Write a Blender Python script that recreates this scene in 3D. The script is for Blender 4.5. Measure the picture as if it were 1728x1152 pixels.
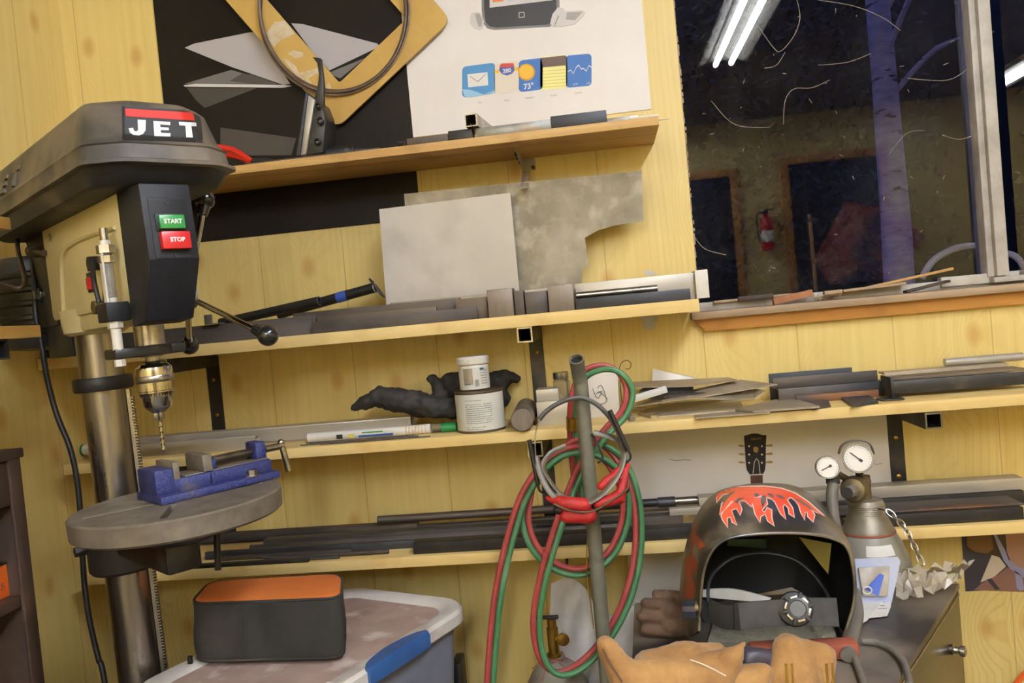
import bpy, bmesh, math, random
from mathutils import Vector, Matrix, noise
from mathutils.bvhtree import BVHTree
from mathutils.geometry import tessellate_polygon

for o in list(bpy.data.objects): bpy.data.objects.remove(o)
scene = bpy.context.scene
col = scene.collection
R = math.radians
random.seed(7)

# ------------------------------------------------------------------ camera
F_PX, YAW, TILT, ROLL = 1400.0, R(6.88), R(1.82), R(5.23)
CAM = Vector((0.0, -1.9, 1.5))
_fw = Vector((-math.sin(YAW)*math.cos(TILT), math.cos(YAW)*math.cos(TILT), -math.sin(TILT)))
_r0 = Vector((math.cos(YAW), math.sin(YAW), 0)); _u0 = _r0.cross(_fw)
_rt = _r0*math.cos(ROLL) - _u0*math.sin(ROLL); _up = _u0*math.cos(ROLL) + _r0*math.sin(ROLL)
cd = bpy.data.cameras.new('camera'); cam = bpy.data.objects.new('camera', cd); col.objects.link(cam)
cd.sensor_width = 36; cd.lens = F_PX/1728*36; cd.clip_start = .02; cd.clip_end = 100
cam.matrix_world = Matrix(((_rt.x, _up.x, -_fw.x, CAM.x), (_rt.y, _up.y, -_fw.y, CAM.y), (_rt.z, _up.z, -_fw.z, CAM.z), (0, 0, 0, 1)))
scene.camera = cam

# ------------------------------------------------------------------ world (blue dusk outside) and exposure
w = bpy.data.worlds.new('world'); scene.world = w; w.use_nodes = True
bg = w.node_tree.nodes['Background']; bg.inputs[0].default_value = (.16, .2, .75, 1); bg.inputs[1].default_value = .55
vs = scene.view_settings
vs.view_transform = 'Standard'; vs.look = 'None'; vs.gamma = 1; vs.use_curve_mapping = False; vs.exposure = 0.0
TUBE_POWER = 112.0            # emission strength of the fluorescent tubes

# ------------------------------------------------------------------ pixel -> place
def ray(px, py): return _fw + _rt*((px-864)/F_PX) - _up*((py-576)/F_PX)
def P(px, py, y=0.0):
    d = ray(px, py); return CAM + d*((y-CAM.y)/d.y)
def PX(px, py, x):
    d = ray(px, py); return CAM + d*((x-CAM.x)/d.x)
def PZ(px, py, z):
    d = ray(px, py); return CAM + d*((z-CAM.z)/d.z)
def PD(px, py, depth): return CAM + ray(px, py)*depth

# ------------------------------------------------------------------ mesh building
def rotm(axis, ang): return Matrix.Rotation(ang, 4, axis)
def frame_to(p0, p1):
    d = (Vector(p1)-Vector(p0)); q = d.to_track_quat('Z', 'Y'); return Matrix.Translation(Vector(p0)) @ q.to_matrix().to_4x4()

class MB:
    def __init__(s): s.v = []; s.f = []
    def add(s, vs_, fs, M=None):
        n = len(s.v)
        s.v += [(M @ Vector(v)) if M is not None else Vector(v) for v in vs_]
        s.f += [tuple(i+n for i in f) for f in fs]; return s
    def box(s, lo, hi, M=None, b=0):
        lo = Vector(lo); hi = Vector(hi)
        if b <= 0:
            vs_ = [(x, y, z) for z in (lo.z, hi.z) for y in (lo.y, hi.y) for x in (lo.x, hi.x)]
            return s.add(vs_, [(0,2,3,1),(4,5,7,6),(0,1,5,4),(2,6,7,3),(0,4,6,2),(1,3,7,5)], M)
        bm = bmesh.new(); bmesh.ops.create_cube(bm, size=1)
        c = (lo+hi)/2; d = hi-lo
        for v in bm.verts: v.co = Vector((v.co.x*d.x, v.co.y*d.y, v.co.z*d.z))+c
        bmesh.ops.bevel(bm, geom=bm.edges[:], offset=min(b, min(abs(t) for t in d)*.45), segments=2, profile=.5, affect='EDGES')
        bm.verts.index_update()
        s.add([v.co.copy() for v in bm.verts], [tuple(v.index for v in f.verts) for f in bm.faces], M); bm.free(); return s
    def lathe(s, prof, n=32, M=None, close=True):
        vs_ = []; fs = []
        for r, z in prof:
            for i in range(n):
                a = 2*math.pi*i/n; vs_.append((r*math.cos(a), r*math.sin(a), z))
        for k in range(len(prof)-1):
            for i in range(n):
                j = (i+1) % n; fs.append((k*n+i, k*n+j, (k+1)*n+j, (k+1)*n+i))
        if close:
            if prof[0][0] > 1e-6: fs.append(tuple(range(n-1, -1, -1)))
            if prof[-1][0] > 1e-6: fs.append(tuple((len(prof)-1)*n+i for i in range(n)))
        return s.add(vs_, fs, M)
    def cyl(s, p0, p1, r0, r1=None, n=20):
        p0 = Vector(p0); p1 = Vector(p1); L = (p1-p0).length
        return s.lathe([(r0, 0), (r0 if r1 is None else r1, L)], n, frame_to(p0, p1))
    def pipe(s, p0, p1, ro, ri, n=24):
        p0 = Vector(p0); p1 = Vector(p1); L = (p1-p0).length
        return s.lathe([(ri, 0), (ro, 0), (ro, L), (ri, L), (ri, 0)], n, frame_to(p0, p1), close=False)
    def sphere(s, c, r, n=16, sc=(1, 1, 1), M=None):
        prof = [(r*math.sin(math.pi*k/n), -r*math.cos(math.pi*k/n)) for k in range(n+1)]
        T = Matrix.Translation(Vector(c)) @ Matrix.Diagonal((*sc, 1))
        return s.lathe([(max(a, 1e-5), b) for a, b in prof], n*2, T if M is None else M @ T)
    def tube(s, path, r, n=10, closed=False, flat=None, hint=None):
        path = [Vector(p) for p in path]; m = len(path)
        rr = r if isinstance(r, (list, tuple)) else [r]*m
        vs_ = []; fs = []; prev = None
        for i, p in enumerate(path):
            if closed: t = path[(i+1) % m]-path[i-1]
            else: t = path[min(i+1, m-1)]-path[max(i-1, 0)]
            t.normalize()
            if prev is None:
                h = Vector(hint) if hint else (Vector((0, 0, 1)) if abs(t.z) < .9 else Vector((1, 0, 0)))
                a = (h - t*h.dot(t)).normalized()
            else: a = (prev - t*prev.dot(t)).normalized()
            prev = a; b = t.cross(a)
            for k in range(n):
                g = 2*math.pi*k/n; ca, sb = math.cos(g), math.sin(g)
                if flat: vs_.append(p + a*(ca*flat[0]) + b*(sb*flat[1]))
                else: vs_.append(p + a*(ca*rr[i]) + b*(sb*rr[i]))
        for i in range(m if closed else m-1):
            j = (i+1) % m
            for k in range(n):
                l = (k+1) % n; fs.append((i*n+k, i*n+l, j*n+l, j*n+k))
        if not closed:
            fs.append(tuple(range(n-1, -1, -1))); fs.append(tuple((m-1)*n+k for k in range(n)))
        return s.add(vs_, fs)
    def prism(s, poly, h, M=None):
        """poly: 2-D outline in local XY, extruded from z=0 to z=h (concave allowed)"""
        n = len(poly)
        ar = sum(poly[i][0]*poly[(i+1) % n][1]-poly[(i+1) % n][0]*poly[i][1] for i in range(n))
        if ar < 0: poly = poly[::-1]
        tri = tessellate_polygon([[Vector((x, y, 0)) for x, y in poly]])
        vs_ = [(x, y, 0) for x, y in poly]+[(x, y, h) for x, y in poly]
        def ccw(t):
            a, b, c = (poly[i] for i in t)
            return t if (b[0]-a[0])*(c[1]-a[1])-(b[1]-a[1])*(c[0]-a[0]) > 0 else t[::-1]
        tri = [ccw(tuple(t)) for t in tri]
        fs = [tuple(t[::-1]) for t in tri]+[tuple(i+n for i in t) for t in tri]
        fs += [(i, (i+1) % n, (i+1) % n+n, i+n) for i in range(n)]
        return s.add(vs_, fs, M)
    def poly3(s, pts, t=None, nrm=None):
        """flat outline of 3-D points with thickness t along nrm"""
        pts = [Vector(p) for p in pts]; n = Vector(nrm) if nrm else Vector((0, -1, 0))
        n.normalize()
        a = (pts[1]-pts[0]); a = (a-n*a.dot(n)).normalized(); b = n.cross(a)
        M = Matrix(((a.x, b.x, n.x, pts[0].x), (a.y, b.y, n.y, pts[0].y), (a.z, b.z, n.z, pts[0].z), (0, 0, 0, 1)))
        return s.prism([((p-pts[0]).dot(a), (p-pts[0]).dot(b)) for p in pts], t, M)
    def loft(s, loops, closed=True, cap=True):
        n = len(loops[0]); vs_ = [p for l in loops for p in l]; fs = []
        for k in range(len(loops)-1):
            for i in range(n if closed else n-1):
                j = (i+1) % n; fs.append((k*n+i, k*n+j, (k+1)*n+j, (k+1)*n+i))
        if cap and closed: fs += [tuple(range(n-1, -1, -1)), tuple((len(loops)-1)*n+i for i in range(n))]
        return s.add(vs_, fs)
    def mesh(s, name):
        me = bpy.data.meshes.new(name); me.from_pydata([tuple(v) for v in s.v], [], s.f); me.validate(); me.update()
        return me

def fix_normals(me):
    bm = bmesh.new(); bm.from_mesh(me); bmesh.ops.recalc_face_normals(bm, faces=bm.faces[:]); bm.to_mesh(me); bm.free()

def finish(me, mat, smooth=35, bevel=0, o=None):
    if bevel:
        bm = bmesh.new(); bm.from_mesh(me)
        bmesh.ops.remove_doubles(bm, verts=bm.verts[:], dist=1e-6)
        ed = [e for e in bm.edges if len(e.link_faces) == 2 and e.calc_face_angle(0) > R(30)]
        bmesh.ops.bevel(bm, geom=ed, offset=bevel, segments=2, profile=.5, affect='EDGES', clamp_overlap=True)
        bm.to_mesh(me); bm.free()
    if mat is not None: me.materials.append(M[mat] if isinstance(mat, str) else mat)
    if smooth:
        for p in me.polygons: p.use_smooth = True
        me.set_sharp_from_angle(angle=R(smooth))

def thing(name, label, cat, loc=(0, 0, 0), group=None, rot=None):
    o = bpy.data.objects.new(name, None); o.empty_display_size = .05; col.objects.link(o)
    mw = Matrix.Translation(Vector(loc)) @ (rot if rot is not None else Matrix.Identity(4))
    o.matrix_world = mw; o['label'] = label; o['category'] = cat
    if group: o['group'] = group
    THM[o.name] = mw
    return o
THM = {}
def part(parent, name, mb, mat, label=None, smooth=35, bevel=0, local=False, fixn=True, kind=None):
    """a mesh part; builder coordinates are world coordinates unless local"""
    me = mb.mesh(name)
    if not local: me.transform(THM[parent.name].inverted())
    if fixn: fix_normals(me)
    finish(me, mat, smooth, bevel)
    o = bpy.data.objects.new(name, me); col.objects.link(o); o.parent = parent
    THM[o.name] = THM[parent.name]
    if label: o['label'] = label
    if kind: o['kind'] = kind
    return o
def solo(name, mb, mat, label, cat, group=None, smooth=35, bevel=0, fixn=True, kind=None):
    """a thing that is one mesh; its origin goes to its base"""
    me = mb.mesh(name)
    lo = Vector((min(v.co[i] for v in me.vertices) for i in range(3))); hi = Vector((max(v.co[i] for v in me.vertices) for i in range(3)))
    c = Vector(((lo.x+hi.x)/2, (lo.y+hi.y)/2, lo.z)); me.transform(Matrix.Translation(-c))
    if fixn: fix_normals(me)
    finish(me, mat, smooth, bevel)
    o = bpy.data.objects.new(name, me); col.objects.link(o); o.location = c
    THM[o.name] = Matrix.Translation(c)
    if label: o['label'] = label
    if cat: o['category'] = cat
    if group: o['group'] = group
    if kind: o['kind'] = kind
    return o
def struct(name, mb, mat, **k):
    o = solo(name, mb, mat, None, None, **k); o['kind'] = 'structure'; return o
def copy_tree(o, parent=None):
    c = o.copy(); col.objects.link(c); c.parent = parent
    for ch in list(o.children): copy_tree(ch, c)
    return c

def spline(pts, n=8, closed=False):
    pts = [Vector(p) for p in pts]; m = len(pts); out = []
    for i in range(m if closed else m-1):
        if closed: p0, p1, p2, p3 = pts[i-1], pts[i], pts[(i+1) % m], pts[(i+2) % m]
        else: p0, p1, p2, p3 = pts[max(i-1, 0)], pts[i], pts[i+1], pts[min(i+2, m-1)]
        for k in range(n):
            t = k/n; out.append(.5*((2*p1)+(p2-p0)*t+(2*p0-5*p1+4*p2-p3)*t*t+(3*p1-p0-3*p2+p3)*t**3))
    if not closed: out.append(pts[-1])
    return out
def rrect(x0, y0, x1, y1, r, n=5):
    out = []
    for cx, cy, a0 in ((x1-r, y1-r, 0), (x0+r, y1-r, 90), (x0+r, y0+r, 180), (x1-r, y0+r, 270)):
        for k in range(n+1):
            a = R(a0+90*k/n); out.append((cx+r*math.cos(a), cy+r*math.sin(a)))
    return out

def blob(name, prims, voxel, smooth_it=4, rough=0, rscale=20):
    """soft shape: capsules (p0, p1, r0, r1) melted into one surface"""
    mb = MB()
    for p0, p1, r0, r1 in prims:
        p0 = Vector(p0); p1 = Vector(p1); n = 6; L = (p1-p0).length
        if L < 1e-5: mb.sphere(p0, r0, 8); continue
        prof = [(1e-5, -r0)]+[(r0*math.sin(R(90*k/n)), -r0*math.cos(R(90*k/n))) for k in range(1, n+1)]
        prof += [(r1*math.cos(R(90*k/n)), L+r1*math.sin(R(90*k/n))) for k in range(0, n)]+[(1e-5, L+r1)]
        mb.lathe(prof, 14, frame_to(p0, p1))
    me = mb.mesh(name); fix_normals(me)
    o = bpy.data.objects.new('tmp', me); col.objects.link(o)
    m = o.modifiers.new('r', 'REMESH'); m.mode = 'VOXEL'; m.voxel_size = voxel
    s_ = o.modifiers.new('s', 'SMOOTH'); s_.iterations = smooth_it; s_.factor = .5
    dg = bpy.context.evaluated_depsgraph_get(); me2 = bpy.data.meshes.new_from_object(o.evaluated_get(dg))
    bpy.data.objects.remove(o)
    out = MB(); out.v = [v.co.copy() for v in me2.vertices]; out.f = [tuple(p.vertices) for p in me2.polygons]
    if rough:
        nr = [v.normal.copy() for v in me2.vertices]
        out.v = [v + nn*(noise.noise(v*rscale)*rough + noise.noise(v*rscale*2.7)*rough*.5) for v, nn in zip(out.v, nr)]
    return out

def decal(pxs, bvh, off=.0008, cuts=2, fallback=None):
    """outline in pixels laid onto a surface as real, fine triangles"""
    tri = tessellate_polygon([[Vector((x, y, 0)) for x, y in pxs]])
    bm = bmesh.new(); vv = [bm.verts.new((x, y, 0)) for x, y in pxs]
    for t in tri:
        try: bm.faces.new([vv[i] for i in t])
        except ValueError: pass
    for _ in range(cuts):
        ed = [e for e in bm.edges if e.calc_length() > 6]
        if ed: bmesh.ops.subdivide_edges(bm, edges=ed, cuts=1)
        bmesh.ops.triangulate(bm, faces=bm.faces[:])
    bm.verts.index_update(); mb = MB(); ok = []
    for v in bm.verts:
        d = ray(v.co.x, v.co.y).normalized(); h, n, i, dist = bvh.ray_cast(CAM, d)
        if h is None: mb.v.append(Vector((0, 0, 0))); ok.append(False); continue
        mb.v.append(h - d*off); ok.append(True)
    for f in bm.faces:
        ids = tuple(v.index for v in f.verts)
        if all(ok[i] for i in ids):
            c = [mb.v[i] for i in ids]
            if max((c[0]-c[1]).length, (c[1]-c[2]).length, (c[2]-c[0]).length) < .08: mb.f.append(ids)
    bm.free()
    used = sorted({i for f in mb.f for i in f}); mp = {i: k for k, i in enumerate(used)}
    mb.v = [mb.v[i] for i in used]; mb.f = [tuple(mp[i] for i in f) for f in mb.f]
    return mb

def text_mb(s, size, M_, bold=0.0, xs=1.0, align='CENTER', depth=.0004):
    cu = bpy.data.curves.new('t', 'FONT'); cu.body = s; cu.size = size; cu.align_x = align; cu.align_y = 'CENTER'; cu.offset = bold; cu.extrude = depth; cu.resolution_u = 3
    o = bpy.data.objects.new('t', cu); col.objects.link(o)
    dg = bpy.context.evaluated_depsgraph_get(); me = bpy.data.meshes.new_from_object(o.evaluated_get(dg)); bpy.data.objects.remove(o)
    mb = MB(); mb.v = [M_ @ Vector((v.co.x*xs, v.co.y, v.co.z)) for v in me.vertices]; mb.f = [tuple(p.vertices) for p in me.polygons]
    return mb
def basis(o, x, y):
    x = Vector(x).normalized(); z = x.cross(Vector(y)).normalized(); y = z.cross(x); o = Vector(o)
    return Matrix(((x.x, y.x, z.x, o.x), (x.y, y.y, z.y, o.y), (x.z, y.z, z.z, o.z), (0, 0, 0, 1)))

# ------------------------------------------------------------------ materials
M = {}
def srgb(r, g, b):
    f = lambda c: ((c/255+.055)/1.055)**2.4 if c > 10.3 else c/255/12.92
    return (f(r), f(g), f(b), 1)
def mat(name, c1, c2=None, scale=20, rough=.5, metal=0.0, bump=0.0, stretch=(1, 1, 1), lo=.35, hi=.65, c3=None, s3=6, lo3=.55, hi3=.7, rough2=None, emit=None, detail=6, bscale=None, alpha=None, trans=0, ior=1.45, sheen=0, coat=0, spec=None):
    m = bpy.data.materials.new(name); m.use_nodes = True; nt = m.node_tree; N = nt.nodes; L = nt.links
    b = N['Principled BSDF']
    b.inputs['Roughness'].default_value = rough; b.inputs['Metallic'].default_value = metal
    b.inputs['Base Color'].default_value = c1
    if spec is not None: b.inputs['Specular IOR Level'].default_value = spec
    if sheen: b.inputs['Sheen Weight'].default_value = sheen
    if coat: b.inputs['Coat Weight'].default_value = coat; b.inputs['Coat Roughness'].default_value = .15
    if trans: b.inputs['Transmission Weight'].default_value = trans; b.inputs['IOR'].default_value = ior
    if alpha is not None: b.inputs['Alpha'].default_value = alpha
    if emit: b.inputs['Emission Color'].default_value = emit[0]; b.inputs['Emission Strength'].default_value = emit[1]
    if c2 is not None or bump:
        tc = N.new('ShaderNodeTexCoord'); oi = N.new('ShaderNodeObjectInfo')
        ad = N.new('ShaderNodeVectorMath'); ad.operation = 'MULTIPLY_ADD'
        mu = N.new('ShaderNodeMath'); mu.operation = 'MULTIPLY'; mu.inputs[1].default_value = 9.0
        L.new(oi.outputs['Random'], mu.inputs[0])
        L.new(tc.outputs['Object'], ad.inputs[0]); ad.inputs[1].default_value = stretch; L.new(mu.outputs[0], ad.inputs[2])
        nz = N.new('ShaderNodeTexNoise'); nz.inputs['Scale'].default_value = scale; nz.inputs['Detail'].default_value = detail; nz.inputs['Roughness'].default_value = .62
        L.new(ad.outputs[0], nz.inputs['Vector'])
        if c2 is not None:
            cr = N.new('ShaderNodeValToRGB'); cr.color_ramp.elements[0].position = lo; cr.color_ramp.elements[1].position = hi
            cr.color_ramp.elements[0].color = c1; cr.color_ramp.elements[1].color = c2
            L.new(nz.outputs['Fac'], cr.inputs['Fac']); out = cr.outputs['Color']
            if c3 is not None:
                n3 = N.new('ShaderNodeTexNoise'); n3.inputs['Scale'].default_value = s3; n3.inputs['Detail'].default_value = 5
                L.new(ad.outputs[0], n3.inputs['Vector'])
                r3 = N.new('ShaderNodeMapRange'); r3.inputs[1].default_value = lo3; r3.inputs[2].default_value = hi3; L.new(n3.outputs['Fac'], r3.inputs[0])
                mx = N.new('ShaderNodeMix'); mx.data_type = 'RGBA'; L.new(r3.outputs[0], mx.inputs[0]); L.new(out, mx.inputs[6]); mx.inputs[7].default_value = c3; out = mx.outputs[2]
            L.new(out, b.inputs['Base Color'])
        if rough2 is not None:
            rr = N.new('ShaderNodeMapRange'); rr.inputs[1].default_value = .35; rr.inputs[2].default_value = .65; rr.inputs[3].default_value = rough; rr.inputs[4].default_value = rough2
            L.new(nz.outputs['Fac'], rr.inputs[0]); L.new(rr.outputs[0], b.inputs['Roughness'])
        if bump:
            nb = N.new('ShaderNodeTexNoise'); nb.inputs['Scale'].default_value = bscale or scale*2; nb.inputs['Detail'].default_value = 4
            L.new(ad.outputs[0], nb.inputs['Vector'])
            bp = N.new('ShaderNodeBump'); bp.inputs['Strength'].default_value = min(1, bump); bp.inputs['Distance'].default_value = .002
            L.new(nb.outputs['Fac'], bp.inputs['Height']); L.new(bp.outputs[0], b.inputs['Normal'])
    M[name] = m; return m

def wall_material():
    """yellow-stained pine panelling: vertical grain, knots with rings, thin vertical joints"""
    m = bpy.data.materials.new('yellow_panel'); m.use_nodes = True; nt = m.node_tree; N = nt.nodes; L = nt.links; b = N['Principled BSDF']
    tc = N.new('ShaderNodeTexCoord'); g = N.new('ShaderNodeNewGeometry')
    sx = N.new('ShaderNodeSeparateXYZ'); L.new(g.outputs['Position'], sx.inputs[0])
    s = N.new('ShaderNodeMath'); s.operation = 'ADD'; L.new(sx.outputs[0], s.inputs[0]); L.new(sx.outputs[1], s.inputs[1])
    cb = N.new('ShaderNodeCombineXYZ'); L.new(s.outputs[0], cb.inputs[0]); L.new(sx.outputs[2], cb.inputs[2])
    def nz(sc, det, st, dist=0):
        v = N.new('ShaderNodeVectorMath'); v.operation = 'MULTIPLY'; v.inputs[1].default_value = st; L.new(cb.outputs[0], v.inputs[0])
        n = N.new('ShaderNodeTexNoise'); n.inputs['Scale'].default_value = sc; n.inputs['Detail'].default_value = det; n.inputs['Distortion'].default_value = dist
        L.new(v.outputs[0], n.inputs['Vector']); return n
    # knots
    cb2 = N.new('ShaderNodeCombineXYZ'); L.new(s.outputs[0], cb2.inputs[0]); L.new(sx.outputs[2], cb2.inputs[1])
    vv = N.new('ShaderNodeVectorMath'); vv.operation = 'MULTIPLY'; vv.inputs[1].default_value = (5.2, 3.4, 1); L.new(cb2.outputs[0], vv.inputs[0])
    vo = N.new('ShaderNodeTexVoronoi'); vo.voronoi_dimensions = '2D'; vo.inputs['Scale'].default_value = 1.0; L.new(vv.outputs[0], vo.inputs['Vector'])
    kn = N.new('ShaderNodeMapRange'); kn.inputs[1].default_value = .03; kn.inputs[2].default_value = .11; kn.inputs[3].default_value = 1; kn.inputs[4].default_value = 0; L.new(vo.outputs['Distance'], kn.inputs[0])
    # rings around knots + vertical grain: sine of (x + pull of the knot)
    pull = N.new('ShaderNodeMapRange'); pull.inputs[1].default_value = 0; pull.inputs[2].default_value = .35; pull.inputs[3].default_value = .06; pull.inputs[4].default_value = 0; L.new(vo.outputs['Distance'], pull.inputs[0])
    wob = nz(3, 2, (1, 1, .35)); a1 = N.new('ShaderNodeMath'); a1.operation = 'MULTIPLY_ADD'; a1.inputs[1].default_value = .12; L.new(wob.outputs['Fac'], a1.inputs[0]); L.new(pull.outputs[0], a1.inputs[2])
    a2 = N.new('ShaderNodeMath'); a2.operation = 'ADD'; L.new(a1.outputs[0], a2.inputs[0]); L.new(s.outputs[0], a2.inputs[1])
    a3 = N.new('ShaderNodeMath'); a3.operation = 'MULTIPLY'; a3.inputs[1].default_value = 420; L.new(a2.outputs[0], a3.inputs[0])
    sn = N.new('ShaderNodeMath'); sn.operation = 'SINE'; L.new(a3.outputs[0], sn.inputs[0])
    gr = N.new('ShaderNodeMapRange'); gr.inputs[1].default_value = .3; gr.inputs[2].default_value = 1.0; L.new(sn.outputs[0], gr.inputs[0])
    area = nz(2.2, 2, (1, 1, .3)); am = N.new('ShaderNodeMapRange'); am.inputs[1].default_value = .42; am.inputs[2].default_value = .68; am.inputs[4].default_value = .75; L.new(area.outputs['Fac'], am.inputs[0])
    gm = N.new('ShaderNodeMath'); gm.operation = 'MULTIPLY'; L.new(gr.outputs[0], gm.inputs[0]); L.new(am.outputs[0], gm.inputs[1])
    fine = nz(60, 4, (1, 1, .04)); fm = N.new('ShaderNodeMapRange'); fm.inputs[1].default_value = .3; fm.inputs[2].default_value = .7; L.new(fine.outputs['Fac'], fm.inputs[0])
    def mix(f, a, c, k=1.0):
        x = N.new('ShaderNodeMix'); x.data_type = 'RGBA'
        if k != 1.0:
            q = N.new('ShaderNodeMath'); q.operation = 'MULTIPLY'; q.inputs[1].default_value = k; L.new(f, q.inputs[0]); f = q.outputs[0]
        L.new(f, x.inputs[0])
        if isinstance(a, tuple): x.inputs[6].default_value = a
        else: L.new(a, x.inputs[6])
        x.inputs[7].default_value = c; return x.outputs[2]
    c = mix(fm.outputs[0], srgb(228, 206, 132), srgb(220, 194, 118))
    c = mix(gm.outputs[0], c, srgb(202, 168, 94), .55)
    c = mix(kn.outputs[0], c, srgb(198, 150, 76), .75)
    # narrow joints
    md = N.new('ShaderNodeMath'); md.operation = 'PINGPONG'; md.inputs[1].default_value = .1016; L.new(s.outputs[0], md.inputs[0])
    jt = N.new('ShaderNodeMapRange'); jt.inputs[1].default_value = .0006; jt.inputs[2].default_value = .0016; jt.inputs[3].default_value = 1; jt.inputs[4].default_value = 0; L.new(md.outputs[0], jt.inputs[0])
    c = mix(jt.outputs[0], c, srgb(150, 112, 50), .45)
    stain = nz(5, 5, (1, 1, 1)); sm = N.new('ShaderNodeMapRange'); sm.inputs[1].default_value = .6; sm.inputs[2].default_value = .8; L.new(stain.outputs['Fac'], sm.inputs[0])
    c = mix(sm.outputs[0], c, srgb(178, 144, 84), .35)
    L.new(c, b.inputs['Base Color']); b.inputs['Roughness'].default_value = .42
    bp = N.new('ShaderNodeBump'); bp.inputs['Strength'].default_value = .25; bp.inputs['Distance'].default_value = .002; bp.invert = True
    L.new(jt.outputs[0], bp.inputs['Height']); L.new(bp.outputs[0], b.inputs['Normal'])
    M['yellow_panel'] = m
wall_material()

def wood_material(name, c1, c2, c3, axis=0, scale=14, rough=.6, ring=55):
    m = bpy.data.materials.new(name); m.use_nodes = True; nt = m.node_tree; N = nt.nodes; L = nt.links; b = N['Principled BSDF']
    tc = N.new('ShaderNodeTexCoord'); v = N.new('ShaderNodeVectorMath'); v.operation = 'MULTIPLY'
    st = [1, 1, 1]; st[axis] = .07; v.inputs[1].default_value = st; L.new(tc.outputs['Object'], v.inputs[0])
    n1 = N.new('ShaderNodeTexNoise'); n1.inputs['Scale'].default_value = scale; n1.inputs['Detail'].default_value = 5; n1.inputs['Distortion'].default_value = 1.2; L.new(v.outputs[0], n1.inputs['Vector'])
    r1 = N.new('ShaderNodeValToRGB'); r1.color_ramp.elements[0].position = .35; r1.color_ramp.elements[0].color = c1; r1.color_ramp.elements[1].position = .68; r1.color_ramp.elements[1].color = c2
    L.new(n1.outputs['Fac'], r1.inputs['Fac'])
    n2 = N.new('ShaderNodeTexNoise'); n2.inputs['Scale'].default_value = 7; n2.inputs['Detail'].default_value = 5; L.new(tc.outputs['Object'], n2.inputs['Vector'])
    mr = N.new('ShaderNodeMapRange'); mr.inputs[1].default_value = .58; mr.inputs[2].default_value = .75; mr.inputs[4].default_value = .8; L.new(n2.outputs['Fac'], mr.inputs[0])
    x = N.new('ShaderNodeMix'); x.data_type = 'RGBA'; L.new(mr.outputs[0], x.inputs[0]); L.new(r1.outputs[0], x.inputs[6]); x.inputs[7].default_value = c3
    n4 = N.new('ShaderNodeTexNoise'); n4.inputs['Scale'].default_value = ring*3; n4.inputs['Detail'].default_value = 3; L.new(v.outputs[0], n4.inputs['Vector'])
    bp = N.new('ShaderNodeBump'); bp.inputs['Strength'].default_value = .2; bp.inputs['Distance'].default_value = .001; L.new(n4.outputs['Fac'], bp.inputs['Height']); L.new(bp.outputs[0], b.inputs['Normal'])
    L.new(x.outputs[2], b.inputs['Base Color']); b.inputs['Roughness'].default_value = rough; M[name] = m

wood_material('pine', srgb(232, 206, 140), srgb(214, 178, 104), srgb(196, 146, 74))
wood_material('pine_y', srgb(206, 170, 96), srgb(186, 142, 70), srgb(150, 110, 60), axis=1)
wood_material('plywood', srgb(206, 168, 104), srgb(176, 130, 70), srgb(150, 108, 58), scale=22)
wood_material('stained', srgb(196, 140, 66), srgb(176, 118, 48), srgb(140, 92, 44))
wood_material('grey_wood', srgb(176, 150, 118), srgb(140, 116, 90), srgb(112, 92, 72))
wood_material('dark_wood', srgb(66, 48, 36), srgb(42, 30, 24), srgb(88, 64, 46), axis=2)
mat('white_trim', srgb(196, 190, 180), srgb(160, 154, 142), 12, .5)
mat('ceiling', srgb(128, 118, 98), srgb(110, 100, 82), 8, .8)
mat('concrete', srgb(96, 90, 82), srgb(72, 67, 61), 6, .85, bump=.2)
mat('black_paint', srgb(30, 30, 32), srgb(44, 42, 40), 30, .38, c3=srgb(92, 82, 68), s3=14, lo3=.6, hi3=.8)
mat('cover_grey', srgb(58, 55, 52), srgb(76, 71, 65), 18, .55, c3=srgb(112, 100, 84), s3=9, lo3=.36, hi3=.62, bump=.08, bscale=300)
mat('tray_grey', srgb(38, 38, 41), srgb(50, 49, 50), 20, .5, spec=.3, c3=srgb(96, 88, 76), s3=8, lo3=.6, hi3=.8)
mat('cream', srgb(212, 200, 150), srgb(204, 190, 138), 12, .4, c3=srgb(176, 158, 110), s3=6, lo3=.6, hi3=.8)
mat('switch_black', srgb(27, 28, 32), srgb(35, 35, 39), 60, .5, spec=.3, bump=.1, bscale=500)
mat('steel', srgb(178, 173, 168), srgb(138, 132, 126), 30, .24, 1, stretch=(1, 1, .12), rough2=.36)
mat('chrome', srgb(205, 200, 192), srgb(178, 170, 160), 25, .16, 1)
mat('bright_steel', srgb(190, 186, 180), srgb(150, 144, 136), 40, .28, 1)
mat('cast_table', srgb(122, 112, 98), srgb(94, 85, 73), 24, .55, .2, c3=srgb(132, 120, 101), s3=5, lo3=.5, hi3=.7, bump=.1)
mat('black_iron', srgb(32, 30, 30), srgb(50, 46, 42), 18, .5, .3, c3=srgb(80, 70, 58), s3=9, lo3=.58, hi3=.75)
mat('dust_iron', srgb(88, 79, 72), srgb(60, 55, 52), 16, .6, .35, c3=srgb(118, 102, 82), s3=7, lo3=.5, hi3=.72, stretch=(.15, 1, 1))
mat('mill_iron', srgb(72, 74, 80), srgb(50, 50, 54), 14, .5, .5, c3=srgb(112, 96, 80), s3=6, lo3=.52, hi3=.75, stretch=(.2, 1, 1))
mat('rust_iron', srgb(92, 84, 78), srgb(66, 60, 58), 18, .6, .3, c3=srgb(138, 90, 54), s3=8, lo3=.58, hi3=.75, stretch=(.4, 1, 1))
mat('galv', srgb(150, 150, 146), srgb(120, 118, 112), 26, .42, .7, c3=srgb(150, 116, 80), s3=8, lo3=.6, hi3=.72)
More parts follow.
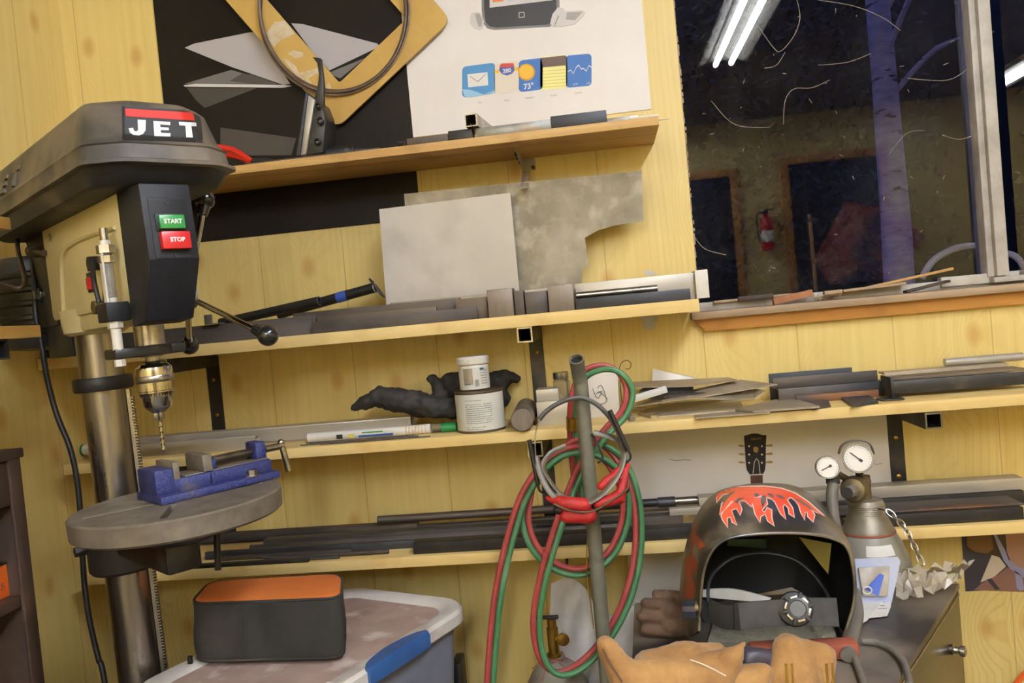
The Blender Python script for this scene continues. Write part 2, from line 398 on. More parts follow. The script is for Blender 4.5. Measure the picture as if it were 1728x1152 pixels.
mat('alu', srgb(190, 184, 172), srgb(164, 156, 142), 16, .38, .35, stretch=(.12, 1, 1), c3=srgb(150, 140, 122), s3=6, lo3=.55, hi3=.8)
mat('alu_sheet', srgb(218, 212, 204), srgb(206, 200, 190), 5, .5, .2, c3=srgb(140, 128, 112), s3=3, lo3=.55, hi3=.8)
mat('scrap_sheet', srgb(134, 126, 108), srgb(174, 165, 146), 11, .5, .2, c3=srgb(196, 187, 168), s3=34, lo3=.5, hi3=.8)
mat('scrap_tan', srgb(172, 158, 136), srgb(142, 128, 108), 10, .5, .2, c3=srgb(176, 158, 130), s3=6, lo3=.5, hi3=.75)
mat('block_steel', srgb(140, 128, 116), srgb(116, 106, 96), 24, .5, .5, stretch=(1, 1, .3))
mat('vise_blue', srgb(38, 43, 92), srgb(60, 67, 126), 220, .42, .2, bump=.9, bscale=380, c3=srgb(110, 104, 98), s3=14, lo3=.6, hi3=.75)
mat('green_btn', srgb(40, 132, 62), srgb(48, 144, 72), 20, .35, coat=.3)
mat('red_btn', srgb(190, 24, 30), srgb(204, 34, 40), 20, .35, coat=.3)
mat('red_print', srgb(206, 40, 24), None, rough=.45)
mat('white_print', srgb(228, 226, 222), None, rough=.5)
mat('black_print', srgb(26, 25, 24), srgb(36, 34, 32), 20, .5)
mat('rubber', srgb(22, 22, 23), srgb(34, 33, 32), 40, .5)
mat('knob_black', srgb(24, 24, 25), srgb(36, 34, 32), 30, .22, coat=.4)
mat('white_plastic', srgb(224, 220, 210), srgb(206, 200, 188), 20, .4)
mat('poster_black', srgb(22, 18, 15), srgb(34, 28, 23), 4, .45, spec=.15)
mat('poster_white', srgb(236, 232, 228), srgb(228, 222, 216), 3, .45)
mat('poster_grey', srgb(236, 231, 224), srgb(228, 222, 214), 3, .5, c3=srgb(206, 196, 184), s3=2, lo3=.55, hi3=.85)
def plain(n, r, g, b, rough=.5, **k): mat(n, srgb(r, g, b), None, rough=rough, **k)
for n, c in dict(p_lap1=(178, 174, 178), p_lap2=(110, 106, 106), p_lap3=(70, 66, 64), p_edge=(206, 204, 204), p_refl=(62, 56, 52), p_phone=(44, 42, 46), p_bezel=(120, 118, 120), p_blue=(74, 142, 200), p_blue2=(52, 110, 186), p_sky=(150, 196, 228), p_paper=(224, 214, 196), p_sun=(236, 186, 44), p_sun2=(216, 150, 30), p_brown=(92, 66, 56), p_note=(240, 234, 150), p_nline=(206, 198, 110), p_orange=(222, 128, 60), p_rred=(196, 56, 48), p_navy=(62, 84, 160), p_lgrey=(206, 202, 200), p_mgrey=(160, 156, 154), p_gold=(176, 142, 74), p_guitar=(32, 24, 22), p_neck=(84, 52, 40), p_hair=(120, 86, 34), p_hair2=(74, 52, 24), p_skin=(170, 128, 104), p_skin2=(136, 98, 84), p_lilac=(150, 146, 176), p_dark=(58, 52, 62), p_ivory=(206, 192, 172)).items(): plain(n, *c, rough=.45)
mat('frame_board', srgb(204, 168, 92), srgb(192, 154, 80), 10, .55, c3=srgb(178, 140, 72), s3=5, lo3=.55, hi3=.75)
mat('scrape', srgb(216, 202, 176), srgb(196, 174, 130), 30, .7)
mat('belt', srgb(112, 94, 80), srgb(84, 70, 60), 30, .5, .3)
mat('glove_black', srgb(36, 33, 32), srgb(52, 47, 44), 14, .75, bump=.5, bscale=60, c3=srgb(78, 68, 60), s3=8, lo3=.55, hi3=.75)
mat('can_label', srgb(214, 212, 200), srgb(204, 202, 188), 8, .5, c3=srgb(176, 168, 146), s3=7, lo3=.6, hi3=.8)
mat('can_metal', srgb(120, 106, 92), srgb(90, 78, 68), 20, .45, .8)
mat('ink', srgb(90, 92, 92), None, rough=.6)
mat('clear', srgb(224, 218, 206), None, rough=.08, trans=.92)
mat('green_cap', srgb(24, 112, 56), srgb(32, 124, 66), 20, .4)
mat('hose_red', srgb(164, 66, 62), srgb(138, 48, 48), 14, .5, c3=srgb(186, 100, 92), s3=9, lo3=.55, hi3=.8)
mat('hose_green', srgb(70, 122, 78), srgb(52, 102, 62), 14, .5, c3=srgb(112, 148, 112), s3=9, lo3=.55, hi3=.8)
mat('post_paint', srgb(112, 110, 94), srgb(92, 88, 76), 18, .5, c3=srgb(74, 68, 60), s3=12, lo3=.6, hi3=.75)
mat('brass', srgb(176, 142, 62), srgb(140, 108, 44), 20, .35, .9)
mat('band_grey', srgb(102, 92, 70), srgb(70, 62, 48), 20, .4)
mat('band_dark', srgb(62, 56, 44), srgb(46, 42, 34), 20, .45)
mat('pad_red', srgb(196, 34, 28), srgb(156, 24, 22), 20, .6, bump=.3, bscale=60)
mat('helmet_black', srgb(34, 31, 28), srgb(54, 49, 42), 10, .32, c3=srgb(112, 101, 84), s3=9, lo3=.4, hi3=.56, coat=.1)
mat('helmet_inner', srgb(12, 12, 13), srgb(18, 18, 19), 20, .7)
mat('flame', srgb(224, 66, 22), srgb(232, 104, 66), 12, .35)
mat('shaded_yellow', srgb(96, 84, 26), None, rough=.6)  # yellow sticker darkened: shade inside the helmet put into its colour
mat('dark_green', srgb(16, 52, 26), None, rough=.5)
mat('flame_edge', srgb(226, 200, 190), None, rough=.4)
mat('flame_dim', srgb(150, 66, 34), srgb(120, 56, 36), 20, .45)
mat('strap_grey', srgb(60, 60, 62), srgb(76, 75, 76), 30, .38)
mat('leather_tan', srgb(176, 134, 78), srgb(146, 104, 56), 16, .85, bump=.8, bscale=160, c3=srgb(120, 80, 40), s3=10, lo3=.55, hi3=.75, sheen=.2)
mat('leather_brown', srgb(92, 68, 48), srgb(70, 50, 36), 16, .8, bump=.6, bscale=120, c3=srgb(120, 94, 66), s3=10, lo3=.55, hi3=.75)
mat('cloth_grey', srgb(206, 200, 192), srgb(184, 178, 170), 10, .9, bump=.5, bscale=200, c3=srgb(150, 143, 134), s3=7, lo3=.56, hi3=.8)  # darker noise blotches paint the shade of folds into the cloth
mat('felt_grey', srgb(126, 120, 100), srgb(100, 96, 80), 70, .95, bump=1, bscale=260)
mat('cyl_paint', srgb(140, 136, 122), srgb(114, 110, 98), 9, .45, c3=srgb(96, 68, 62), s3=6, lo3=.58, hi3=.75)
mat('cap_metal', srgb(158, 150, 132), srgb(120, 112, 96), 16, .45, .5, c3=srgb(104, 90, 68), s3=8, lo3=.55, hi3=.75)
mat('reg_brass', srgb(128, 114, 84), srgb(92, 82, 62), 18, .42, .7)
mat('red_wood', srgb(176, 124, 82), srgb(150, 98, 62), 18, .7)
mat('bracket_grey', srgb(186, 178, 162), srgb(166, 156, 138), 14, .5)
mat('reg_grey', srgb(150, 144, 132), srgb(112, 106, 96), 18, .45, .4)
mat('gauge_face', srgb(232, 226, 216), None, rough=.4)
mat('cable_grey', srgb(112, 106, 96), srgb(92, 86, 78), 14, .55)
mat('cabinet_black', srgb(34, 32, 32), srgb(48, 44, 42), 8, .42, c3=srgb(112, 100, 86), s3=6, lo3=.42, hi3=.62)
mat('cabinet_side', srgb(70, 58, 48), srgb(52, 44, 38), 10, .3, .3, c3=srgb(96, 80, 62), s3=5, lo3=.5, hi3=.75)
mat('blister_blue', srgb(52, 84, 176), srgb(70, 100, 186), 6, .3)
mat('card_blue', srgb(96, 118, 186), srgb(176, 180, 196), 6, .35)
mat('paper', srgb(226, 222, 214), srgb(212, 206, 196), 14, .6)
mat('yellow_tag', srgb(222, 212, 90), srgb(206, 196, 96), 40, .5)
mat('bag_film', srgb(206, 196, 180), srgb(176, 164, 146), 10, .25, alpha=.75)
mat('brick_red', srgb(150, 74, 50), srgb(122, 62, 44), 18, .8)
mat('bin_tub', srgb(126, 128, 140), srgb(114, 116, 128), 6, .45)
mat('bin_lid', srgb(222, 216, 208), srgb(208, 200, 190), 8, .5, c3=srgb(166, 142, 128), s3=7, lo3=.5, hi3=.7)
mat('bin_dust', srgb(176, 150, 138), srgb(156, 130, 118), 12, .7, c3=srgb(206, 190, 180), s3=16, lo3=.58, hi3=.72)
mat('bin_blue', srgb(40, 78, 132), srgb(54, 92, 146), 8, .3)
mat('bag_orange', srgb(214, 120, 54), srgb(200, 104, 42), 8, .75, bump=.2, bscale=300, c3=srgb(176, 96, 50), s3=5, lo3=.55, hi3=.8)
mat('bag_black', srgb(33, 31, 28), srgb(42, 39, 35), 14, .8, bump=.4, bscale=240, c3=srgb(74, 66, 56), s3=5, lo3=.55, hi3=.8)
mat('box_orange', srgb(226, 104, 30), srgb(218, 94, 24), 10, .5)
mat('trunk', srgb(176, 170, 176), srgb(142, 136, 146), 9, .8, stretch=(1, 1, 3), bump=.4, c3=srgb(60, 56, 60), s3=8, lo3=.6, hi3=.68)
mat('leaf_dark', srgb(26, 40, 30), srgb(40, 56, 40), 8, .7)
mat('ext_red', srgb(200, 24, 22), None, rough=.3)
mat('tube_glow', srgb(255, 250, 236), None, rough=.4, emit=((.80, .86, 1.0, 1), TUBE_POWER))
mat('fixture_white', srgb(226, 222, 210), None, rough=.4)
mat('dark_door', srgb(38, 30, 26), srgb(50, 40, 34), 10, .5)
mat('web', srgb(170, 160, 140), None, rough=.8)
mat('ext_hose_orange', srgb(214, 84, 30), None, rough=.5)
mat('ash_tan', srgb(190, 146, 84), None, rough=.6)
mat('filler', srgb(206, 204, 204), srgb(190, 186, 182), 30, .6)
mat('poster_red', srgb(150, 66, 60), srgb(186, 130, 120), 7, .5, lo=.45, hi=.6, c3=srgb(90, 70, 96), s3=4, lo3=.5, hi3=.6)

def glass_material():
    m = bpy.data.materials.new('window_glass'); m.use_nodes = True; nt = m.node_tree; N = nt.nodes; L = nt.links
    for n in list(N):
        if n.type != 'OUTPUT_MATERIAL': N.remove(n)
    out = [n for n in N if n.type == 'OUTPUT_MATERIAL'][0]
    tr = N.new('ShaderNodeBsdfTransparent'); gl = N.new('ShaderNodeBsdfGlossy'); gl.inputs['Roughness'].default_value = .004
    fr = N.new('ShaderNodeFresnel'); fr.inputs['IOR'].default_value = 1.72
    mx = N.new('ShaderNodeMixShader'); L.new(fr.outputs[0], mx.inputs[0]); L.new(tr.outputs[0], mx.inputs[1]); L.new(gl.outputs[0], mx.inputs[2])
    df = N.new('ShaderNodeBsdfDiffuse'); df.inputs[0].default_value = srgb(150, 150, 150)
    tc = N.new('ShaderNodeTexCoord'); n1 = N.new('ShaderNodeTexNoise'); n1.inputs['Scale'].default_value = 5; n1.inputs['Detail'].default_value = 9; n1.inputs['Roughness'].default_value = .75; L.new(tc.outputs['Object'], n1.inputs['Vector'])
    r1 = N.new('ShaderNodeMapRange'); r1.inputs[1].default_value = .5; r1.inputs[2].default_value = .85; r1.inputs[4].default_value = .07; L.new(n1.outputs['Fac'], r1.inputs[0])
    vo = N.new('ShaderNodeTexVoronoi'); vo.inputs['Scale'].default_value = 48; L.new(tc.outputs['Object'], vo.inputs['Vector'])
    r2 = N.new('ShaderNodeMapRange'); r2.inputs[1].default_value = .03; r2.inputs[2].default_value = .07; r2.inputs[3].default_value = .4; r2.inputs[4].default_value = 0; L.new(vo.outputs['Distance'], r2.inputs[0])
    ad = N.new('ShaderNodeMath'); ad.operation = 'MAXIMUM'; L.new(r1.outputs[0], ad.inputs[0]); L.new(r2.outputs[0], ad.inputs[1])
    m2 = N.new('ShaderNodeMixShader'); L.new(ad.outputs[0], m2.inputs[0]); L.new(mx.outputs[0], m2.inputs[1]); L.new(df.outputs[0], m2.inputs[2])
    L.new(m2.outputs[0], out.inputs[0]); M['window_glass'] = m
glass_material()

# ================================================================== the room
XL, XR, YB, ZC = -1.255, 4.3, -6.1, 3.14
GY = .085                                            # glass plane
wx0, wx1 = .2, 1.62                                   # window opening
wz0, wz1 = 1.468, 2.42
def wallbox(name, lo, hi, m='yellow_panel'): return struct(name, MB().box(lo, hi), m, smooth=0)
mb = MB()
mb.box((XL-.12, 0, 0), (wx0, .13, ZC)).box((wx1, 0, 0), (XR+.12, .13, ZC)).box((wx0, 0, 0), (wx1, .13, wz0)).box((wx0, 0, wz1), (wx1, .13, ZC))
wall_back = struct('wall_back', mb, 'yellow_panel', smooth=0)
wallbox('wall_left', (XL-.12, YB, 0), (XL, 0, ZC))
wallbox('wall_right', (XR, YB, 0), (XR+.12, 0, ZC))
wallbox('floor', (XL-.12, YB-.12, -.1), (XR+.12, .13, 0), 'concrete')
wallbox('ceiling', (XL-.12, YB-.12, ZC), (XR+.12, .13, ZC+.1), 'ceiling')
wallbox('wall_front', (XL-.12, YB-.12, 0), (XR+.12, YB, ZC))

# paint missing / filler patches on the back wall
def patch(pxs, m, name='filler_patch', y=-.0006):
    return part(wall_back, name, MB().poly3([P(a, b, 0) for a, b in pxs], .0008), m, smooth=0)
THM[wall_back.name] = Matrix.Translation(wall_back.location)
patch([(1086, 458), (1092, 455), (1098, 458), (1105, 458), (1109, 463), (1100, 464), (1092, 465)], 'filler')
patch([(1081, 536), (1088, 533), (1098, 534), (1108, 532), (1110, 540), (1105, 548), (1106, 554), (1099, 557), (1090, 555), (1084, 556), (1085, 546)], 'filler')

# ---- window
gx = lambda px, py: P(px, py, GY)
win = thing('window_1', None, None, (wx0, GY, wz0)); del win['label']; del win['category']; win['kind'] = 'structure'
mx0, mx1 = gx(1655, 200).x, gx(1690, 200).x
mxl = gx(1638, 30).x
t_ = .028
part(win, 'window_frame', MB().box((wx0, GY-.02, wz0), (wx1, GY+.03, wz0+.02)).box((wx0, GY-.02, wz1-.03), (wx1, GY+.03, wz1)).box((wx1-.03, GY-.02, wz0), (wx1, GY+.03, wz1)).box((wx0-.002, GY+.004, wz0), (wx0+.004, GY+.03, wz1)), 'white_trim', bevel=.002)
part(win, 'mullion', MB().box((P(1648, 200, .05).x, .05, wz0+.02), (P(1660, 200, .05).x, GY+.02, wz1-.03)).box((P(1664, 200, .035).x, .035, wz0+.02), (P(1685, 200, .035).x, .065, wz1-.03)).box((P(1656, 200, .055).x, .058, wz0+.02), (P(1668, 200, .055).x, GY+.01, wz1-.03)), 'white_trim', bevel=.0015)
part(win, 'latch_strip', MB().box((mx0-.006, GY-.042, 1.76), (mx0+.004, GY-.03, 1.84)), 'alu', bevel=.001)
part(win, 'track', MB().box((mx0-.12, GY-.03, wz0+.006), (wx1, GY-.004, wz0+.028)).box((mx0-.02, GY-.055, wz0+.006), (wx1, GY-.03, wz0+.018)), 'white_trim', bevel=.0015)
gp = MB().add([(wx0, GY, wz0), (mx0, GY, wz0), (mx0, GY, wz1), (wx0, GY, wz1)], [(0, 1, 2, 3)])
part(win, 'pane', gp, 'window_glass', smooth=0, fixn=False)
gp = MB().add([(mx1, GY-.03, wz0), (wx1, GY-.03, wz0), (wx1, GY-.03, wz1), (mx1, GY-.03, wz1)], [(0, 1, 2, 3)])
part(win, 'pane', gp, 'window_glass', smooth=0, fixn=False)
# stool and apron under the window
sl = P(1167, 530, -.035).x
st = struct('trim_1', MB().box((sl, -.035, 1.452), (1.66, GY-.006, 1.4685)), 'grey_wood', bevel=.002)
ap = MB().prism([(sl+.004, 1.452), (sl+.03, 1.424), (1.66, 1.424), (1.66, 1.452)], .016, basis((0, 0, 0), (1, 0, 0), (0, 0, 1)))
struct('trim_2', ap, 'stained', bevel=.001)
# ragged edge of panelling beside the window
mb = MB()
for k in range(60):
    z = 1.5+k*.015; r_ = random.uniform(.001, .004)
    mb.box((wx0-.001, -.0008, z), (wx0+r_, .003, z+random.uniform(.006, .016)))
e_ = part(wall_back, 'split_edge', mb, 'grey_wood', smooth=0, kind='stuff')

# loose slats and scraps lying on the sill
sill = 1.4685
def sill_slat(a, b, y, h, d, m, label, name='wood_strip'):
    A = P(*a, y); B = P(*b, y)
    dz = max(0, A.z-sill); A.z = sill if dz < .012 else A.z
    M_ = basis(A, B-A, (0, 1, 0)); M_ = basis(A, B-A, (0, 1, 0))
    L_ = (B-A).length
    return solo(name, MB().box((0, 0, 0), (L_, d, h), M_, b=.001), m, label, 'wood strip')
sill_slat((1205, 512), (1345, 498), .055, .006, .014, 'grey_wood', 'thin weathered strip lying against the glass at the bare end of the sill')
sill_slat((1246, 509), (1306, 503), .028, .011, .01, 'dark_wood', 'short dark stained stick on the sill beside the reddish block')
sill_slat((1307, 508), (1373, 499), .02, .015, .022, 'red_wood', 'short reddish wood block lying on the sill', 'wood_block')
sill_slat((1392, 497), (1422, 494), .018, .008, .02, 'grey_wood', 'small grey wood chip on the sill next to the reddish block', 'wood_chip')
sill_slat((1424, 493), (1530, 480), .03, .006, .026, 'grey_wood', 'grey split lath lying flat in the middle of the sill')
sill_slat((1530, 487), (1605, 476), .012, .006, .024, 'dark_wood', 'dark flat lath on the sill under the sliding sash')
A = P(1376, 493, .05); A.z = sill+.001; B = P(1610, 455, .05)
mb = MB().box((0, 0, 0), ((B-A).length, .012, .006), basis(A, B-A, (0, 1, 0)), b=.001)
solo('wood_lath', mb, 'ash_tan', 'long pale lath sloping up across the window sill', 'wood strip')
mb = MB()
for k in range(50):
    p = P(random.uniform(1370, 1420), 490, .04); p.z = sill+random.uniform(.001, .012); q = p+Vector((random.uniform(-.012, .012), random.uniform(-.01, .01), random.uniform(-.004, .01))); q.z = max(q.z, sill+.001)
    mb.tube([p, q], .0006, 4)
solo('cobweb_debris', mb, 'web', 'tangle of dry twigs and cobweb on the sill', 'debris', kind='stuff', smooth=0)

# cobweb threads on the pane
mb = MB()
for pts in ([(1280, 45), (1305, 80), (1318, 86), (1340, 60), (1350, 30), (1345, 0)], [(1322, 210), (1325, 170), (1340, 150), (1370, 148), (1400, 135)], [(1380, 0), (1440, 10), (1490, 30), (1520, 52)],
            [(1530, 132), (1600, 135), (1640, 110)], [(1172, 400), (1190, 420), (1225, 430)], [(1200, 170), (1240, 210), (1300, 215)], [(1500, 260), (1530, 225), (1560, 220)], [(1590, 228), (1620, 235), (1650, 225)], [(1290, 115), (1310, 110), (1325, 88)], [(1380, 110), (1430, 105), (1470, 90)]):
    mb.tube(spline([P(a, b, GY-.002) for a, b in pts], 6), .0007, 4)
for k in range(40):
    a, b = random.uniform(1190, 1640), random.uniform(20, 470); l = random.uniform(2, 9); t = random.uniform(0, 6.28)
    mb.tube([P(a, b, GY-.002), P(a+l*math.cos(t), b+l*math.sin(t), GY-.002)], .0008, 4)
solo('cobweb', mb, 'web', 'old cobweb threads and specks stuck to the dark window pane', 'cobweb', kind='stuff', smooth=0)

# ---- outside the window: birch trunk, hedge, ground, blue hose
ty = 2.6
tr = thing('birch_tree', 'birch trunk in blue dusk light outside the window', 'tree', (P(1520, 400, ty).x, ty, 0))
pth = [P(1525, 700, ty), P(1517, 470, ty), P(1512, 380, ty), P(1502, 260, ty), P(1492, 130, ty), P(1480, 0, ty), P(1470, -120, ty), P(1462, -240, ty)]
pth[0].z = 0
rad = [.085, .075, .072, .066, .06, .056, .05, .045]
pp = spline(pth, 6); rr = [rad[min(int(i/6), 7)]+(rad[min(int(i/6)+1, 7)]-rad[min(int(i/6), 7)])*(i % 6)/6 for i in range(len(pp))]
part(tr, 'trunk', MB().tube(pp, rr, 18), 'trunk')
mb = MB()
for k in range(6):
    p = pp[22+k*3]; a = random.uniform(0, 6.28); q = p+Vector((math.cos(a)*.5, math.sin(a)*.5, random.uniform(.2, .6))); mb.tube(spline([p, (p+q)/2+Vector((0, 0, .1)), q], 5), [.014]*6+[.01]*4+[.005], 6)
part(tr, 'branch', mb, 'trunk')
struct('ground', MB().box((-9, .14, -.2), (14, 14, -.02)), 'concrete')
struct('dark_backdrop', MB().prism([(-9, 0), (14, 0), (14, 2.2), (8, 3.4), (3, 4.6), (-2, 4.2), (-9, 3.0)], 1.0, basis((0, 7.2, -.05), (1, 0, 0), (0, 0, 1))), 'leaf_dark', smooth=0)  # added dark backdrop that hides the sky behind the bushes
for k, (hx, hy, hz, rw, lab) in enumerate(((-.9, 5.3, 3.6, 1.2, 'dark leafy bush outside, left of the birch trunk'), (1.75, 5.5, 4.4, 1.4, 'dark leafy bush outside, directly behind the birch trunk'), (4.6, 5.4, 3.8, 1.4, 'dark leafy bush outside, behind the sliding sash'))):
    t = thing('hedge_bush', lab, 'bush', (hx, hy, -.02), 'bushes outside the window')
    part(t, 'stem', MB().cyl((hx, hy, -.02), (hx, hy, hz*.6), .05, .03, 8), 'dark_wood')
    mb = MB(); rg = random.Random(k)
    for i in range(4200):
        u = rg.uniform(0, 6.28); z = rg.uniform(.1, hz); r_ = rw*math.sqrt(rg.random())*(1-.25*z/hz)
        c = Vector((hx+r_*math.cos(u), hy+.5*r_*math.sin(u), z)); d1 = Vector((rg.uniform(-1, 1), rg.uniform(-1, 1), rg.uniform(-1, 1))).normalized()*.05; d2 = d1.orthogonal().normalized()*.03
        mb.add([c-d1, c+d2, c+d1, c-d2], [(0, 1, 2, 3)])
    part(t, 'foliage', mb, 'leaf_dark', smooth=0, fixn=False, kind='stuff')
hp = [P(1555, 470, 1.2), P(1575, 440, 1.2), P(1610, 420, 1.2), P(1650, 415, 1.25), P(1690, 425, 1.3), P(1728, 450, 1.3)]
solo('garden_hose', MB().tube(spline(hp+[hp[-1]+Vector((.1, 0, -.3)), Vector((hp[-1].x+.12, 1.3, 0))], 6), .012, 8), 'trunk', 'pale looped hose outside the window behind the sash', 'hose')

# ---- fluorescent fixtures (first two show mirrored in the window, last two are added unseen fill)
def fixture(x, y0, y1, z, label):
    t = thing('fluorescent_light', label, 'ceiling light', (x, (y0+y1)/2, z), 'shop lights')
    part(t, 'housing', MB().box((x-.085, y0-.03, z+.03), (x+.085, y1+.03, z+.075), b=.004), 'fixture_white')
    part(t, 'reflector', MB().prism([(-.15, .005), (-.085, .04), (.085, .04), (.15, .005), (.155, .009), (.088, .046), (-.088, .046), (-.155, .009)], (y1-y0)+.06, basis((x, y1+.03, z), (1, 0, 0), (0, 0, 1))), 'fixture_white', smooth=0)
    for s in (-1, 1):
        part(t, 'tube', MB().cyl((x+s*.05, y0+.012, z), (x+s*.05, y1-.012, z), .018, n=14), 'tube_glow')
        for ye in (y0, y1): part(t, 'socket', MB().box((x+s*.05-.014, ye-.012, z-.02), (x+s*.05+.014, ye+.012, z+.035), b=.003), 'fixture_white')
    for yy in (y0+.4, y1-.4):
        part(t, 'hanger', MB().cyl((x, yy, z+.07), (x, yy, ZC), .003, n=6), 'bright_steel')
ZF = 3.0
fixture(.87, -3.53, -1.13, ZF, 'long twin-tube fluorescent shop light hanging in front of the window')
fixture(3.27, -5.5, -4.1, ZF, 'short twin-tube fluorescent shop light along the right-hand wall')
fixture(.3, -5.95, -3.55, ZF, 'added unseen fill light built as a long twin-tube fixture in the middle, near the rear doors')  # added frontal fill lamp, placed where the pane does not mirror it
fixture(-.6, -5.95, -3.55, ZF, 'added unseen fill light built as a long twin-tube fixture on the bookcase side, near the rear wall')  # added fill lamp to brighten the back wall more than the left wall

# ---- things on the rear wall, seen mirrored in the pane
def RF(px, py, y):
    """place at depth y in the room whose mirror image shows at a pixel of the window"""
    p = P(px, py, 2*GY-y); p.y = y; return p
def door(n, a, b, top):
    x0 = RF(a, 400, YB).x; x1 = RF(b, 400, YB).x; z1 = RF((a+b)/2, top, YB).z
    d = struct('door_%d' % n, MB().box((x0, YB, 0), (x1, YB+.04, z1), b=.004), 'dark_door')
    THM[d.name] = Matrix.Translation(d.location)
    part(d, 'door_frame', MB().box((x0-.07, YB, 0), (x0, YB+.05, z1+.07)).box((x1, YB, 0), (x1+.07, YB+.05, z1+.07)).box((x0, YB, z1), (x1, YB+.05, z1+.07)), 'stained')
    part(d, 'door_knob', MB().sphere((x1-.08, YB+.09, .95), .03, 8).cyl((x1-.08, YB+.03, .95), (x1-.08, YB+.08, .95), .012), 'brass')
door(1, 1158, 1238, 302)
door(2, 1338, 1490, 270)
c = RF(1294, 388, YB+.09)
t = thing('fire_extinguisher', 'red fire extinguisher hanging on the rear wall between the doors', 'extinguisher', (c.x, c.y, c.z-.2))
part(t, 'cylinder', MB().lathe([(.02, -.2), (.05, -.195), (.058, -.18), (.058, .08), (.05, .11), (.025, .13), (.018, .15)], 20, Matrix.Translation(c)), 'ext_red')
part(t, 'paper_label', MB().lathe([(.0588, -.11), (.0588, -.01)], 20, Matrix.Translation(c), close=False), 'white_print')
part(t, 'valve_handle', MB().box((c.x-.02, c.y-.02, c.z+.15), (c.x+.02, c.y+.02, c.z+.18)).box((c.x-.01, c.y-.01, c.z+.18), (c.x+.08, c.y+.01, c.z+.195)), 'rubber', bevel=.002)
part(t, 'hose', MB().tube(spline([c+Vector((-.02, 0, .165)), c+Vector((-.08, .01, .15)), c+Vector((-.085, .01, 0)), c+Vector((-.07, .01, -.1))], 6), .009, 8), 'rubber')
part(t, 'wall_hook', MB().box((c.x-.02, YB, c.z+.09), (c.x+.02, c.y-.02, c.z+.13)), 'black_iron')
a = RF(1366, 362, YB+.12); b = RF(1378, 484, YB+.35); b.z = 0
solo('wooden_pole', MB().cyl(b, a, .016, n=10), 'ash_tan', 'slim wooden pole leaning beside the wide dark door', 'pole')
pr = [RF(u, v, YB+.065) for u, v in ((1425, 340), (1500, 352), (1560, 398), (1500, 470), (1400, 480), (1372, 440))]
solo('red_poster', MB().poly3(pr, .002, (0, 1, 0)), 'poster_red', 'crooked reddish picture sheet pinned to the wide dark door', 'poster', smooth=0)

# ================================================================== drill press
_S = PD(281, 795, 1.30); _S.z = 1.30
_v = _S-CAM; _v.z = 0; _v.normalize()
PM = Matrix.Translation(_S) @ rotm(_v, -R(1.0)) @ rotm('Z', R(-39.5)) @ Matrix.Translation((0, 0, -1.3))
PMI = PM.inverted()
def LP(px, py, ax, val):
    o = PMI @ CAM; d = PMI.to_3x3() @ ray(px, py); i = 'xyz'.index(ax); return o+d*((val-o[i])/d[i])
dp = thing('drill_press', 'floor drill press with dark grey belt cover and cream head', 'drill press', (0, 0, 0), rot=PM)
def dpp(name, mb, m, **k):
    par = k.pop('par', dp); return part(par, name, mb, m, local=True, **k)
CX = -.245
dpp('base_plate', MB().prism(rrect(-.40, -.15, .14, .15, .04), .05, Matrix.Translation((0, 0, .006))), 'black_iron', bevel=.006)
dpp('column', MB().lathe([(.058, .05), (.058, .09), (.0365, .1), (.0365, 1.56)], 40, Matrix.Translation((CX, 0, 0))), 'steel')
dpp('column_ring', MB().lathe([(.0368, 1.435), (.047, 1.435), (.049, 1.438), (.049, 1.456), (.047, 1.459), (.0368, 1.459)], 40, Matrix.Translation((CX, 0, 0)), close=False), 'rubber')
# rack along the column
a_ = R(62); ux, uy = math.cos(a_), math.sin(a_)
Mr = Matrix.Translation((CX+ux*.0365, uy*.0365, 0)) @ rotm('Z', a_)
mb = MB().box((0, -.009, .35), (.006, .009, 1.432), Mr)
rk = dpp('rack', mb, 'steel')
mb = MB()
for k in range(200): mb.box((.006, -.0085, .36+k*.0053), (.010, .0085, .3627+k*.0053), Mr)
dpp('rack_teeth', mb, 'steel', par=rk, smooth=0, kind='stuff')
# table with radial slots (cut by a boolean)
TZ = 1.258
def boolean_cut(mb, cutters):
    me = mb.mesh('a'); fix_normals(me); o = bpy.data.objects.new('a', me); col.objects.link(o)
    cm = cutters.mesh('b'); fix_normals(cm); c = bpy.data.objects.new('b', cm); col.objects.link(c)
    m = o.modifiers.new('b', 'BOOLEAN'); m.operation = 'DIFFERENCE'; m.object = c; m.solver = 'EXACT'
    dg = bpy.context.evaluated_depsgraph_get(); me2 = bpy.data.meshes.new_from_object(o.evaluated_get(dg))
    bpy.data.objects.remove(o); bpy.data.objects.remove(c)
    out = MB(); out.v = [v.co.copy() for v in me2.vertices]; out.f = [tuple(p.vertices) for p in me2.polygons]; return out
disc = MB().lathe([(.1, TZ-.034), (.152, TZ-.034), (.157, TZ-.03), (.158, TZ-.003), (.155, TZ)], 96, Matrix.Translation((0, .012, 0)))
cut = MB()
for ang in (215, 258, 330, 78):
    Mc = Matrix.Translation((0, .012, 0)) @ rotm('Z', R(ang)); cut.box((.035, -.0055, TZ-.05), (.135, .0055, TZ+.01), Mc)
dpp('table', boolean_cut(disc, cut), 'cast_table', smooth=30)
dpp('table_bracket', MB().lathe([(.056, 1.115), (.06, 1.12), (.06, 1.205), (.056, 1.21), (.038, 1.21), (.038, 1.115), (.056, 1.115)], 32, Matrix.Translation((CX, 0, 0)), close=False)
    .box((CX+.04, -.028, 1.15), (.03, .028, 1.205), b=.006).lathe([(.05, 1.195), (.06, 1.2), (.075, 1.2238)], 28, Matrix.Translation((0, .012, 0))).box((CX-.03, .045, 1.12), (CX+.04, .09, 1.195), b=.008), 'black_iron')
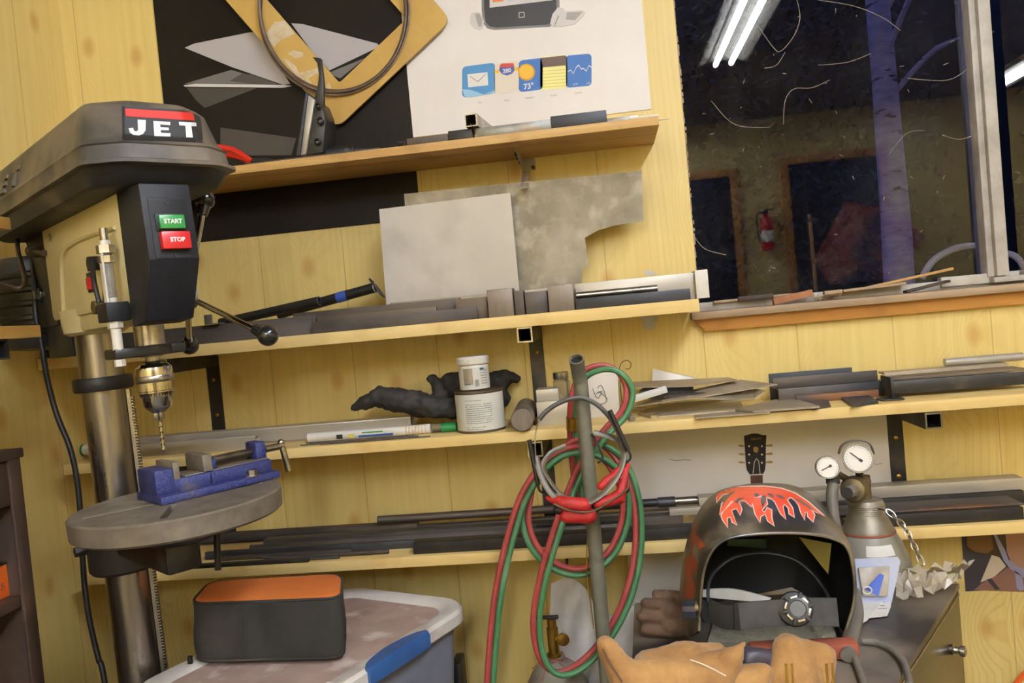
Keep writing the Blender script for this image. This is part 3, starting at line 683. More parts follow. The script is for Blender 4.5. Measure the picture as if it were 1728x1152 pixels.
dpp('clamp_bolt', MB().cyl((CX-.02, -.075, 1.16), (CX-.02, -.055, 1.16), .009, n=6), 'black_iron')
dpp('clamp_bolt', MB().cyl((CX+.06, .028, 1.175), (CX+.06, .06, 1.175), .013, n=6), 'black_iron')
dpp('crank_shaft', MB().tube(spline([(CX+.02, .09, 1.16), (CX+.03, .12, 1.165), (CX+.05, .125, 1.185)], 5), .006, 8), 'black_iron')
dpp('table_crank', MB().cyl((.0, .068, 1.195), (.0, .062, 1.13), .0052, n=10), 'black_iron')
# head casting
mb = MB().prism(rrect(-.345, 1.568, .05, 1.742, .012, 3), .078, basis((0, .038, 0), (1, 0, 0), (0, 0, 1)))
dpp('head_casting', mb, 'cream', bevel=.006)
dpp('head_collar', MB().lathe([(.044, 1.535), (.052, 1.54), (.056, 1.58)], 32, Matrix.Translation((CX, 0, 0))).box((CX, -.036, 1.54), (.05, .034, 1.575), b=.006), 'cream')
rid = [(-.27, -.041, 1.572), (-.255, -.041, 1.63), (-.24, -.041, 1.668), (-.205, -.041, 1.684), (-.12, -.041, 1.688), (.03, -.041, 1.684)]
dpp('raised_ridge', MB().tube(spline(rid, 8), .003, 8, flat=(.0035, .0045)), 'cream')
dpp('head_screw', MB().cyl((-.30, -.0405, 1.715), (-.30, -.043, 1.715), .006, n=10), 'bright_steel')
# black motor plate and motor
dpp('motor_plate', MB().box((-.47, -.035, 1.56), (-.34, .03, 1.735), b=.004).box((-.44, -.03, 1.5), (-.3, .03, 1.57), b=.004), 'black_paint')
dpp('motor', MB().lathe([(.03, 1.52), (.07, 1.525), (.076, 1.54), (.076, 1.69), (.07, 1.705), (.03, 1.71)], 32, Matrix.Translation((-.56, .0, 0))), 'black_paint')
mb = MB()
for k in range(5): mb.lathe([(.076, 1.55+k*.028), (.08, 1.554+k*.028), (.08, 1.56+k*.028), (.076, 1.564+k*.028)], 32, Matrix.Translation((-.56, .0, 0)), close=False)
dpp('cooling_rib', mb, 'black_paint')
dpp('plate_bolt', MB().cyl((-.425, -.036, 1.622), (-.425, -.039, 1.622), .014, n=18).cyl((-.425, -.039, 1.622), (-.425, -.046, 1.622), .009, n=6), 'bright_steel', smooth=20)
dpp('tension_bolt', MB().cyl((-.385, -.045, 1.7), (-.33, -.045, 1.69), .006, n=8).cyl((-.405, -.045, 1.703), (-.385, -.045, 1.7), .012, n=12), 'can_metal')
# belt cover and tray
def cov(w, xf, z, c1=.035, c2=.045, xr=-.5, yc=.007):
    p = [(xr, -w*.8), (xr+.03, -w), (xf-c1, -w), (xf, -w+c2), (xf, w-c2), (xf-c1, w), (xr+.03, w), (xr, w*.8)]
    out = []
    for i in range(8):
        a, b = Vector(p[i]), Vector(p[(i+1) % 8]); q = Vector(p[i-1])
        r = min(.012, (b-a).length*.3, (q-a).length*.3); A = a+(q-a).normalized()*r; B = a+(b-a).normalized()*r
        for t in (0, .5, 1): out.append(((1-t)**2*A+2*t*(1-t)*a+t*t*B))
    return [Vector((v.x, v.y+yc, z)) for v in out]
tray = MB().loft([cov(.086, .108, 1.731), cov(.094, .122, 1.734), cov(.103, .136, 1.752), cov(.104, .138, 1.7565)])
dpp('cover_tray', tray, 'tray_grey', smooth=40)
cover = MB().loft([cov(.106, .143, 1.7565), cov(.113, .152, 1.7575), cov(.113, .152, 1.7625), cov(.107, .144, 1.765), cov(.105, .14, 1.785), cov(.106, .1415, 1.787), cov(.1045, .1395, 1.7885), cov(.099, .130, 1.80), cov(.089, .116, 1.845), cov(.083, .106, 1.854), cov(.07, .088, 1.858)])
cv = dpp('belt_cover', cover, 'cover_grey', smooth=40)
bv = BVHTree.FromPolygons([PM @ v for v in cover.v], cover.f)
zz = lambda x, y: (x/2.304, 140+y/2.304)
def dp_decal(poly, m, off, name, par): return part(par, name, decal([zz(*p) for p in poly], bv, off, 5), m, smooth=0, fixn=False)
THM[cv.name] = PM
bd = dp_decal([(474, 90), (770, 108), (783, 150), (790, 232), (640, 224), (476, 222)], 'black_print', .001, 'badge', cv); THM[bd.name] = PM
dp_decal([(486, 99), (752, 115), (757, 146), (489, 129)], 'red_print', .0017, 'badge_bar', cv)
dp_decal([(535, 142), (567, 144), (566, 184), (556, 198), (540, 204), (519, 202), (505, 192), (500, 176), (517, 174), (522, 186), (531, 188), (537, 182)], 'white_print', .0017, 'letter', cv)
dp_decal([(596, 147), (662, 151), (662, 164), (623, 161), (624, 171), (656, 173), (657, 184), (625, 183), (626, 193), (664, 195), (662, 208), (600, 206)], 'white_print', .0017, 'letter', cv)
dp_decal([(695, 151), (762, 154), (765, 168), (744, 168), (750, 212), (724, 211), (721, 166), (697, 164)], 'white_print', .0017, 'letter', cv)
# embossed lettering on the long side
for k, ch in enumerate('JET'):
    dpp('embossed_letter', text_mb(ch, .045, basis((-.42+k*.075, -.0905, 1.812), (1, 0, 0), (0, .32, 1)), .0015, 1.5, depth=.0025), 'cover_grey', par=cv)
# switch box
y0, y1 = -.041, .031
mb = MB().prism([(.05, 1.534), (.1, 1.538), (.146, 1.622), (.139, 1.73), (.05, 1.733)], y1-y0, basis((0, y1, 0), (1, 0, 0), (0, 0, 1)))
sb = dpp('switch_box', mb, 'switch_black', bevel=.002); THM[sb.name] = PM
fx = basis((.1423, -.005, 1.668), (0, 1, 0), (-.0648, 0, 1))        # upper front face of the box
dpp('switch_plate', MB().prism(rrect(-.027, -.046, .027, .042, .004, 3), .0016, fx), 'switch_black', par=sb, bevel=.0005)
dpp('button_frame', MB().box((-.021, -.006, .001), (.021, .0185, .004), fx, b=.001), 'switch_black', par=sb)
dpp('start_button', MB().box((-.0175, -.004, .003), (.0185, .016, .010), fx, b=.0015), 'green_btn', par=sb, label='green START button')
dpp('stop_button', MB().box((-.0185, -.033, .001), (.0225, -.008, .012), fx, b=.0015), 'red_btn', par=sb, label='red STOP button')
dpp('start_lettering', text_mb('START', .0088, fx @ Matrix.Translation((.001, .006, .0102)), .0003), 'white_print', par=sb, smooth=0)
dpp('stop_lettering', text_mb('STOP', .0088, fx @ Matrix.Translation((.003, -.0205, .0122)), .0003), 'white_print', par=sb, smooth=0)
dpp('plate_screw', MB().cyl(fx @ Vector((0, .034, .0012)), fx @ Vector((0, .034, .0026)), .0035, n=14), 'rubber', par=sb)
dpp('plate_screw', MB().cyl(fx @ Vector((0.002, -.0405, .0012)), fx @ Vector((0.002, -.0405, .0026)), .0035, n=14), 'rubber', par=sb)
h_ = LP(289, 474, 'x', .13)
fl = basis((.1325, h_.y, 1.597), (0, 1, 0), (.48, 0, .877))
dpp('key_hole', MB().cyl(fl @ Vector((0, 0, -.002)), fl @ Vector((0, 0, .0008)), .006, n=18), 'helmet_inner', par=sb)
# feed hub, arms and knobs
hx, hz = -.018, 1.577
dpp('feed_hub', MB().lathe([(.026, 0), (.026, .03), (.02, .034), (.02, .052), (.012, .055)], 24, frame_to((hx, .032, hz), (hx, .09, hz))), 'reg_grey')
for tip in ((346, 337), (452, 566), (320, 583)):
    k_ = LP(*tip, 'y', .13); s_ = Vector((hx, .074, hz)); d_ = (k_-s_).normalized()
    ar = dpp('feed_arm', MB().cyl(s_, k_-d_*.012, .0046, .0052, 12), 'chrome'); THM[ar.name] = PM
    dpp('arm_knob', MB().sphere(k_, .0165, 12).cyl(k_-d_*.028, k_-d_*.008, .0085, .012, 16), 'knob_black', par=ar)
# depth stop
rx, ry = .029, -.058
dpp('depth_rod', MB().cyl((rx, ry, 1.50), (rx, ry, 1.665), .0075, n=16), 'white_plastic')
mb = MB()
for k in range(46): mb.lathe([(.0074, 1.58+k*.0016), (.0081, 1.5808+k*.0016), (.0074, 1.5816+k*.0016)], 12, Matrix.Translation((rx, ry, 0)), close=False)
dpp('depth_thread', mb, 'bright_steel', kind='stuff')
dpp('depth_scale', MB().box((rx-.004, ry-.0098, 1.56), (rx+.0075, ry-.007, 1.655)), 'white_plastic')
dpp('stop_nut', MB().lathe([(.012, 1.632), (.0125, 1.642)], 6, Matrix.Translation((rx, ry, 0))), 'bright_steel', smooth=20)
dpp('stop_nut', MB().lathe([(.0135, 1.646), (.0135, 1.658)], 6, Matrix.Translation((rx, ry, 0))), 'bright_steel', smooth=20)
dpp('rod_tip', MB().cyl((rx, ry, 1.655), (rx, ry, 1.683), .0062, n=12), 'bright_steel')
dpp('depth_block', MB().box((rx-.03, ry-.014, 1.545), (rx+.014, -.038, 1.573), b=.002), 'switch_black')
dpp('rod_nut', MB().lathe([(.011, 1.535), (.011, 1.5445)], 6, Matrix.Translation((rx, ry, 0))), 'white_plastic', smooth=20)
dpp('lock_lever', MB().tube(spline([(-.035, -.056, 1.578), (-.04, -.058, 1.61), (-.03, -.06, 1.645)], 6), .004, 8), 'rubber')
dpp('lever_knob', MB().cyl((-.05, -.04, 1.64), (-.05, -.06, 1.64), .011, n=16), 'rubber')
dpp('lever_tag', MB().box((-.115, -.0425, 1.634), (-.06, -.0405, 1.646)), 'black_print')
dpp('lamp_switch', MB().box((-.125, -.0425, 1.6), (-.09, -.0395, 1.632), b=.001), 'rubber')
dpp('rocker', MB().box((-.119, -.046, 1.604), (-.1, -.041, 1.624), rotm('X', 0), b=.001), 'red_btn', label='small red rocker switch')
dpp('pinion_nut', MB().cyl((-.06, -.04, 1.572), (-.06, -.058, 1.572), .012, n=6).cyl((-.02, -.038, 1.58), (-.02, -.05, 1.58), .02, n=20), 'bright_steel', smooth=20)
# quill, chuck, bit
dpp('quill', MB().lathe([(.0225, 1.498), (.0225, 1.545)], 28), 'bright_steel')
dpp('depth_collar', MB().lathe([(.0226, 1.488), (.03, 1.489), (.03, 1.504), (.0226, 1.505)], 28, close=False).box((-.014, -.066, 1.4885), (.037, .0, 1.5045), b=.004).box((-.012, 0, 1.4885), (.014, .05, 1.5045), b=.004), 'black_paint')
dpp('collar_nut', MB().lathe([(.008, 1.478), (.008, 1.488)], 6, Matrix.Translation((rx, ry, 0))), 'white_plastic', smooth=20)
dpp('spindle_nose', MB().lathe([(.0135, 1.476), (.0105, 1.48), (.0105, 1.486), (.017, 1.487), (.017, 1.498)], 24), 'bright_steel')
ck = dpp('chuck', MB().lathe([(.009, 1.399), (.017, 1.405), (.0215, 1.411), (.0222, 1.43), (.0272, 1.431), (.0276, 1.446), (.0276, 1.462), (.0265, 1.470), (.021, 1.4755), (.012, 1.477)], 48), 'chrome'); THM[ck.name] = PM
dpp('chuck_band', MB().lathe([(.0277, 1.447), (.0284, 1.448), (.0284, 1.4565), (.0277, 1.4575)], 48, close=False), 'steel', par=ck)
mb = MB()
for k in range(36):
    Mk = rotm('Z', 2*math.pi*k/36); mb.add([(.0276, -.0019, 1.434), (.0276, .0019, 1.434), (.0235, 0, 1.4235), (.022, -.0015, 1.434), (.022, .0015, 1.434)], [(0, 1, 2), (0, 2, 3), (1, 4, 2), (3, 2, 4), (0, 3, 4, 1)], Mk)
dpp('chuck_teeth', mb, 'chrome', par=ck, kind='stuff')
dpp('key_socket', MB().cyl((.0205*math.cos(-.9), .0205*math.sin(-.9), 1.421), (.0224*math.cos(-.9), .0224*math.sin(-.9), 1.421), .003, n=12).cyl((.0205*math.cos(.3), .0205*math.sin(.3), 1.421), (.0224*math.cos(.3), .0224*math.sin(.3), 1.421), .003, n=12), 'helmet_inner', par=ck)
mb = MB()
for k in range(3): mb.box((.0015, -.003, 1.388), (.008, .003, 1.402), rotm('Z', R(120*k)), b=.001)
dpp('chuck_jaw', mb, 'steel', par=ck)
loops = []
for i in range(42):
    z = 1.395-.060*i/41; tw = i*.5; r0 = .0029 if i < 39 else .0029*(41-i)/3+.0002
    loops.append([Vector((r0*(1 if j % 5 else .55)*math.cos(tw+2*math.pi*j/10), r0*(1 if j % 5 else .55)*math.sin(tw+2*math.pi*j/10), z)) for j in range(10)])
dpp('drill_bit', MB().loft(loops), 'chrome', smooth=60)
# cord
cp = [PD(38, 375, 1.62), PD(52, 420, 1.60), PD(58, 470, 1.58), PD(60, 530, 1.57), PD(70, 580, 1.57), PD(80, 640, 1.57), PD(96, 700, 1.57), PD(118, 755, 1.57), PD(130, 810, 1.57), PD(136, 870, 1.57), PD(139, 930, 1.57), PD(143, 990, 1.57), PD(152, 1050, 1.57), PD(166, 1110, 1.57), PD(180, 1170, 1.56)]
e = cp[-1].copy(); cp += [Vector((e.x+.02, e.y, .4)), Vector((e.x+.02, e.y, .02))]
part(dp, 'power_cord', MB().tube(spline(cp, 6), .0052, 10), 'rubber')
cp = [PD(0, 478, 1.5), PD(15, 482, 1.5), PD(33, 486, 1.5), PD(42, 470, 1.52), PD(30, 420, 1.55), PD(32, 385, 1.58)]
part(dp, 'motor_lead', MB().tube(spline(cp, 6), .0042, 8), 'can_metal')

# ================================================================== vise on the table
vs_t = thing('drill_press_vise', 'blue hammered-paint machine vise bolted on the drill press table', 'vise', (0, 0, 0), rot=PM @ Matrix.Translation((-.03, .078, TZ)))
# local: x towards operator, y along the screw, z up
def vp(name, mb, m, **k): return part(k.pop('par', vs_t), name, mb, m, local=True, **k)
Lv = .1
vp('base', MB().box((-.05, -Lv, .0005), (.054, Lv, .013), b=.002).box((-.034, -Lv+.01, .012), (.036, Lv-.004, .033), b=.003), 'vise_blue')
vp('slideway', MB().box((-.028, -.05, .031), (.030, Lv-.006, .0345), b=.001), 'cast_table')
vp('fixed_jaw', MB().box((-.036, -Lv, .012), (.038, -Lv+.03, .052), b=.003), 'vise_blue')
vp('jaw_plate', MB().box((-.034, -Lv+.03, .032), (.036, -Lv+.04, .060), b=.001), 'cast_table')
vp('moving_jaw', MB().box((-.034, -.022, .034), (.036, -.006, .062), b=.002), 'cast_table')
vp('jaw_back', MB().box((-.02, -.007, .034), (.026, .006, .052), b=.003), 'vise_blue')
vp('end_block', MB().box((-.016, .076, .03), (.024, .095, .063), b=.003), 'vise_blue')
pr = []
for k in range(84): pr += [(.0064, .0012*2*k*.5), (.0075, .0012*2*k*.5+.0006)]
vp('screw', MB().lathe(pr, 14, frame_to((.004, .002, .046), (.004, .1, .046))).cyl((.004, .098, .046), (.004, .138, .046), .0062, n=14), 'bright_steel', smooth=50)
vp('handle', MB().cyl((.004, .134, .052), (.008, .14, .0), .0055, n=14).sphere((.004, .134, .052), .0062, 8), 'bright_steel')
vp('clamp_bolt', MB().cyl((.044, .055, .0128), (.044, .055, .015), .013, n=20).cyl((.044, .055, .015), (.044, .055, .023), .0085, n=6), 'bright_steel', smooth=20)
vp('web_rib', MB().box((.036, -.012, .012), (.041, -.006, .031), b=.001), 'vise_blue')
mb = MB(); rg = random.Random(3)
for k in range(150):
    x, y = rg.uniform(.02, .075), rg.uniform(-.13, .1)
    if x < .056 and abs(y) < Lv: z = .0133
    else: z = .0003
    if .034 < x < .038 and abs(y) < Lv: continue
    a = rg.uniform(0, 6); l = rg.uniform(.0006, .0022); d = Vector((math.cos(a), math.sin(a), rg.uniform(0, .6)))*l; n = Vector((-d.y, d.x, 0))*.5
    c = Vector((x, y, z)); mb.add([c, c+d, c+d+n+Vector((0, 0, .0005)), c+n], [(0, 1, 2, 3)])
vp('metal_swarf', mb, 'chrome', smooth=0, fixn=False, kind='stuff')

# ================================================================== shelves, their steel and the wall sheets
S1, S2, S3, S4 = 1.870, 1.4985, 1.2615, 1.0155        # shelf tops
SF = -.22
s1r = P(1112, 205, -.2).x
sh1 = solo('shelf_board', MB().box((-1.25, -.2, S1-.018), (s1r, -.001, S1), b=.0008), 'plywood', 'plywood shelf board at the top, under the posters', 'shelf')
sh2 = solo('shelf_board', MB().box((-1.25, SF, S2-.025), (P(1180, 515, SF).x, -.004, S2), b=.001), 'pine', 'pine shelf board carrying the leaning metal sheets', 'shelf')
# far end of shelf 2 has a sawn corner piece
sh3 = solo('shelf_board', MB().box((P(108, 797, SF).x, SF, S3-.0215), (1.5, -.004, S3), b=.001), 'pine', 'pine shelf board carrying the paint can and scrap plates', 'shelf')
sh4 = solo('shelf_board', MB().box((-1.2, SF, S4-.022), (1.5, -.004, S4), b=.001), 'pine', 'pine shelf board, lowest one, under the long dark steel bars', 'shelf')
# uprights with tube arms
def standard(px, py, z0, z1, arms, label, w=.032, axm=None):
    x = P(px, py, -.004).x
    t = thing('shelf_upright', label, 'upright', (x, -.004, z0), 'steel uprights of the shelves')
    u = part(t, 'upright_strip', MB().box((x-w/2, -.004, z0), (x+w/2, 0, z1)), 'black_iron', smooth=0)
    for z in [z0+.03+k*.085 for k in range(int((z1-z0)/.085))]:
        b = MB().lathe([(.0048, 0), (.0048, .0015), (.002, .003)], 10, frame_to((x, -.004, z), (x, -.01, z)))
        part(t, 'bolt', b, 'brass')
    for zt, dx in arms:
        o_, i_ = .0155, .0125
        m2 = MB(); yf, yb = SF-.012, -.0045; xx = x+dx; zc = zt-o_-.0003
        for a, b in (((-o_, -o_), (o_, -i_)), ((-o_, i_), (o_, o_)), ((-o_, -i_), (-i_, i_)), ((i_, -i_), (o_, i_))):
            m2.box((xx+a[0], yf, zc+a[1]), (xx+b[0], yb, zc+b[1]))
        part(t, 'tube_arm', m2, 'black_iron', smooth=0)
        part(t, 'cut_end', MB().box((xx-o_, yf-.0004, zc-o_), (xx+o_, yf-.0001, zc-i_)).box((xx-o_, yf-.0004, zc+i_), (xx+o_, yf-.0001, zc+o_)).box((xx-o_, yf-.0004, zc-i_), (xx-i_, yf-.0001, zc+i_)).box((xx+i_, yf-.0004, zc-i_), (xx+o_, yf-.0001, zc+i_)), 'bright_steel', smooth=0)
    return t
standard(362, 655, .955, S2-.032, [(S2-.025, 0), (S3-.0215, 0)], 'black steel upright behind the drill press feed handles')
standard(907, 610, .955, S2-.032, [(S2-.025, 0), (S3-.0215, 0)], 'black steel upright behind the round bar and aluminium block')
standard(1513, 755, .955, S3-.028, [(S3-.0215, 0)], 'black steel upright beside the guitar board')
# steel bracket under the plywood shelf
bx = P(890, 275, -.003).x
t = thing('shelf_bracket', 'folded grey steel bracket under the plywood shelf', 'bracket', (bx, -.001, 1.824))
part(t, 'gusset', MB().prism([(-.002, 1.824), (-.005, 1.824), (-.15, 1.845), (-.15, S1-.0185), (-.002, S1-.0185)], .002, basis((bx-.012, 0, 0), (0, 1, 0), (0, 0, 1))), 'bracket_grey', smooth=0)
part(t, 'wall_flange', MB().box((bx-.012, -.003, 1.824), (bx+.018, -.001, S1-.0185)), 'bracket_grey', smooth=0)
part(t, 'front_lip', MB().poly3([(bx-.012, -.006, 1.824), (bx+.004, -.006, 1.824), (bx+.004, -.151, 1.845), (bx-.012, -.151, 1.845)], .002, (0, .5, -1)), 'bracket_grey', smooth=0)
for (yy, zz_) in ((-.12, 1.842), (-.08, 1.842), (-.04, 1.838)):
    part(t, 'rivet', MB().cyl((bx-.0105, yy, zz_), (bx-.016, yy, zz_), .0045, n=12), 'black_iron')
part(t, 'rivet', MB().cyl((bx+.012, -.003, 1.83), (bx+.012, -.007, 1.83), .0045, n=12), 'black_iron')
# short shelves on the left wall
for (a, b, lab) in (((68, 548), .0205, 'short pine board on the left wall beside the drill press motor'), ((17, 367), .0205, 'short pine board on the left wall level with the belt cover')):
    p = P(a[0], a[1], -.60)
    solo('wall_board', MB().box((XL+.001, -1.0, p.z-b), (p.x, -.60, p.z), b=.001), 'pine_y', lab, 'shelf')
p = P(68, 548, -.60); tz = p.z-.0205-.0163; xe = p.x-.004
mb = MB()
for a, b in (((-.016, -.016), (.016, -.013)), ((-.016, .013), (.016, .016)), ((-.016, -.013), (-.013, .013)), ((.013, -.013), (.016, .013))): mb.box((XL+.001, -.69+a[0], tz+a[1]), (xe, -.69+b[0], tz+b[1]))
solo('bracket_tube', mb, 'black_iron', 'black square tube bracket under the short pine board', 'bracket', smooth=0)

# ---- posters
def pol(par, pxs, m, name, lift=.0004, base=-.0022):
    return part(par, name, MB().poly3([P(a, b, base) for a, b in pxs], lift), m, smooth=0)
z4 = lambda x, y: (240+x/3.323, y/3.323)
z5 = lambda x, y: (660+x/3.323, y/3.323)
bp_ = solo('laptop_poster', MB().box((P(268, 90).x, -.002, 1.742), (-.4155, -.0003, 2.54)), 'poster_black', 'black poster with a silver laptop printed on it', 'poster', smooth=0)
pol(bp_, [z4(*p) for p in ((238, 268), (290, 245), (600, 182), (640, 180), (830, 470), (790, 475), (500, 375))], 'p_lap1', 'printed_lid')
pol(bp_, [z4(*p) for p in ((835, 130), (900, 135), (1320, 245), (1330, 262), (1050, 395), (960, 300))], 'p_lap1', 'printed_lid')
pol(bp_, [z4(*p) for p in ((236, 470), (500, 392), (760, 470))], 'p_lap2', 'printed_deck')
pol(bp_, [z4(*p) for p in ((490, 455), (560, 412), (620, 420), (750, 466), (620, 470))], 'p_lap3', 'printed_keys', .0006)
pol(bp_, [z4(*p) for p in ((232, 478), (300, 470), (800, 476), (840, 482), (790, 492), (240, 486))], 'p_edge', 'printed_edge', .0007)
pol(bp_, [z4(*p) for p in ((250, 492), (640, 495), (350, 605), (300, 560))], 'p_refl', 'printed_reflection')
pol(bp_, [z4(*p) for p in ((1040, 410), (1250, 325), (1110, 440))], 'p_lap2', 'printed_deck')
pol(bp_, [(372, 215), (500, 233), (492, 262), (372, 262)], 'p_refl', 'printed_reflection', .0003)
wp = solo('phone_poster', MB().box((-.4145, -.0025, P(698, 232).z), (P(1096, 150).x, -.0003, 2.54)), 'poster_white', 'white poster with a phone and a row of app icons', 'poster', smooth=0)
def wl(pxs, m, name, l=.0004): return pol(wp, [z5(*p) for p in pxs], m, name, l, -.0027)
wl([(525, -600), (500, -560), (508, 60), (515, 130), (540, 160), (580, 168), (890, 150), (935, 120), (945, 60), (935, -600), (905, -640)], 'p_bezel', 'printed_phone_rim')
wl([(532, -588), (513, -555), (522, 60), (530, 125), (552, 148), (590, 155), (880, 138), (918, 112), (928, 55), (920, -595), (900, -626)], 'p_phone', 'printed_phone', .0006)
wl([(545, -470), (553, 44), (905, 2), (897, -510)], 'p_lgrey', 'printed_screen', .0008)
wl([(568, -20), (570, 14), (630, 8), (628, -20)], 'p_orange', 'printed_icon', .001); wl([(655, -20), (657, 6), (705, 1), (705, -20)], 'p_sky', 'printed_icon', .001)
wl([(714, 72), (718, 68), (744, 66), (749, 70), (750, 96), (746, 100), (720, 102), (715, 98)], 'p_mgrey', 'printed_button', .0008)
wl([(720, 75), (743, 72), (744, 94), (721, 96)], 'p_phone', 'printed_button', .001)
wl([(443, 95), (455, 72), (480, 66), (505, 75), (522, 120), (515, 160), (495, 168), (465, 158), (446, 135)], 'p_lgrey', 'printed_earbud', .0008)
wl([(470, 80), (495, 75), (512, 110), (508, 150), (490, 150)], 'p_mgrey', 'printed_earbud', .001)
wl([(892, 130), (905, 80), (935, 42), (965, 45), (975, 62), (1070, 58), (1090, 68), (1080, 90), (1030, 135), (960, 150), (905, 150)], 'p_lgrey', 'printed_earbud', .0008)
wl([(985, 70), (1075, 66), (1030, 115), (980, 110)], 'p_mgrey', 'printed_earbud', .001)
for k in range(6): wl([(915+k*4, 145-k*10), (921+k*4, 145-k*10), (921+k*4, 139-k*10), (915+k*4, 139-k*10)], 'p_phone', 'printed_dot', .001)
def ic(x0, y0, x1, y1, m, d, r=22): # rounded sheared tile, d = rise across
    ring = rrect(x0, y0, x1, y1, r, 4); return wl([(a, b-d*(a-x0)/(x1-x0)) for a, b in ring], m, 'printed_icon')
ic(398, 375, 582, 548, 'p_blue', 24)
wl([(400, 500), (450, 505), (520, 530), (582, 505), (582, 520), (440, 547), (412, 540)], 'p_sky', 'printed_icon', .0006)
wl([(428, 417), (540, 405), (545, 478), (433, 490)], 'white_print', 'printed_envelope', .0007)
wl([(442, 425), (486, 455), (530, 413), (532, 417), (487, 462), (440, 429)], 'p_mgrey', 'printed_envelope_fold', .0009)
ic(578, 358, 718, 530, 'p_paper', 20)
wl([(580, 395), (607, 390), (607, 408), (580, 415)], 'p_sun', 'printed_road', .0006); wl([(690, 380), (715, 376), (716, 395), (690, 398)], 'p_sun', 'printed_road', .0006)
wl([(610, 365), (620, 358), (685, 355), (690, 366), (692, 395), (680, 412), (650, 424), (622, 415), (606, 395)], 'p_navy', 'printed_shield', .0007)
wl([(612, 364), (620, 357), (684, 354), (690, 366), (690, 375), (610, 380)], 'p_rred', 'printed_shield_top', .0009)
ic(716, 340, 850, 517, 'p_blue2', 16)
wl([(760+a, 405+b) for a, b in [(48*math.cos(t*.4), 48*math.sin(t*.4)) for t in range(16)]], 'p_sun2', 'printed_sun', .0007)
wl([(758+a, 403+b) for a, b in [(40*math.cos(t*.4), 40*math.sin(t*.4)) for t in range(16)]], 'p_sun', 'printed_sun', .0009)
ic(836, 322, 988, 505, 'p_note', 14)
wl([(838, 326), (975, 311), (984, 318), (984, 366), (850, 378), (846, 345)], 'p_brown', 'printed_notebook', .0007)
for k in range(6): wl([(852, 398+k*18), (984, 388+k*18), (984, 391+k*18), (852, 401+k*18)], 'p_nline', 'printed_line', .0006)
ic(980, 312, 1124, 492, 'p_blue2', 12)
for pa, pb in zip(((990, 398), (1008, 390), (1022, 410), (1038, 375), (1052, 362), (1066, 385), (1078, 380), (1094, 396), (1110, 365)), ((1008, 390), (1022, 410), (1038, 375), (1052, 362), (1066, 385), (1078, 380), (1094, 396), (1110, 365), (1124, 375))):
    wl([pa, pb, (pb[0], pb[1]+6), (pa[0], pa[1]+6)], 'white_print', 'printed_graph', .0008)
Bw = lambda x, y: basis(P(*z5(x, y), -.0034), P(*z5(x+20, y-3), -.0034)-P(*z5(x, y), -.0034), (0, 0, 1))
part(wp, 'printed_number', text_mb('280', .013, Bw(649, 397), .0003, depth=.0002), 'white_print', smooth=0)
part(wp, 'printed_number', text_mb('73°', .017, Bw(772, 484), .0004, depth=.0002), 'white_print', smooth=0)
for s_, x, y in (('Mail', 498, 575), ('Maps', 648, 562), ('Weather', 778, 547), ('Notes', 912, 534), ('Stocks', 1050, 520)):
    part(wp, 'printed_caption', text_mb(s_, .006, Bw(x, y), depth=.0001), 'p_mgrey', smooth=0)
for s_, x, y in (('June', 1034, 470), ('July', 1106, 465)): part(wp, 'printed_caption', text_mb(s_, .006, Bw(x, y), depth=.0002), 'white_print', smooth=0)

# ---- guitar board on the wall behind the lower shelves
gl = P(1046, 800).x; gr_ = P(1500, 760).x
gb = solo('guitar_board', MB().box((gl, -.003, .72), (gr_, -.0003, 1.234)), 'poster_grey', 'pale grey board with a guitar headstock printed on it', 'poster', smooth=0)
part(gb, 'board_edge', MB().box((gr_, -.0035, .72), (gr_+.004, -.0003, 1.234)), 'stained', smooth=0)
zg = lambda x, y: (1040+x/2.5116, 560+y/2.5116)
def gg(pxs, m, name, l=.0004): return pol(gb, [zg(*p) for p in pxs], m, name, l, -.0032)
gg([(541, 440), (555, 436), (575, 430), (600, 430), (620, 437), (636, 437), (634, 480), (633, 560), (630, 585), (622, 602), (567, 605), (553, 585), (549, 560)], 'p_guitar', 'printed_headstock')
gg([(568, 604), (620, 602), (622, 690), (572, 690)], 'p_neck', 'printed_neck')
gg([(566, 603), (621, 600), (621, 605), (567, 608)], 'p_paper', 'printed_nut', .0007)
gg([(580, 490), (590, 485), (602, 490), (600, 508), (592, 512), (582, 506)], 'p_gold', 'printed_crown', .0007)
for k in range(3):
    y = 483+k*35
    gg([(518, y-4), (530, y-6), (545, y-2), (545, y+3), (530, y+4), (518, y+2)], 'p_gold', 'printed_tuner'); gg([(634, y-4), (652, y-8), (663, y-6), (662, y+2), (650, y+3), (634, y+2)], 'p_gold', 'printed_tuner')
    for x in (563, 617): gg([(x-5, y), (x, y-6+2), (x+5, y), (x, y+6)], 'p_paper', 'printed_peg', .0007)
for pa, pb in (((578, 600), (584, 550)), ((584, 550), (592, 535)), ((592, 535), (602, 548)), ((602, 548), (608, 600))):
    gg([pa, pb, (pb[0]+3, pb[1]), (pa[0]+3, pa[1])], 'p_paper', 'printed_line', .0007)
part(gb, 'printed_script', text_mb('Gibson', .008, basis(P(*zg(592, 452), -.0037), (1, 0, .05), (0, 0, 1)), depth=.0001), 'p_gold', smooth=0)
for pts in ([(225, 537), (250, 543), (285, 540), (318, 541)], [(1080, 545), (1100, 560), (1128, 555)]): pol(gb, [zg(*p) for p in pts]+[zg(p[0], p[1]+3) for p in pts[::-1]], 'p_mgrey', 'pencil_mark', .0004, -.0032)

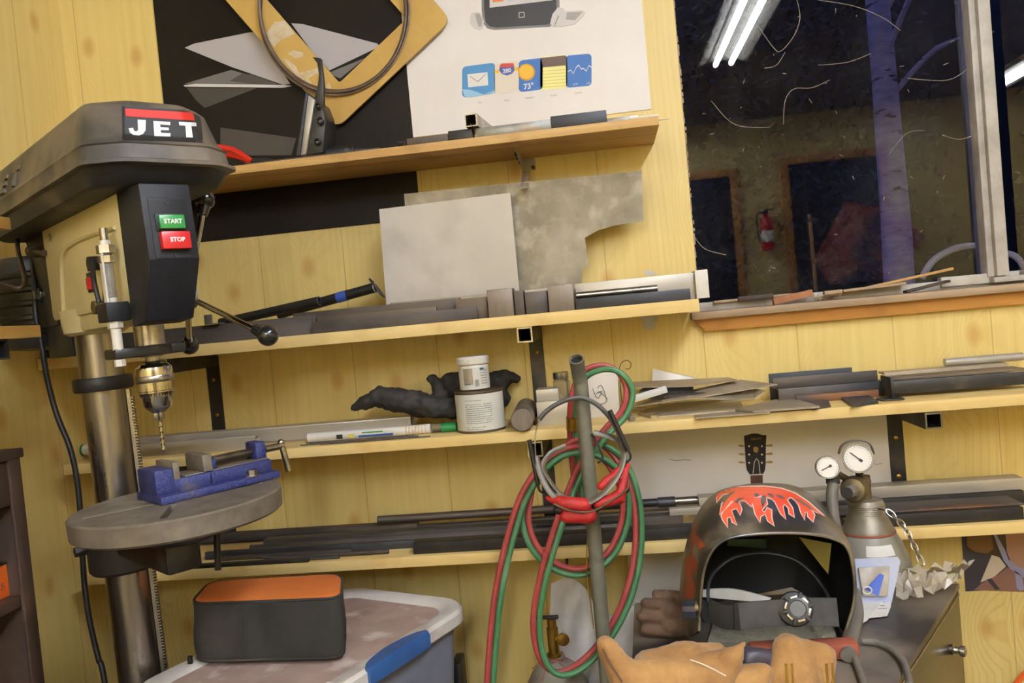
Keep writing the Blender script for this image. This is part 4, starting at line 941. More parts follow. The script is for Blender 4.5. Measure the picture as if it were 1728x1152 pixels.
# ---- cropped portrait picture under the lowest shelf
zq = lambda x, y: (1600+x/3.945, 860+y/3.945)
x0, x1 = P(*zq(105, 400)).x, .95
pp_ = solo('portrait_print', MB().box((x0, -.002, P(*zq(105, 540)).z), (x1, -.0003, .985)), 'p_dark', 'torn photo print of a person in a lilac strap, pinned below the lowest shelf', 'poster', smooth=0)
def pq(pxs, m, name, l=.0004): return pol(pp_, [zq(*p) for p in pxs], m, name, l, -.0022)
pq([(115, 155), (300, 140), (380, 140), (380, 290), (330, 312), (290, 300), (190, 285), (120, 258)], 'p_hair2', 'printed_hair'); pq([(125, 175), (290, 160), (300, 260), (260, 290), (180, 280), (125, 240)], 'p_hair', 'printed_hair', .0006)
pq([(215, 482), (290, 300), (340, 315), (385, 375), (300, 450)], 'p_ivory', 'printed_backdrop', .0006)
pq([(170, 535), (220, 490), (330, 430), (400, 375), (620, 520), (620, 550), (180, 533)], 'p_skin2', 'printed_arm', .0007); pq([(380, 145), (640, 120), (640, 420), (430, 380), (390, 280)], 'p_skin', 'printed_shoulder', .0007)
pq([(295, 145), (318, 160), (375, 260), (400, 330), (470, 380), (640, 430), (640, 470), (500, 450), (420, 400), (370, 340), (325, 230)], 'p_lilac', 'printed_strap', .001); pq([(440, 400), (490, 440), (505, 530), (480, 538), (455, 520)], 'p_lilac', 'printed_strap', .001)
pq([(255, 462), (285, 455), (345, 528), (310, 530)], 'p_dark', 'printed_band', .001)

# ---- board frame and saw-blade loop hanging in front of the black poster
def rpoly(pts, rs, n=6):
    out = []; m = len(pts)
    for i in range(m):
        a = Vector(pts[i]); q = Vector(pts[i-1]); b = Vector(pts[(i+1) % m]); r = rs
        A = a+(q-a).normalized()*r; B = a+(b-a).normalized()*r
        for k in range(n+1):
            t = k/n; out.append((1-t)**2*A+2*t*(1-t)*a+t*t*B)
    return out
yb_ = -.016
Bc, Rc, bc, rc = P(570, 217, yb_), P(762, 35, yb_), P(575, 137, yb_), P(682, 36, yb_)
e1 = (Rc-Bc).normalized(); e2 = Vector((-e1.z, 0, e1.x)); W_ = .073; A1 = (Rc-Bc).length; A2 = .5
o2 = lambda u, v: Bc+e1*u+e2*v
outer = rpoly([o2(0, 0), o2(A1, 0), o2(A1, A2), o2(0, A2)], .026); inner = rpoly([o2(W_, W_), o2(A1-W_, W_), o2(A1-W_, A2-W_), o2(W_, A2-W_)], .008)
mb = MB(); n = len(outer); th = Vector((0, -.006, 0))
mb.v = outer+inner+[v+th for v in outer]+[v+th for v in inner]
for i in range(n):
    j = (i+1) % n; mb.f += [(i, j, n+j, n+i), (2*n+i, 3*n+i, 3*n+j, 2*n+j), (i, 2*n+i, 2*n+j, j), (n+i, n+j, 3*n+j, 3*n+i)]
fb = solo('cutout_frame', mb, 'frame_board', 'tan board cut into a square frame, hung cornerwise over the black poster', 'frame', smooth=30)
THM[fb.name] = Matrix.Translation(fb.location)
for pts in ([(685, 200), (740, 125), (800, 115), (835, 160), (855, 190), (790, 220), (760, 240), (740, 265), (715, 235)], [(815, 300), (850, 282), (905, 295), (900, 318), (860, 330)], [(783, 325), (810, 330), (860, 370), (880, 410), (985, 380), (985, 410), (930, 440), (960, 480), (1000, 500), (960, 510), (900, 470), (830, 380)], [(1030, 480), (1048, 462), (1060, 490), (1040, 512)]):
    part(fb, 'scraped_patch', MB().poly3([P(*z4(*p), yb_-.0061) for p in pts], .0003), 'scrape', smooth=0)
cx_, ry_ = 564, 145
def ring3(cxp, cyp, rx_, ry2, y, twist=0): return [P(cxp+rx_*math.cos(t), cyp+ry2*math.sin(t)+twist*math.cos(t), y+.004*math.sin(t*2)) for t in [2*math.pi*k/72 for k in range(72)]]
bl = thing('saw_blade_loop', 'brown toothed band-saw blade coiled in a loop, hung over the tan frame', 'saw blade', P(564, 160, -.03))
for r3 in (ring3(564, 18, 125, 141, -.030), ring3(561, 14, 123, 139, -.035, 7)):
    part(bl, 'blade_coil', MB().tube(r3, .002, 6, closed=True, flat=(.0044, .002), hint=(0, 0, 1)), 'belt')
mb = MB(); r3 = ring3(564, 18, 125, 141, -.030)
cen = P(564, 18, -.03)
big = [P(564+125*math.cos(t), 18+141*math.sin(t), -.030+.004*math.sin(t*2)) for t in [2*math.pi*k/220 for k in range(220)]]
for i, p in enumerate(big):
    d = (cen-p).normalized(); tg = (big[(i+1) % 220]-big[i-1]).normalized()
    mb.add([p+d*.002-tg*.0018, p+d*.002+tg*.0018, p+d*.0055, p+d*.002+Vector((0, -.0012, 0))], [(0, 1, 2), (0, 3, 2), (1, 2, 3)])
part(bl, 'blade_teeth', mb, 'belt', smooth=0, kind='stuff')
nl = P(564, -126, -.0005)
solo('wall_nail', MB().cyl((nl.x, 0, nl.z), (nl.x, -.05, nl.z+.004), .002, n=8).cyl((nl.x, -.05, nl.z+.004), (nl.x, -.052, nl.z+.004), .005, n=10), 'bright_steel', 'nail holding up the saw blade loop', 'nail')

# ---- leaning sheets
def sheet(pxs, y_top, y_bot, z_bot, z_top, t, m, name, label):
    """outline in pixels laid on a leaning plane"""
    n = Vector((0, -(z_top-z_bot), -(y_top-y_bot))).normalized(); o = Vector((0, y_bot, z_bot))
    pts = []
    for a, b in pxs:
        d = ray(a, b); pts.append(CAM+d*((o-CAM).dot(n)/d.dot(n)))
    zmin = min(p.z for p in pts); 
    return solo(name, MB().poly3(pts, t, n), m, label, 'metal sheet', smooth=0)
nt_ = [(682, 327), (1083, 288), (1086, 373), (1062, 376), (1035, 381), (1010, 388), (987, 401), (990, 425), (994, 450), (984, 451), (980, 485), (960, 512), (700, 540)]
s_a = sheet(nt_, -.012, -.05, S2, 1.83, .0016, 'scrap_sheet', 'metal_sheet', 'large scratched metal sheet with a curved notch, leaning on the wall')
s_b = sheet([(640, 353), (861, 325), (880, 528), (655, 548)], -.03, -.07, S2, 1.75, .0016, 'alu_sheet', 'metal_sheet', 'smooth pale metal sheet leaning in front of the notched one')
for s_ in (s_a, s_b):
    zl = min((s_.matrix_basis @ v.co).z for v in s_.data.vertices); zt = S2
    for v in s_.data.vertices:
        if s_.location.z+v.co.z < S2+.001: v.co.z = S2-s_.location.z+.0002

# ================================================================== stock on the shelves
def bar_along(name, label, cat, L_px, R_px, y, z0, h, d, m, kind='bar', t=.003, group=None, bevel=.0006, tilt=0.0, yaw=0.0):
    """long stock lying parallel to the wall; ends from pixels, y = near face, z0 = what it rests on"""
    xa, xb = P(*L_px, y).x, P(*R_px, y).x; Lx = xb-xa
    M_ = Matrix.Translation((xa, y, z0)) @ rotm('Z', yaw) @ rotm('Y', -tilt)
    A = rotm('Y', R(90)) ; X = basis((0, 0, 0), (0, 1, 0), (0, 0, 1))       # section plane YZ, extruded along +X
    if kind == 'bar': mb = MB().box((0, 0, 0), (Lx, d, h), M_)
    elif kind == 'angle': mb = MB().prism([(0, 0), (d, 0), (d, t), (t, t), (t, h), (0, h)], Lx, M_ @ X)
    elif kind == 'angle_back': mb = MB().prism([(0, 0), (d, 0), (d, h), (d-t, h), (d-t, t), (0, t)], Lx, M_ @ X)
    elif kind == 'channel': mb = MB().prism([(0, 0), (d, 0), (d, h), (d-t, h), (d-t, t), (t, t), (t, h), (0, h)], Lx, M_ @ X)
    elif kind == 'channel_side': mb = MB().prism([(0, 0), (d, 0), (d, t), (t, t), (t, h-t), (d, h-t), (d, h), (0, h)], Lx, M_ @ X)
    elif kind == 'vee': mb = MB().prism([(0, 0), (d/2, h), (d, 0), (d-t*1.4, 0), (d/2, h-t*1.4), (t*1.4, 0)], Lx, M_ @ X)
    elif kind == 'tube':
        mb = MB()
        for a, b in (((0, 0), (d, t)), ((0, h-t), (d, h)), ((0, t), (t, h-t)), ((d-t, t), (d, h-t))): mb.box((0, a[0], a[1]), (Lx, b[0], b[1]), M_)
    elif kind == 'round': mb = MB().lathe([(h/2, 0), (h/2, Lx)], 24, M_ @ Matrix.Translation((0, h/2, h/2)) @ A)
    elif kind == 'pipe': mb = MB().lathe([(h/2-t, 0), (h/2, 0), (h/2, Lx), (h/2-t, Lx), (h/2-t, 0)], 24, M_ @ Matrix.Translation((0, h/2, h/2)) @ A, close=False)
    return solo(name, mb, m, label, cat, group, bevel=0 if kind in ('round', 'pipe') else bevel)
e0 = .0002
# ---- plywood shelf on top
q = P(797, 230, -.19)
bar_along('galvanised_channel', 'short galvanised channel with rust blooms on the plywood shelf', 'channel', (803, 230), (938, 215), -.196, S1+e0, .019, .05, 'galv', 'channel_side', .003)
bar_along('steel_offcut', 'dark steel offcut with a slanted end beside the galvanised channel', 'metal scrap', (930, 212), (1024, 200), -.199, S1+e0, .024, .003, 'mill_iron', 'bar')
bar_along('galvanised_strip', 'thin galvanised strip at the back of the plywood shelf near the white poster edge', 'strip', (1012, 200), (1076, 195), -.15, S1+e0, .017, .03, 'galv', 'angle')
bar_along('white_strip', 'white painted strip lying at the end of the plywood shelf', 'strip', (1062, 202), (1112, 197), -.196, S1+e0, .004, .02, 'white_plastic', 'bar')
solo('sheet_sliver', MB().prism([(0, 0), (.03, .006), (.0, .01)], .001, Matrix.Translation((P(1112, 205, -.15).x-.008, -.16, S1+e0))), 'alu', 'sharp sheet metal sliver sticking out past the plywood shelf end', 'metal scrap', smooth=0)
bar_along('flat_bar', 'dark flat bar lying on the plywood shelf left of the square tube', 'bar', (687, 243), (756, 234), -.198, S1+e0, .014, .03, 'dust_iron', 'bar')
bar_along('black_bar', 'black bar under the square tube on the plywood shelf', 'bar', (757, 234), (797, 228), -.199, S1+e0, .019, .04, 'black_iron', 'bar')
# square tube pointing out at the camera, resting on the black bar
xq = P(803, 198, -.20)
mb = MB(); o_, i_ = .0125, .0105; zq_ = S1+.0195+o_+.0
for a, b in (((-o_, -o_), (o_, -i_)), ((-o_, i_), (o_, o_)), ((-o_, -i_), (-i_, i_)), ((i_, -i_), (o_, i_))): mb.box((a[0], 0, a[1]), (b[0], .2, b[1]))
Mq = Matrix.Translation((P(796, 215, -.21).x, -.212, zq_+.001)) @ rotm('Z', R(-6))
mb.v = [Mq @ v for v in mb.v]
t = solo('square_tube', mb, 'steel', 'open square steel tube pointing out from the plywood shelf', 'tube', smooth=0)
# little u-bracket, red pliers, black tool, standing black bracket
bar_along('small_channel', 'tiny cut channel end beside the dark flat bar on the plywood shelf', 'channel', (671, 246), (684, 244), -.19, S1+e0, .012, .014, 'black_iron', 'tube', .0015)
hd = [P(364, 248, -.14), P(390, 252, -.14), P(410, 262, -.15), P(425, 272, -.16)]
for v in hd: v.z = max(v.z, S1+.007)
t = thing('red_pliers', 'red-handled pliers lying on the plywood shelf behind the belt cover', 'pliers', (hd[-1].x, hd[-1].y, S1))
part(t, 'handle', MB().tube(spline(hd, 6), [.0065]*13+[.0055]*6, 10), 'red_print')
h2 = [v+Vector((.004, .028, -.012)) for v in hd]
for v in h2: v.z = max(v.z, S1+.006)
part(t, 'handle', MB().tube(spline(h2, 6), .006, 10), 'red_print')
e_ = hd[-1]; part(t, 'jaw', MB().tube([e_, e_+Vector((.03, .008, -.004)), e_+Vector((.06, .01, -.006))], [.006, .008, .003], 8), 'black_iron')
# standing cast bracket
t = thing('cast_bracket', 'black cast bracket with a tall fin standing on the plywood shelf', 'bracket', (P(525, 262, -.13).x, -.13, S1))
def pp3(pxs, y, d, m, name): part(t, name, MB().poly3([P(a, b, y) for a, b in pxs], d, (0, 1, 0)), m, bevel=.001, smooth=40)
pp3([(499, 263), (506, 262), (519, 158), (516, 153)], -.17, .05, 'mill_iron', 'side_rail')
pp3([(507, 262), (516, 260), (531, 168), (520, 160)], -.165, .04, 'alu', 'face_plate')
pp3([(516, 262), (545, 257), (549, 205), (546, 190), (538, 170), (532, 166)], -.16, .07, 'black_paint', 'web')
pp3([(529, 170), (546, 188), (546, 140), (541, 98), (527, 96), (535, 106), (538, 125), (535, 150)], -.14, .012, 'black_paint', 'fin')
for c_, r_ in (((537, 180), .006), ((541, 205), .008), ((536, 240), .007)):
    p = P(*c_, -.163); part(t, 'boss', MB().lathe([(r_, 0), (r_, .01), (r_*.6, .012), (r_*.5, .004), (.001, .004)], 18, frame_to(p, p+Vector((.2, -1, 0)))), 'black_paint')
tl = [P(548, 238, -.13), P(565, 235, -.13), P(585, 240, -.13), P(600, 246, -.13)]
for v in tl: v.z = S1+.016
t = thing('hand_grinder', 'black hand tool with a ribbed nose lying on the plywood shelf', 'tool', (tl[1].x, -.13, S1))
part(t, 'body', MB().tube(spline(tl, 5), [.0155]*11+[.013]*3+[.01]*2, 14), 'rubber')
nz_ = [tl[-1], tl[-1]+Vector((.03, 0, -.004)), tl[-1]+Vector((.05, 0, -.008))]
part(t, 'nose', MB().tube(nz_, [.009, .006, .0035], 12), 'black_iron')
bar_along('thin_rod', 'thin coppery rod lying behind the black hand tool on the plywood shelf', 'rod', (600, 247), (668, 238), -.10, S1+e0, .006, .006, 'rust_iron', 'round')
bar_along('flat_strip', 'long dull flat strip lying along the front of the plywood shelf', 'strip', (415, 277), (640, 250), -.197, S1+e0, .003, .03, 'dust_iron', 'bar')
bar_along('dark_angle', 'low dark angle lying along the back of the plywood shelf', 'angle', (590, 250), (690, 240), -.06, S1+e0, .012, .03, 'black_iron', 'angle')

# ---- shelf with the leaning sheets
bar_along('angle_iron', 'long dusty dark angle iron lying behind the feed handles', 'angle', (72, 600), (531, 560), -.205, S2+e0, .040, .04, 'dust_iron', 'vee', .004)
bar_along('angle_iron', 'dark angle iron with a rusted end at the front of the sheet shelf', 'angle', (527, 560), (806, 532), -.215, S2+e0, .0245, .025, 'rust_iron', 'angle', .0035)
bar_along('flat_bar', 'pale flat bar standing on edge behind the rusted angle iron', 'bar', (535, 555), (736, 520), -.18, S2+e0, .034, .006, 'dust_iron', 'bar')
bar_along('steel_channel', 'brown steel channel behind the pale flat bar on the sheet shelf', 'channel', (496, 550), (775, 520), -.165, S2+e0, .048, .03, 'dust_iron', 'channel_side', .004)
blk = 'steel blocks standing on the sheet shelf'
def blockpx(x0, x1, yb, h, d, yf, m, label): return bar_along('steel_block', label, 'block', (x0, yb), (x1, yb), yf, S2+e0, h, d, m, 'bar', group=blk, bevel=.001)
blockpx(771, 824, 535, .044, .05, -.195, 'dust_iron', 'dark steel block between the brown channel and a pale block')
blockpx(825, 868, 535, .0565, .05, -.21, 'block_steel', 'tall pale steel block next to the dark one')
blockpx(870, 886, 530, .05, .04, -.2, 'dust_iron', 'narrow dark steel block between the two pale blocks, nearer the tall one')
blockpx(888, 926, 528, .045, .045, -.2, 'mill_iron', 'square dark steel block just left of the second pale block')
blockpx(927, 970, 525, .053, .05, -.212, 'block_steel', 'pale steel block touching the aluminium mouldings')
bar_along('long_flat', 'long thin flat bar lying behind the steel blocks', 'bar', (660, 530), (1000, 500), -.12, S2+e0, .052, .006, 'scrap_tan', 'bar')
bar_along('aluminium_moulding', 'stepped aluminium moulding at the back of the sheet shelf end', 'moulding', (972, 500), (1171, 475), -.16, S2+e0, .054, .03, 'alu', 'channel_side', .012)
bar_along('round_bar', 'bright round aluminium bar lying between the moulding and a dark bar', 'bar', (973, 505), (1110, 490), -.178, S2+.0225, .014, .014, 'bright_steel', 'round')
bar_along('dark_bar', 'dark square steel bar at the front of the sheet shelf end', 'bar', (973, 525), (1166, 505), -.208, S2+e0, .022, .03, 'mill_iron', 'bar')
mb = MB().box((P(1174, 480, -.17).x, -.17, S2+e0), (P(1196, 480, -.17).x, -.10, S2+.058))
solo('white_plate', mb, 'white_plastic', 'white plate standing at the window end of the sheet shelf', 'plate', bevel=.001)
# black pipes
def pipe_obj(name, a, b, ya, yb, r, label, m='rubber', lip=None, zmin=S2):
    A, B = P(*a, ya), P(*b, yb)
    if A.z < zmin+r: A.z = zmin+r
    t = thing(name, label, 'pipe', (A.x, A.y, zmin))
    d = (B-A).normalized()
    part(t, 'pipe_body', MB().pipe(A, B, r, r*.8), m)
    part(t, 'pipe_lip', MB().pipe(B, B+d*.002, r*1.01, r*.8), lip or 'bright_steel')
    return t, A, B, d
pipe_obj('black_pipe', (372, 545), (538, 508), -.12, -.14, .0105, 'black pipe with a bright cut rim propped on the dusty angle iron')
t, A, B, d = pipe_obj('bracket_pipe', (470, 530), (632, 485), -.07, -.09, .0115, 'black pipe with blue tape and a slotted end plate', lip='white_plastic')
part(t, 'tape', MB().pipe(A+(B-A)*.62, A+(B-A)*.72, .0122, .0114), 'blister_blue', label='blue tape wrapped round the pipe')
E1 = B+d*.002; u_ = Vector((0, 0, 1)); Mp = basis(E1, (.55, -.35, -.75), d.cross(Vector((.55, -.35, -.75))))
pl = part(t, 'end_plate', MB().prism(rrect(-.022, -.014, .030, .014, .006, 3), .004, Mp), 'mill_iron', bevel=.0008)
part(t, 'plate_slot', MB().box((.006, -.008, .004), (.024, -.004, .0046), Mp), 'black_print', smooth=0)
part(t, 'plate_slot', MB().box((.006, .003, .004), (.024, .007, .0046), Mp), 'black_print', smooth=0)
pt = P(352, 528, -.2); pt.z = S2+.04
solo('zinc_clip', MB().box((pt.x-.012, -.2, S2+.0405), (pt.x+.006, -.197, S2+.062), b=.001).box((pt.x-.012, -.2, S2+.0405), (pt.x+.02, -.17, S2+.0425), b=.0008), 'galv', 'small zinc clip on the dusty angle iron beside the feed hub', 'clip')

# ---- paint-can shelf
bar_along('aluminium_tube', 'long pale aluminium tube at the back of the paint-can shelf', 'tube', (226, 735), (692, 700), -.105, S3+e0, .034, .04, 'alu', 'tube', .003)
bar_along('aluminium_channel', 'aluminium channel with an open box end behind the vise', 'channel', (150, 775), (432, 752), -.185, S3+e0, .028, .024, 'alu', 'tube', .002)
xa = P(520, 722, -.148); xb = P(726, 706, -.148)
t = thing('rod_canister', 'slim welding-rod tube with a printed white label and green cap', 'canister', (xa.x, -.14, S3))
zc = S3+.0105; ya = -.149
part(t, 'clear_tube', MB().cyl((xa.x, ya, zc), (P(746, 704, ya).x, ya, zc), .0095, n=24), 'clear')
part(t, 'paper_label', MB().lathe([(.0099, 0), (.0101, .001), (.0101, xb.x-xa.x)], 28, frame_to((xa.x, ya, zc), (xb.x, ya, zc)), close=False), 'paper')
part(t, 'end_disc', MB().cyl((xa.x-.001, ya, zc), (xa.x, ya, zc), .0101, n=24), 'white_plastic')
part(t, 'cap', MB().cyl((P(744, 704, ya).x, ya, zc), (P(769, 702, ya).x, ya, zc), .0102, n=24), 'green_cap')
Lb = xb.x-xa.x
for f0, f1, m in ((.24, .29, 'black_print'), (.34, .38, 'yellow_tag'), (.42, .7, 'bin_blue')): part(t, 'label_print', MB().lathe([(.0103, Lb*f0), (.0103, Lb*f1)], 28, frame_to((xa.x, ya, zc), (xb.x, ya, zc)), close=False) if m == 'bin_blue' and False else MB().box((xa.x+Lb*f0, ya-.0106, zc-.006 if m != 'bin_blue' else zc-.0065), (xa.x+Lb*f1, ya-.0085, zc+.003 if m != 'bin_blue' else zc-.002)), m, smooth=0)
part(t, 'label_print', MB().box((xa.x+Lb*.45, ya-.0102, zc+.002), (xa.x+Lb*.62, ya-.0082, zc+.0045)), 'green_cap', smooth=0)
for k in range(7): part(t, 'label_ring', MB().lathe([(.0102, Lb*(.8+.026*k)), (.0106, Lb*(.803+.026*k)), (.0106, Lb*(.808+.026*k)), (.0102, Lb*(.812+.026*k))], 24, frame_to((xa.x, ya, zc), (xb.x, ya, zc)), close=False), 'scrape')
g0 = P(128, 748, -.09)
t = thing('rod_canister', 'welding-rod tube lying behind the drill press column, only its green cap showing', 'canister', (g0.x+.2, -.09, S3))
part(t, 'cap', MB().cyl((g0.x, -.09, S3+.0145), (g0.x+.022, -.09, S3+.0145), .0142, n=24), 'green_cap'); part(t, 'tube_body', MB().cyl((g0.x+.022, -.09, S3+.0145), (P(300, 740, -.09).x*0+g0.x+.12, -.09, S3+.0145), .0135, n=24), 'paper')
rg = random.Random(5)
for k in range(9):
    x0_ = rg.uniform(505, 560); x1_ = x0_+rg.uniform(60, 190); yy = rg.uniform(-.205, -.168)
    A = P(x0_, 740, yy); B = P(x1_, 732, yy+rg.uniform(-.006, .006)); A.z = B.z = S3+.0016
    solo('filler_wire', MB().cyl(A, B, .0013, n=6), 'rust_iron', 'thin rusty wire lying on the shelf in front of the white label tube', 'wire', 'rusty wires in front of the label tube')
# dark glove behind the can
gp_ = lambda a, b, y=-.12: P(a, b, y)
pr = [(gp_(600, 686), gp_(640, 668), .012, .024), (gp_(640, 670), gp_(700, 678), .024, .028), (gp_(700, 680), gp_(760, 690), .026, .024), (gp_(750, 668, -.085), gp_(730, 640, -.075), .016, .014), (gp_(765, 655, -.06), gp_(715, 690, -.1), .014, .02), (gp_(760, 645, -.045), gp_(846, 645, -.045), .026, .022), (gp_(830, 640, -.045), gp_(850, 632, -.04), .018, .014), (gp_(800, 675, -.055), gp_(844, 672, -.05), .022, .022), (gp_(700, 690, -.1), gp_(760, 690, -.06), .018, .02), (gp_(846, 632, -.035), gp_(872, 640, -.035), .013, .010)]
mb = blob('g', pr, .0045, 4, .0065, 34)
for v in mb.v: v.z = max(v.z, S3+.0005)
solo('dark_glove', mb, 'glove_black', 'crumpled dark work glove lying behind the paint can', 'glove', smooth=180)
# paint can and jar
cc = P(811, 700, -.155); cc.z = S3+e0; rc_ = .0525; hc = .088
t = thing('paint_can', 'squat paint can with an off-white printed label', 'can', cc)
T0 = Matrix.Translation(cc)
part(t, 'can_body', MB().lathe([(rc_-.002, 0), (rc_, .001), (rc_, .004), (rc_-.002, .005), (rc_-.002, hc-.006), (rc_, hc-.005), (rc_, hc-.001), (rc_-.003, hc), (rc_-.006, hc-.003), (.04, hc-.004), (.039, hc-.001), (.001, hc-.001)], 48, T0), 'can_metal')
part(t, 'can_label', MB().lathe([(rc_-.0012, .005), (rc_-.0012, hc-.007)], 48, T0, close=False), 'can_label')
to_cam = (Vector((CAM.x, CAM.y, 0))-Vector((cc.x, cc.y, 0))); a0 = math.atan2(to_cam.y, to_cam.x)
mb = MB(); rg = random.Random(2)
for ln in range(15):
    z = hc-.02-ln*.0043
    if ln in (1, 12): continue
    a = a0-.62
    while a < a0+.45:
        wd = rg.uniform(.03, .12); b = min(a+wd, a0+.5)
        if rg.random() < .95:
            pts = [cc+Vector(((rc_-.0008)*math.cos(s), (rc_-.0008)*math.sin(s), z)) for s in (a, (a+b)/2, b)]
            mb.add(pts+[p+Vector((0, 0, .0011)) for p in pts], [(0, 1, 4, 3), (1, 2, 5, 4)])
        a = b+.018
        if ln in (0, 13, 14) and a > a0+.1: break
part(t, 'printed_text', mb, 'ink', smooth=0, fixn=False, kind='stuff')
jc = cc+Vector((-.006, 0, hc+.0002)); rj = .033; hj = .071
t = thing('plastic_jar', 'white plastic screw-top jar standing on the paint can', 'jar', jc)
Tj = Matrix.Translation(jc)
part(t, 'jar_body', MB().lathe([(rj-.004, 0), (rj-.001, .002), (rj-.001, .05), (rj-.003, .053), (rj-.003, .056)], 40, Tj), 'white_plastic')
part(t, 'lid', MB().lathe([(rj+.0015, .0545), (rj+.002, .0555), (rj+.002, hj-.004), (rj-.001, hj), (.001, hj)], 40, Tj), 'white_plastic')
part(t, 'jar_label', MB().lathe([(rj-.0006, .006), (rj-.0006, .048)], 40, Tj, close=False), 'can_label')
def on_jar(a_, b_, z0, z1, m, nm):
    pts = [jc+Vector(((rj-.0001)*math.cos(s), (rj-.0001)*math.sin(s), 0)) for s in [a0+a_+(b_-a_)*k/6 for k in range(7)]]
    mb = MB().add([p+Vector((0, 0, z0)) for p in pts]+[p+Vector((0, 0, z1)) for p in pts], [(k, k+1, 8+k, 7+k) for k in range(6)]); part(t, nm, mb, m, smooth=60, fixn=False)
on_jar(-.75, -.1, .012, .046, 'scrap_tan', 'worn_print')
for k in range(9): on_jar(.02+k*.03, .034+k*.03, .008, .022, 'ink', 'barcode')
for k in range(6): on_jar(.42, .95, .012+k*.0055, .0145+k*.0055, 'p_mgrey', 'printed_line')
on_jar(.4, .7, .042, .046, 'bin_blue', 'printed_line'); on_jar(-.7, -.25, .012, .0145, 'bin_blue', 'printed_line')
# fat round bar lying front to back
A = P(882, 722, SF-.012); B = Vector((P(886, 660, -.03).x, -.03, 0)); A.z = B.z = S3+.0238
solo('round_steel_bar', MB().lathe([(.0215, 0), (.0235, .002), (.0235, (B-A).length)], 40, frame_to(A, B)), 'block_steel', 'thick round steel bar pointing out over the shelf edge next to the paint can', 'bar')
bar_along('aluminium_block', 'machined aluminium block between the round bar and the standing pipe', 'block', (907, 705), (985, 690), -.165, S3+e0, .05, .09, 'alu', 'bar')
bar_along('aluminium_block', 'flatter aluminium block stacked on the machined block', 'block', (905, 668), (942, 664), -.145, S3+.0504, .024, .06, 'alu', 'bar')
jb = P(948, 655, -.10); jb.z = S3+.0504
t = thing('glass_bottle', 'small clear bottle with a metal cap behind the standing pipe', 'bottle', jb)
part(t, 'glass', MB().lathe([(.016, 0), (.018, .002), (.018, .035), (.014, .04)], 28, Matrix.Translation(jb)), 'clear'); part(t, 'cap', MB().lathe([(.0165, .04), (.017, .041), (.017, .054), (.016, .055)], 28, Matrix.Translation(jb)), 'bright_steel')
pg = [P(a, b, -.10) for a, b in ((985, 632), (1042, 622), (1048, 690), (1046, 700), (990, 706))]
for v in pg[3:]: v.z = S3+e0
pg[2].x = pg[3].x
t = solo('marked_plate', MB().poly3(pg, .006, (0, 1, 0)), 'alu_sheet', 'grey metal plate with a scribbled pen mark standing behind the hoses', 'plate', bevel=.001)
for pts in ([(1000, 655), (1008, 672), (1016, 660), (1006, 664)], [(1010, 660), (1024, 672), (1020, 680), (1012, 682)], [(1008, 655), (1014, 650), (1020, 662), (1023, 674)]):
    part(t, 'pen_mark', MB().tube(spline([P(a, b, -.1008) for a, b in pts], 5), .0008, 5), 'ink')
wc = [P(a, b, -.06) for a, b in ((1046, 640), (1045, 622), (1050, 611), (1059, 608), (1065, 614), (1062, 622), (1056, 622))]
A = wc[0].copy(); A.z = S3+e0
solo('curled_wire', MB().tube(spline([A]+wc, 6), .0008, 6), 'black_iron', 'thin wire curled like a hook above the marked plate', 'wire')

# ---- scrap plates pile
rg = random.Random(11)
def plate(pxs, y_hint, z, t_, m, label, name='scrap_plate', rise=0.0, dz=None):
    """thin plate lying flat: outline in pixels taken on the plane z, optional slope"""
    pts = [PZ(a, b, z+t_) for a, b in pxs]
    for p in pts:
        p.y = max(min(p.y, -.012), -.232)
    mb = MB().prism([(p.x, p.y) for p in pts], t_, Matrix.Translation((0, 0, z)))
    return solo(name, mb, m, label, 'metal scrap', 'scrap plates piled on the shelf' if False else None, smooth=0, bevel=.0003)
z = S3+e0
def layer(pxs, th, m, label, base, name='scrap_plate'): return plate(pxs, 0, base, th, m, label, name)
layer([(1172, 700), (1255, 692), (1300, 695), (1310, 705), (1180, 712)], .003, 'scrap_tan', 'tan scrap plate at the very edge of the shelf in front of the pile', z)
layer([(1088, 690), (1115, 686), (1250, 676), (1255, 690), (1110, 702), (1112, 694), (1090, 697)], .004, 'scrap_tan', 'notched tan scrap plate at the bottom of the pile by the hoses', z+.0)
layer([(1240, 690), (1330, 668), (1390, 688), (1312, 702), (1280, 700)], .004, 'scrap_tan', 'kite-shaped scrap plate lying flat at the shelf edge', z+.0035)
layer([(1352, 672), (1395, 668), (1402, 684), (1372, 690)], .003, 'rust_iron', 'small brownish scrap plate at the right of the kite-shaped plate', z)
layer([(1408, 662), (1455, 660), (1482, 676), (1438, 682)], .006, 'mill_iron', 'small dark rectangular plate lying alone on the shelf', z, 'steel_plate')
layer([(1110, 683), (1235, 673), (1260, 662), (1130, 668)], .004, 'alu', 'pale aluminium strip in the middle of the scrap pile', z+.0045)
def slab(pxs, y, th, m, label, name='scrap_plate'):
    """tilted plate: front edge pixels at depth y[0], rear edge pixels at depth y[1]"""
    f = [P(a, b, y[0]) for a, b in pxs[0]]; b_ = [P(a, b, y[1]) for a, b in pxs[1]]
    pts = f+b_
    for p in pts: p.z = max(p.z, S3+.001)
    nn = (f[1]-f[0]).cross(b_[-1]-f[0]).normalized()
    if nn.z < 0: nn = -nn
    mb = MB(); k = len(pts); mb.v = [p.copy() for p in pts]+[p-nn*th for p in pts]
    for v in mb.v: v.z = max(v.z, S3+.0002)
    mb.f = [tuple(range(k)), tuple(range(2*k-1, k-1, -1))]+[(i, (i+1) % k, (i+1) % k+k, i+k) for i in range(k)]
    return solo(name, mb, m, label, 'metal scrap', smooth=0)
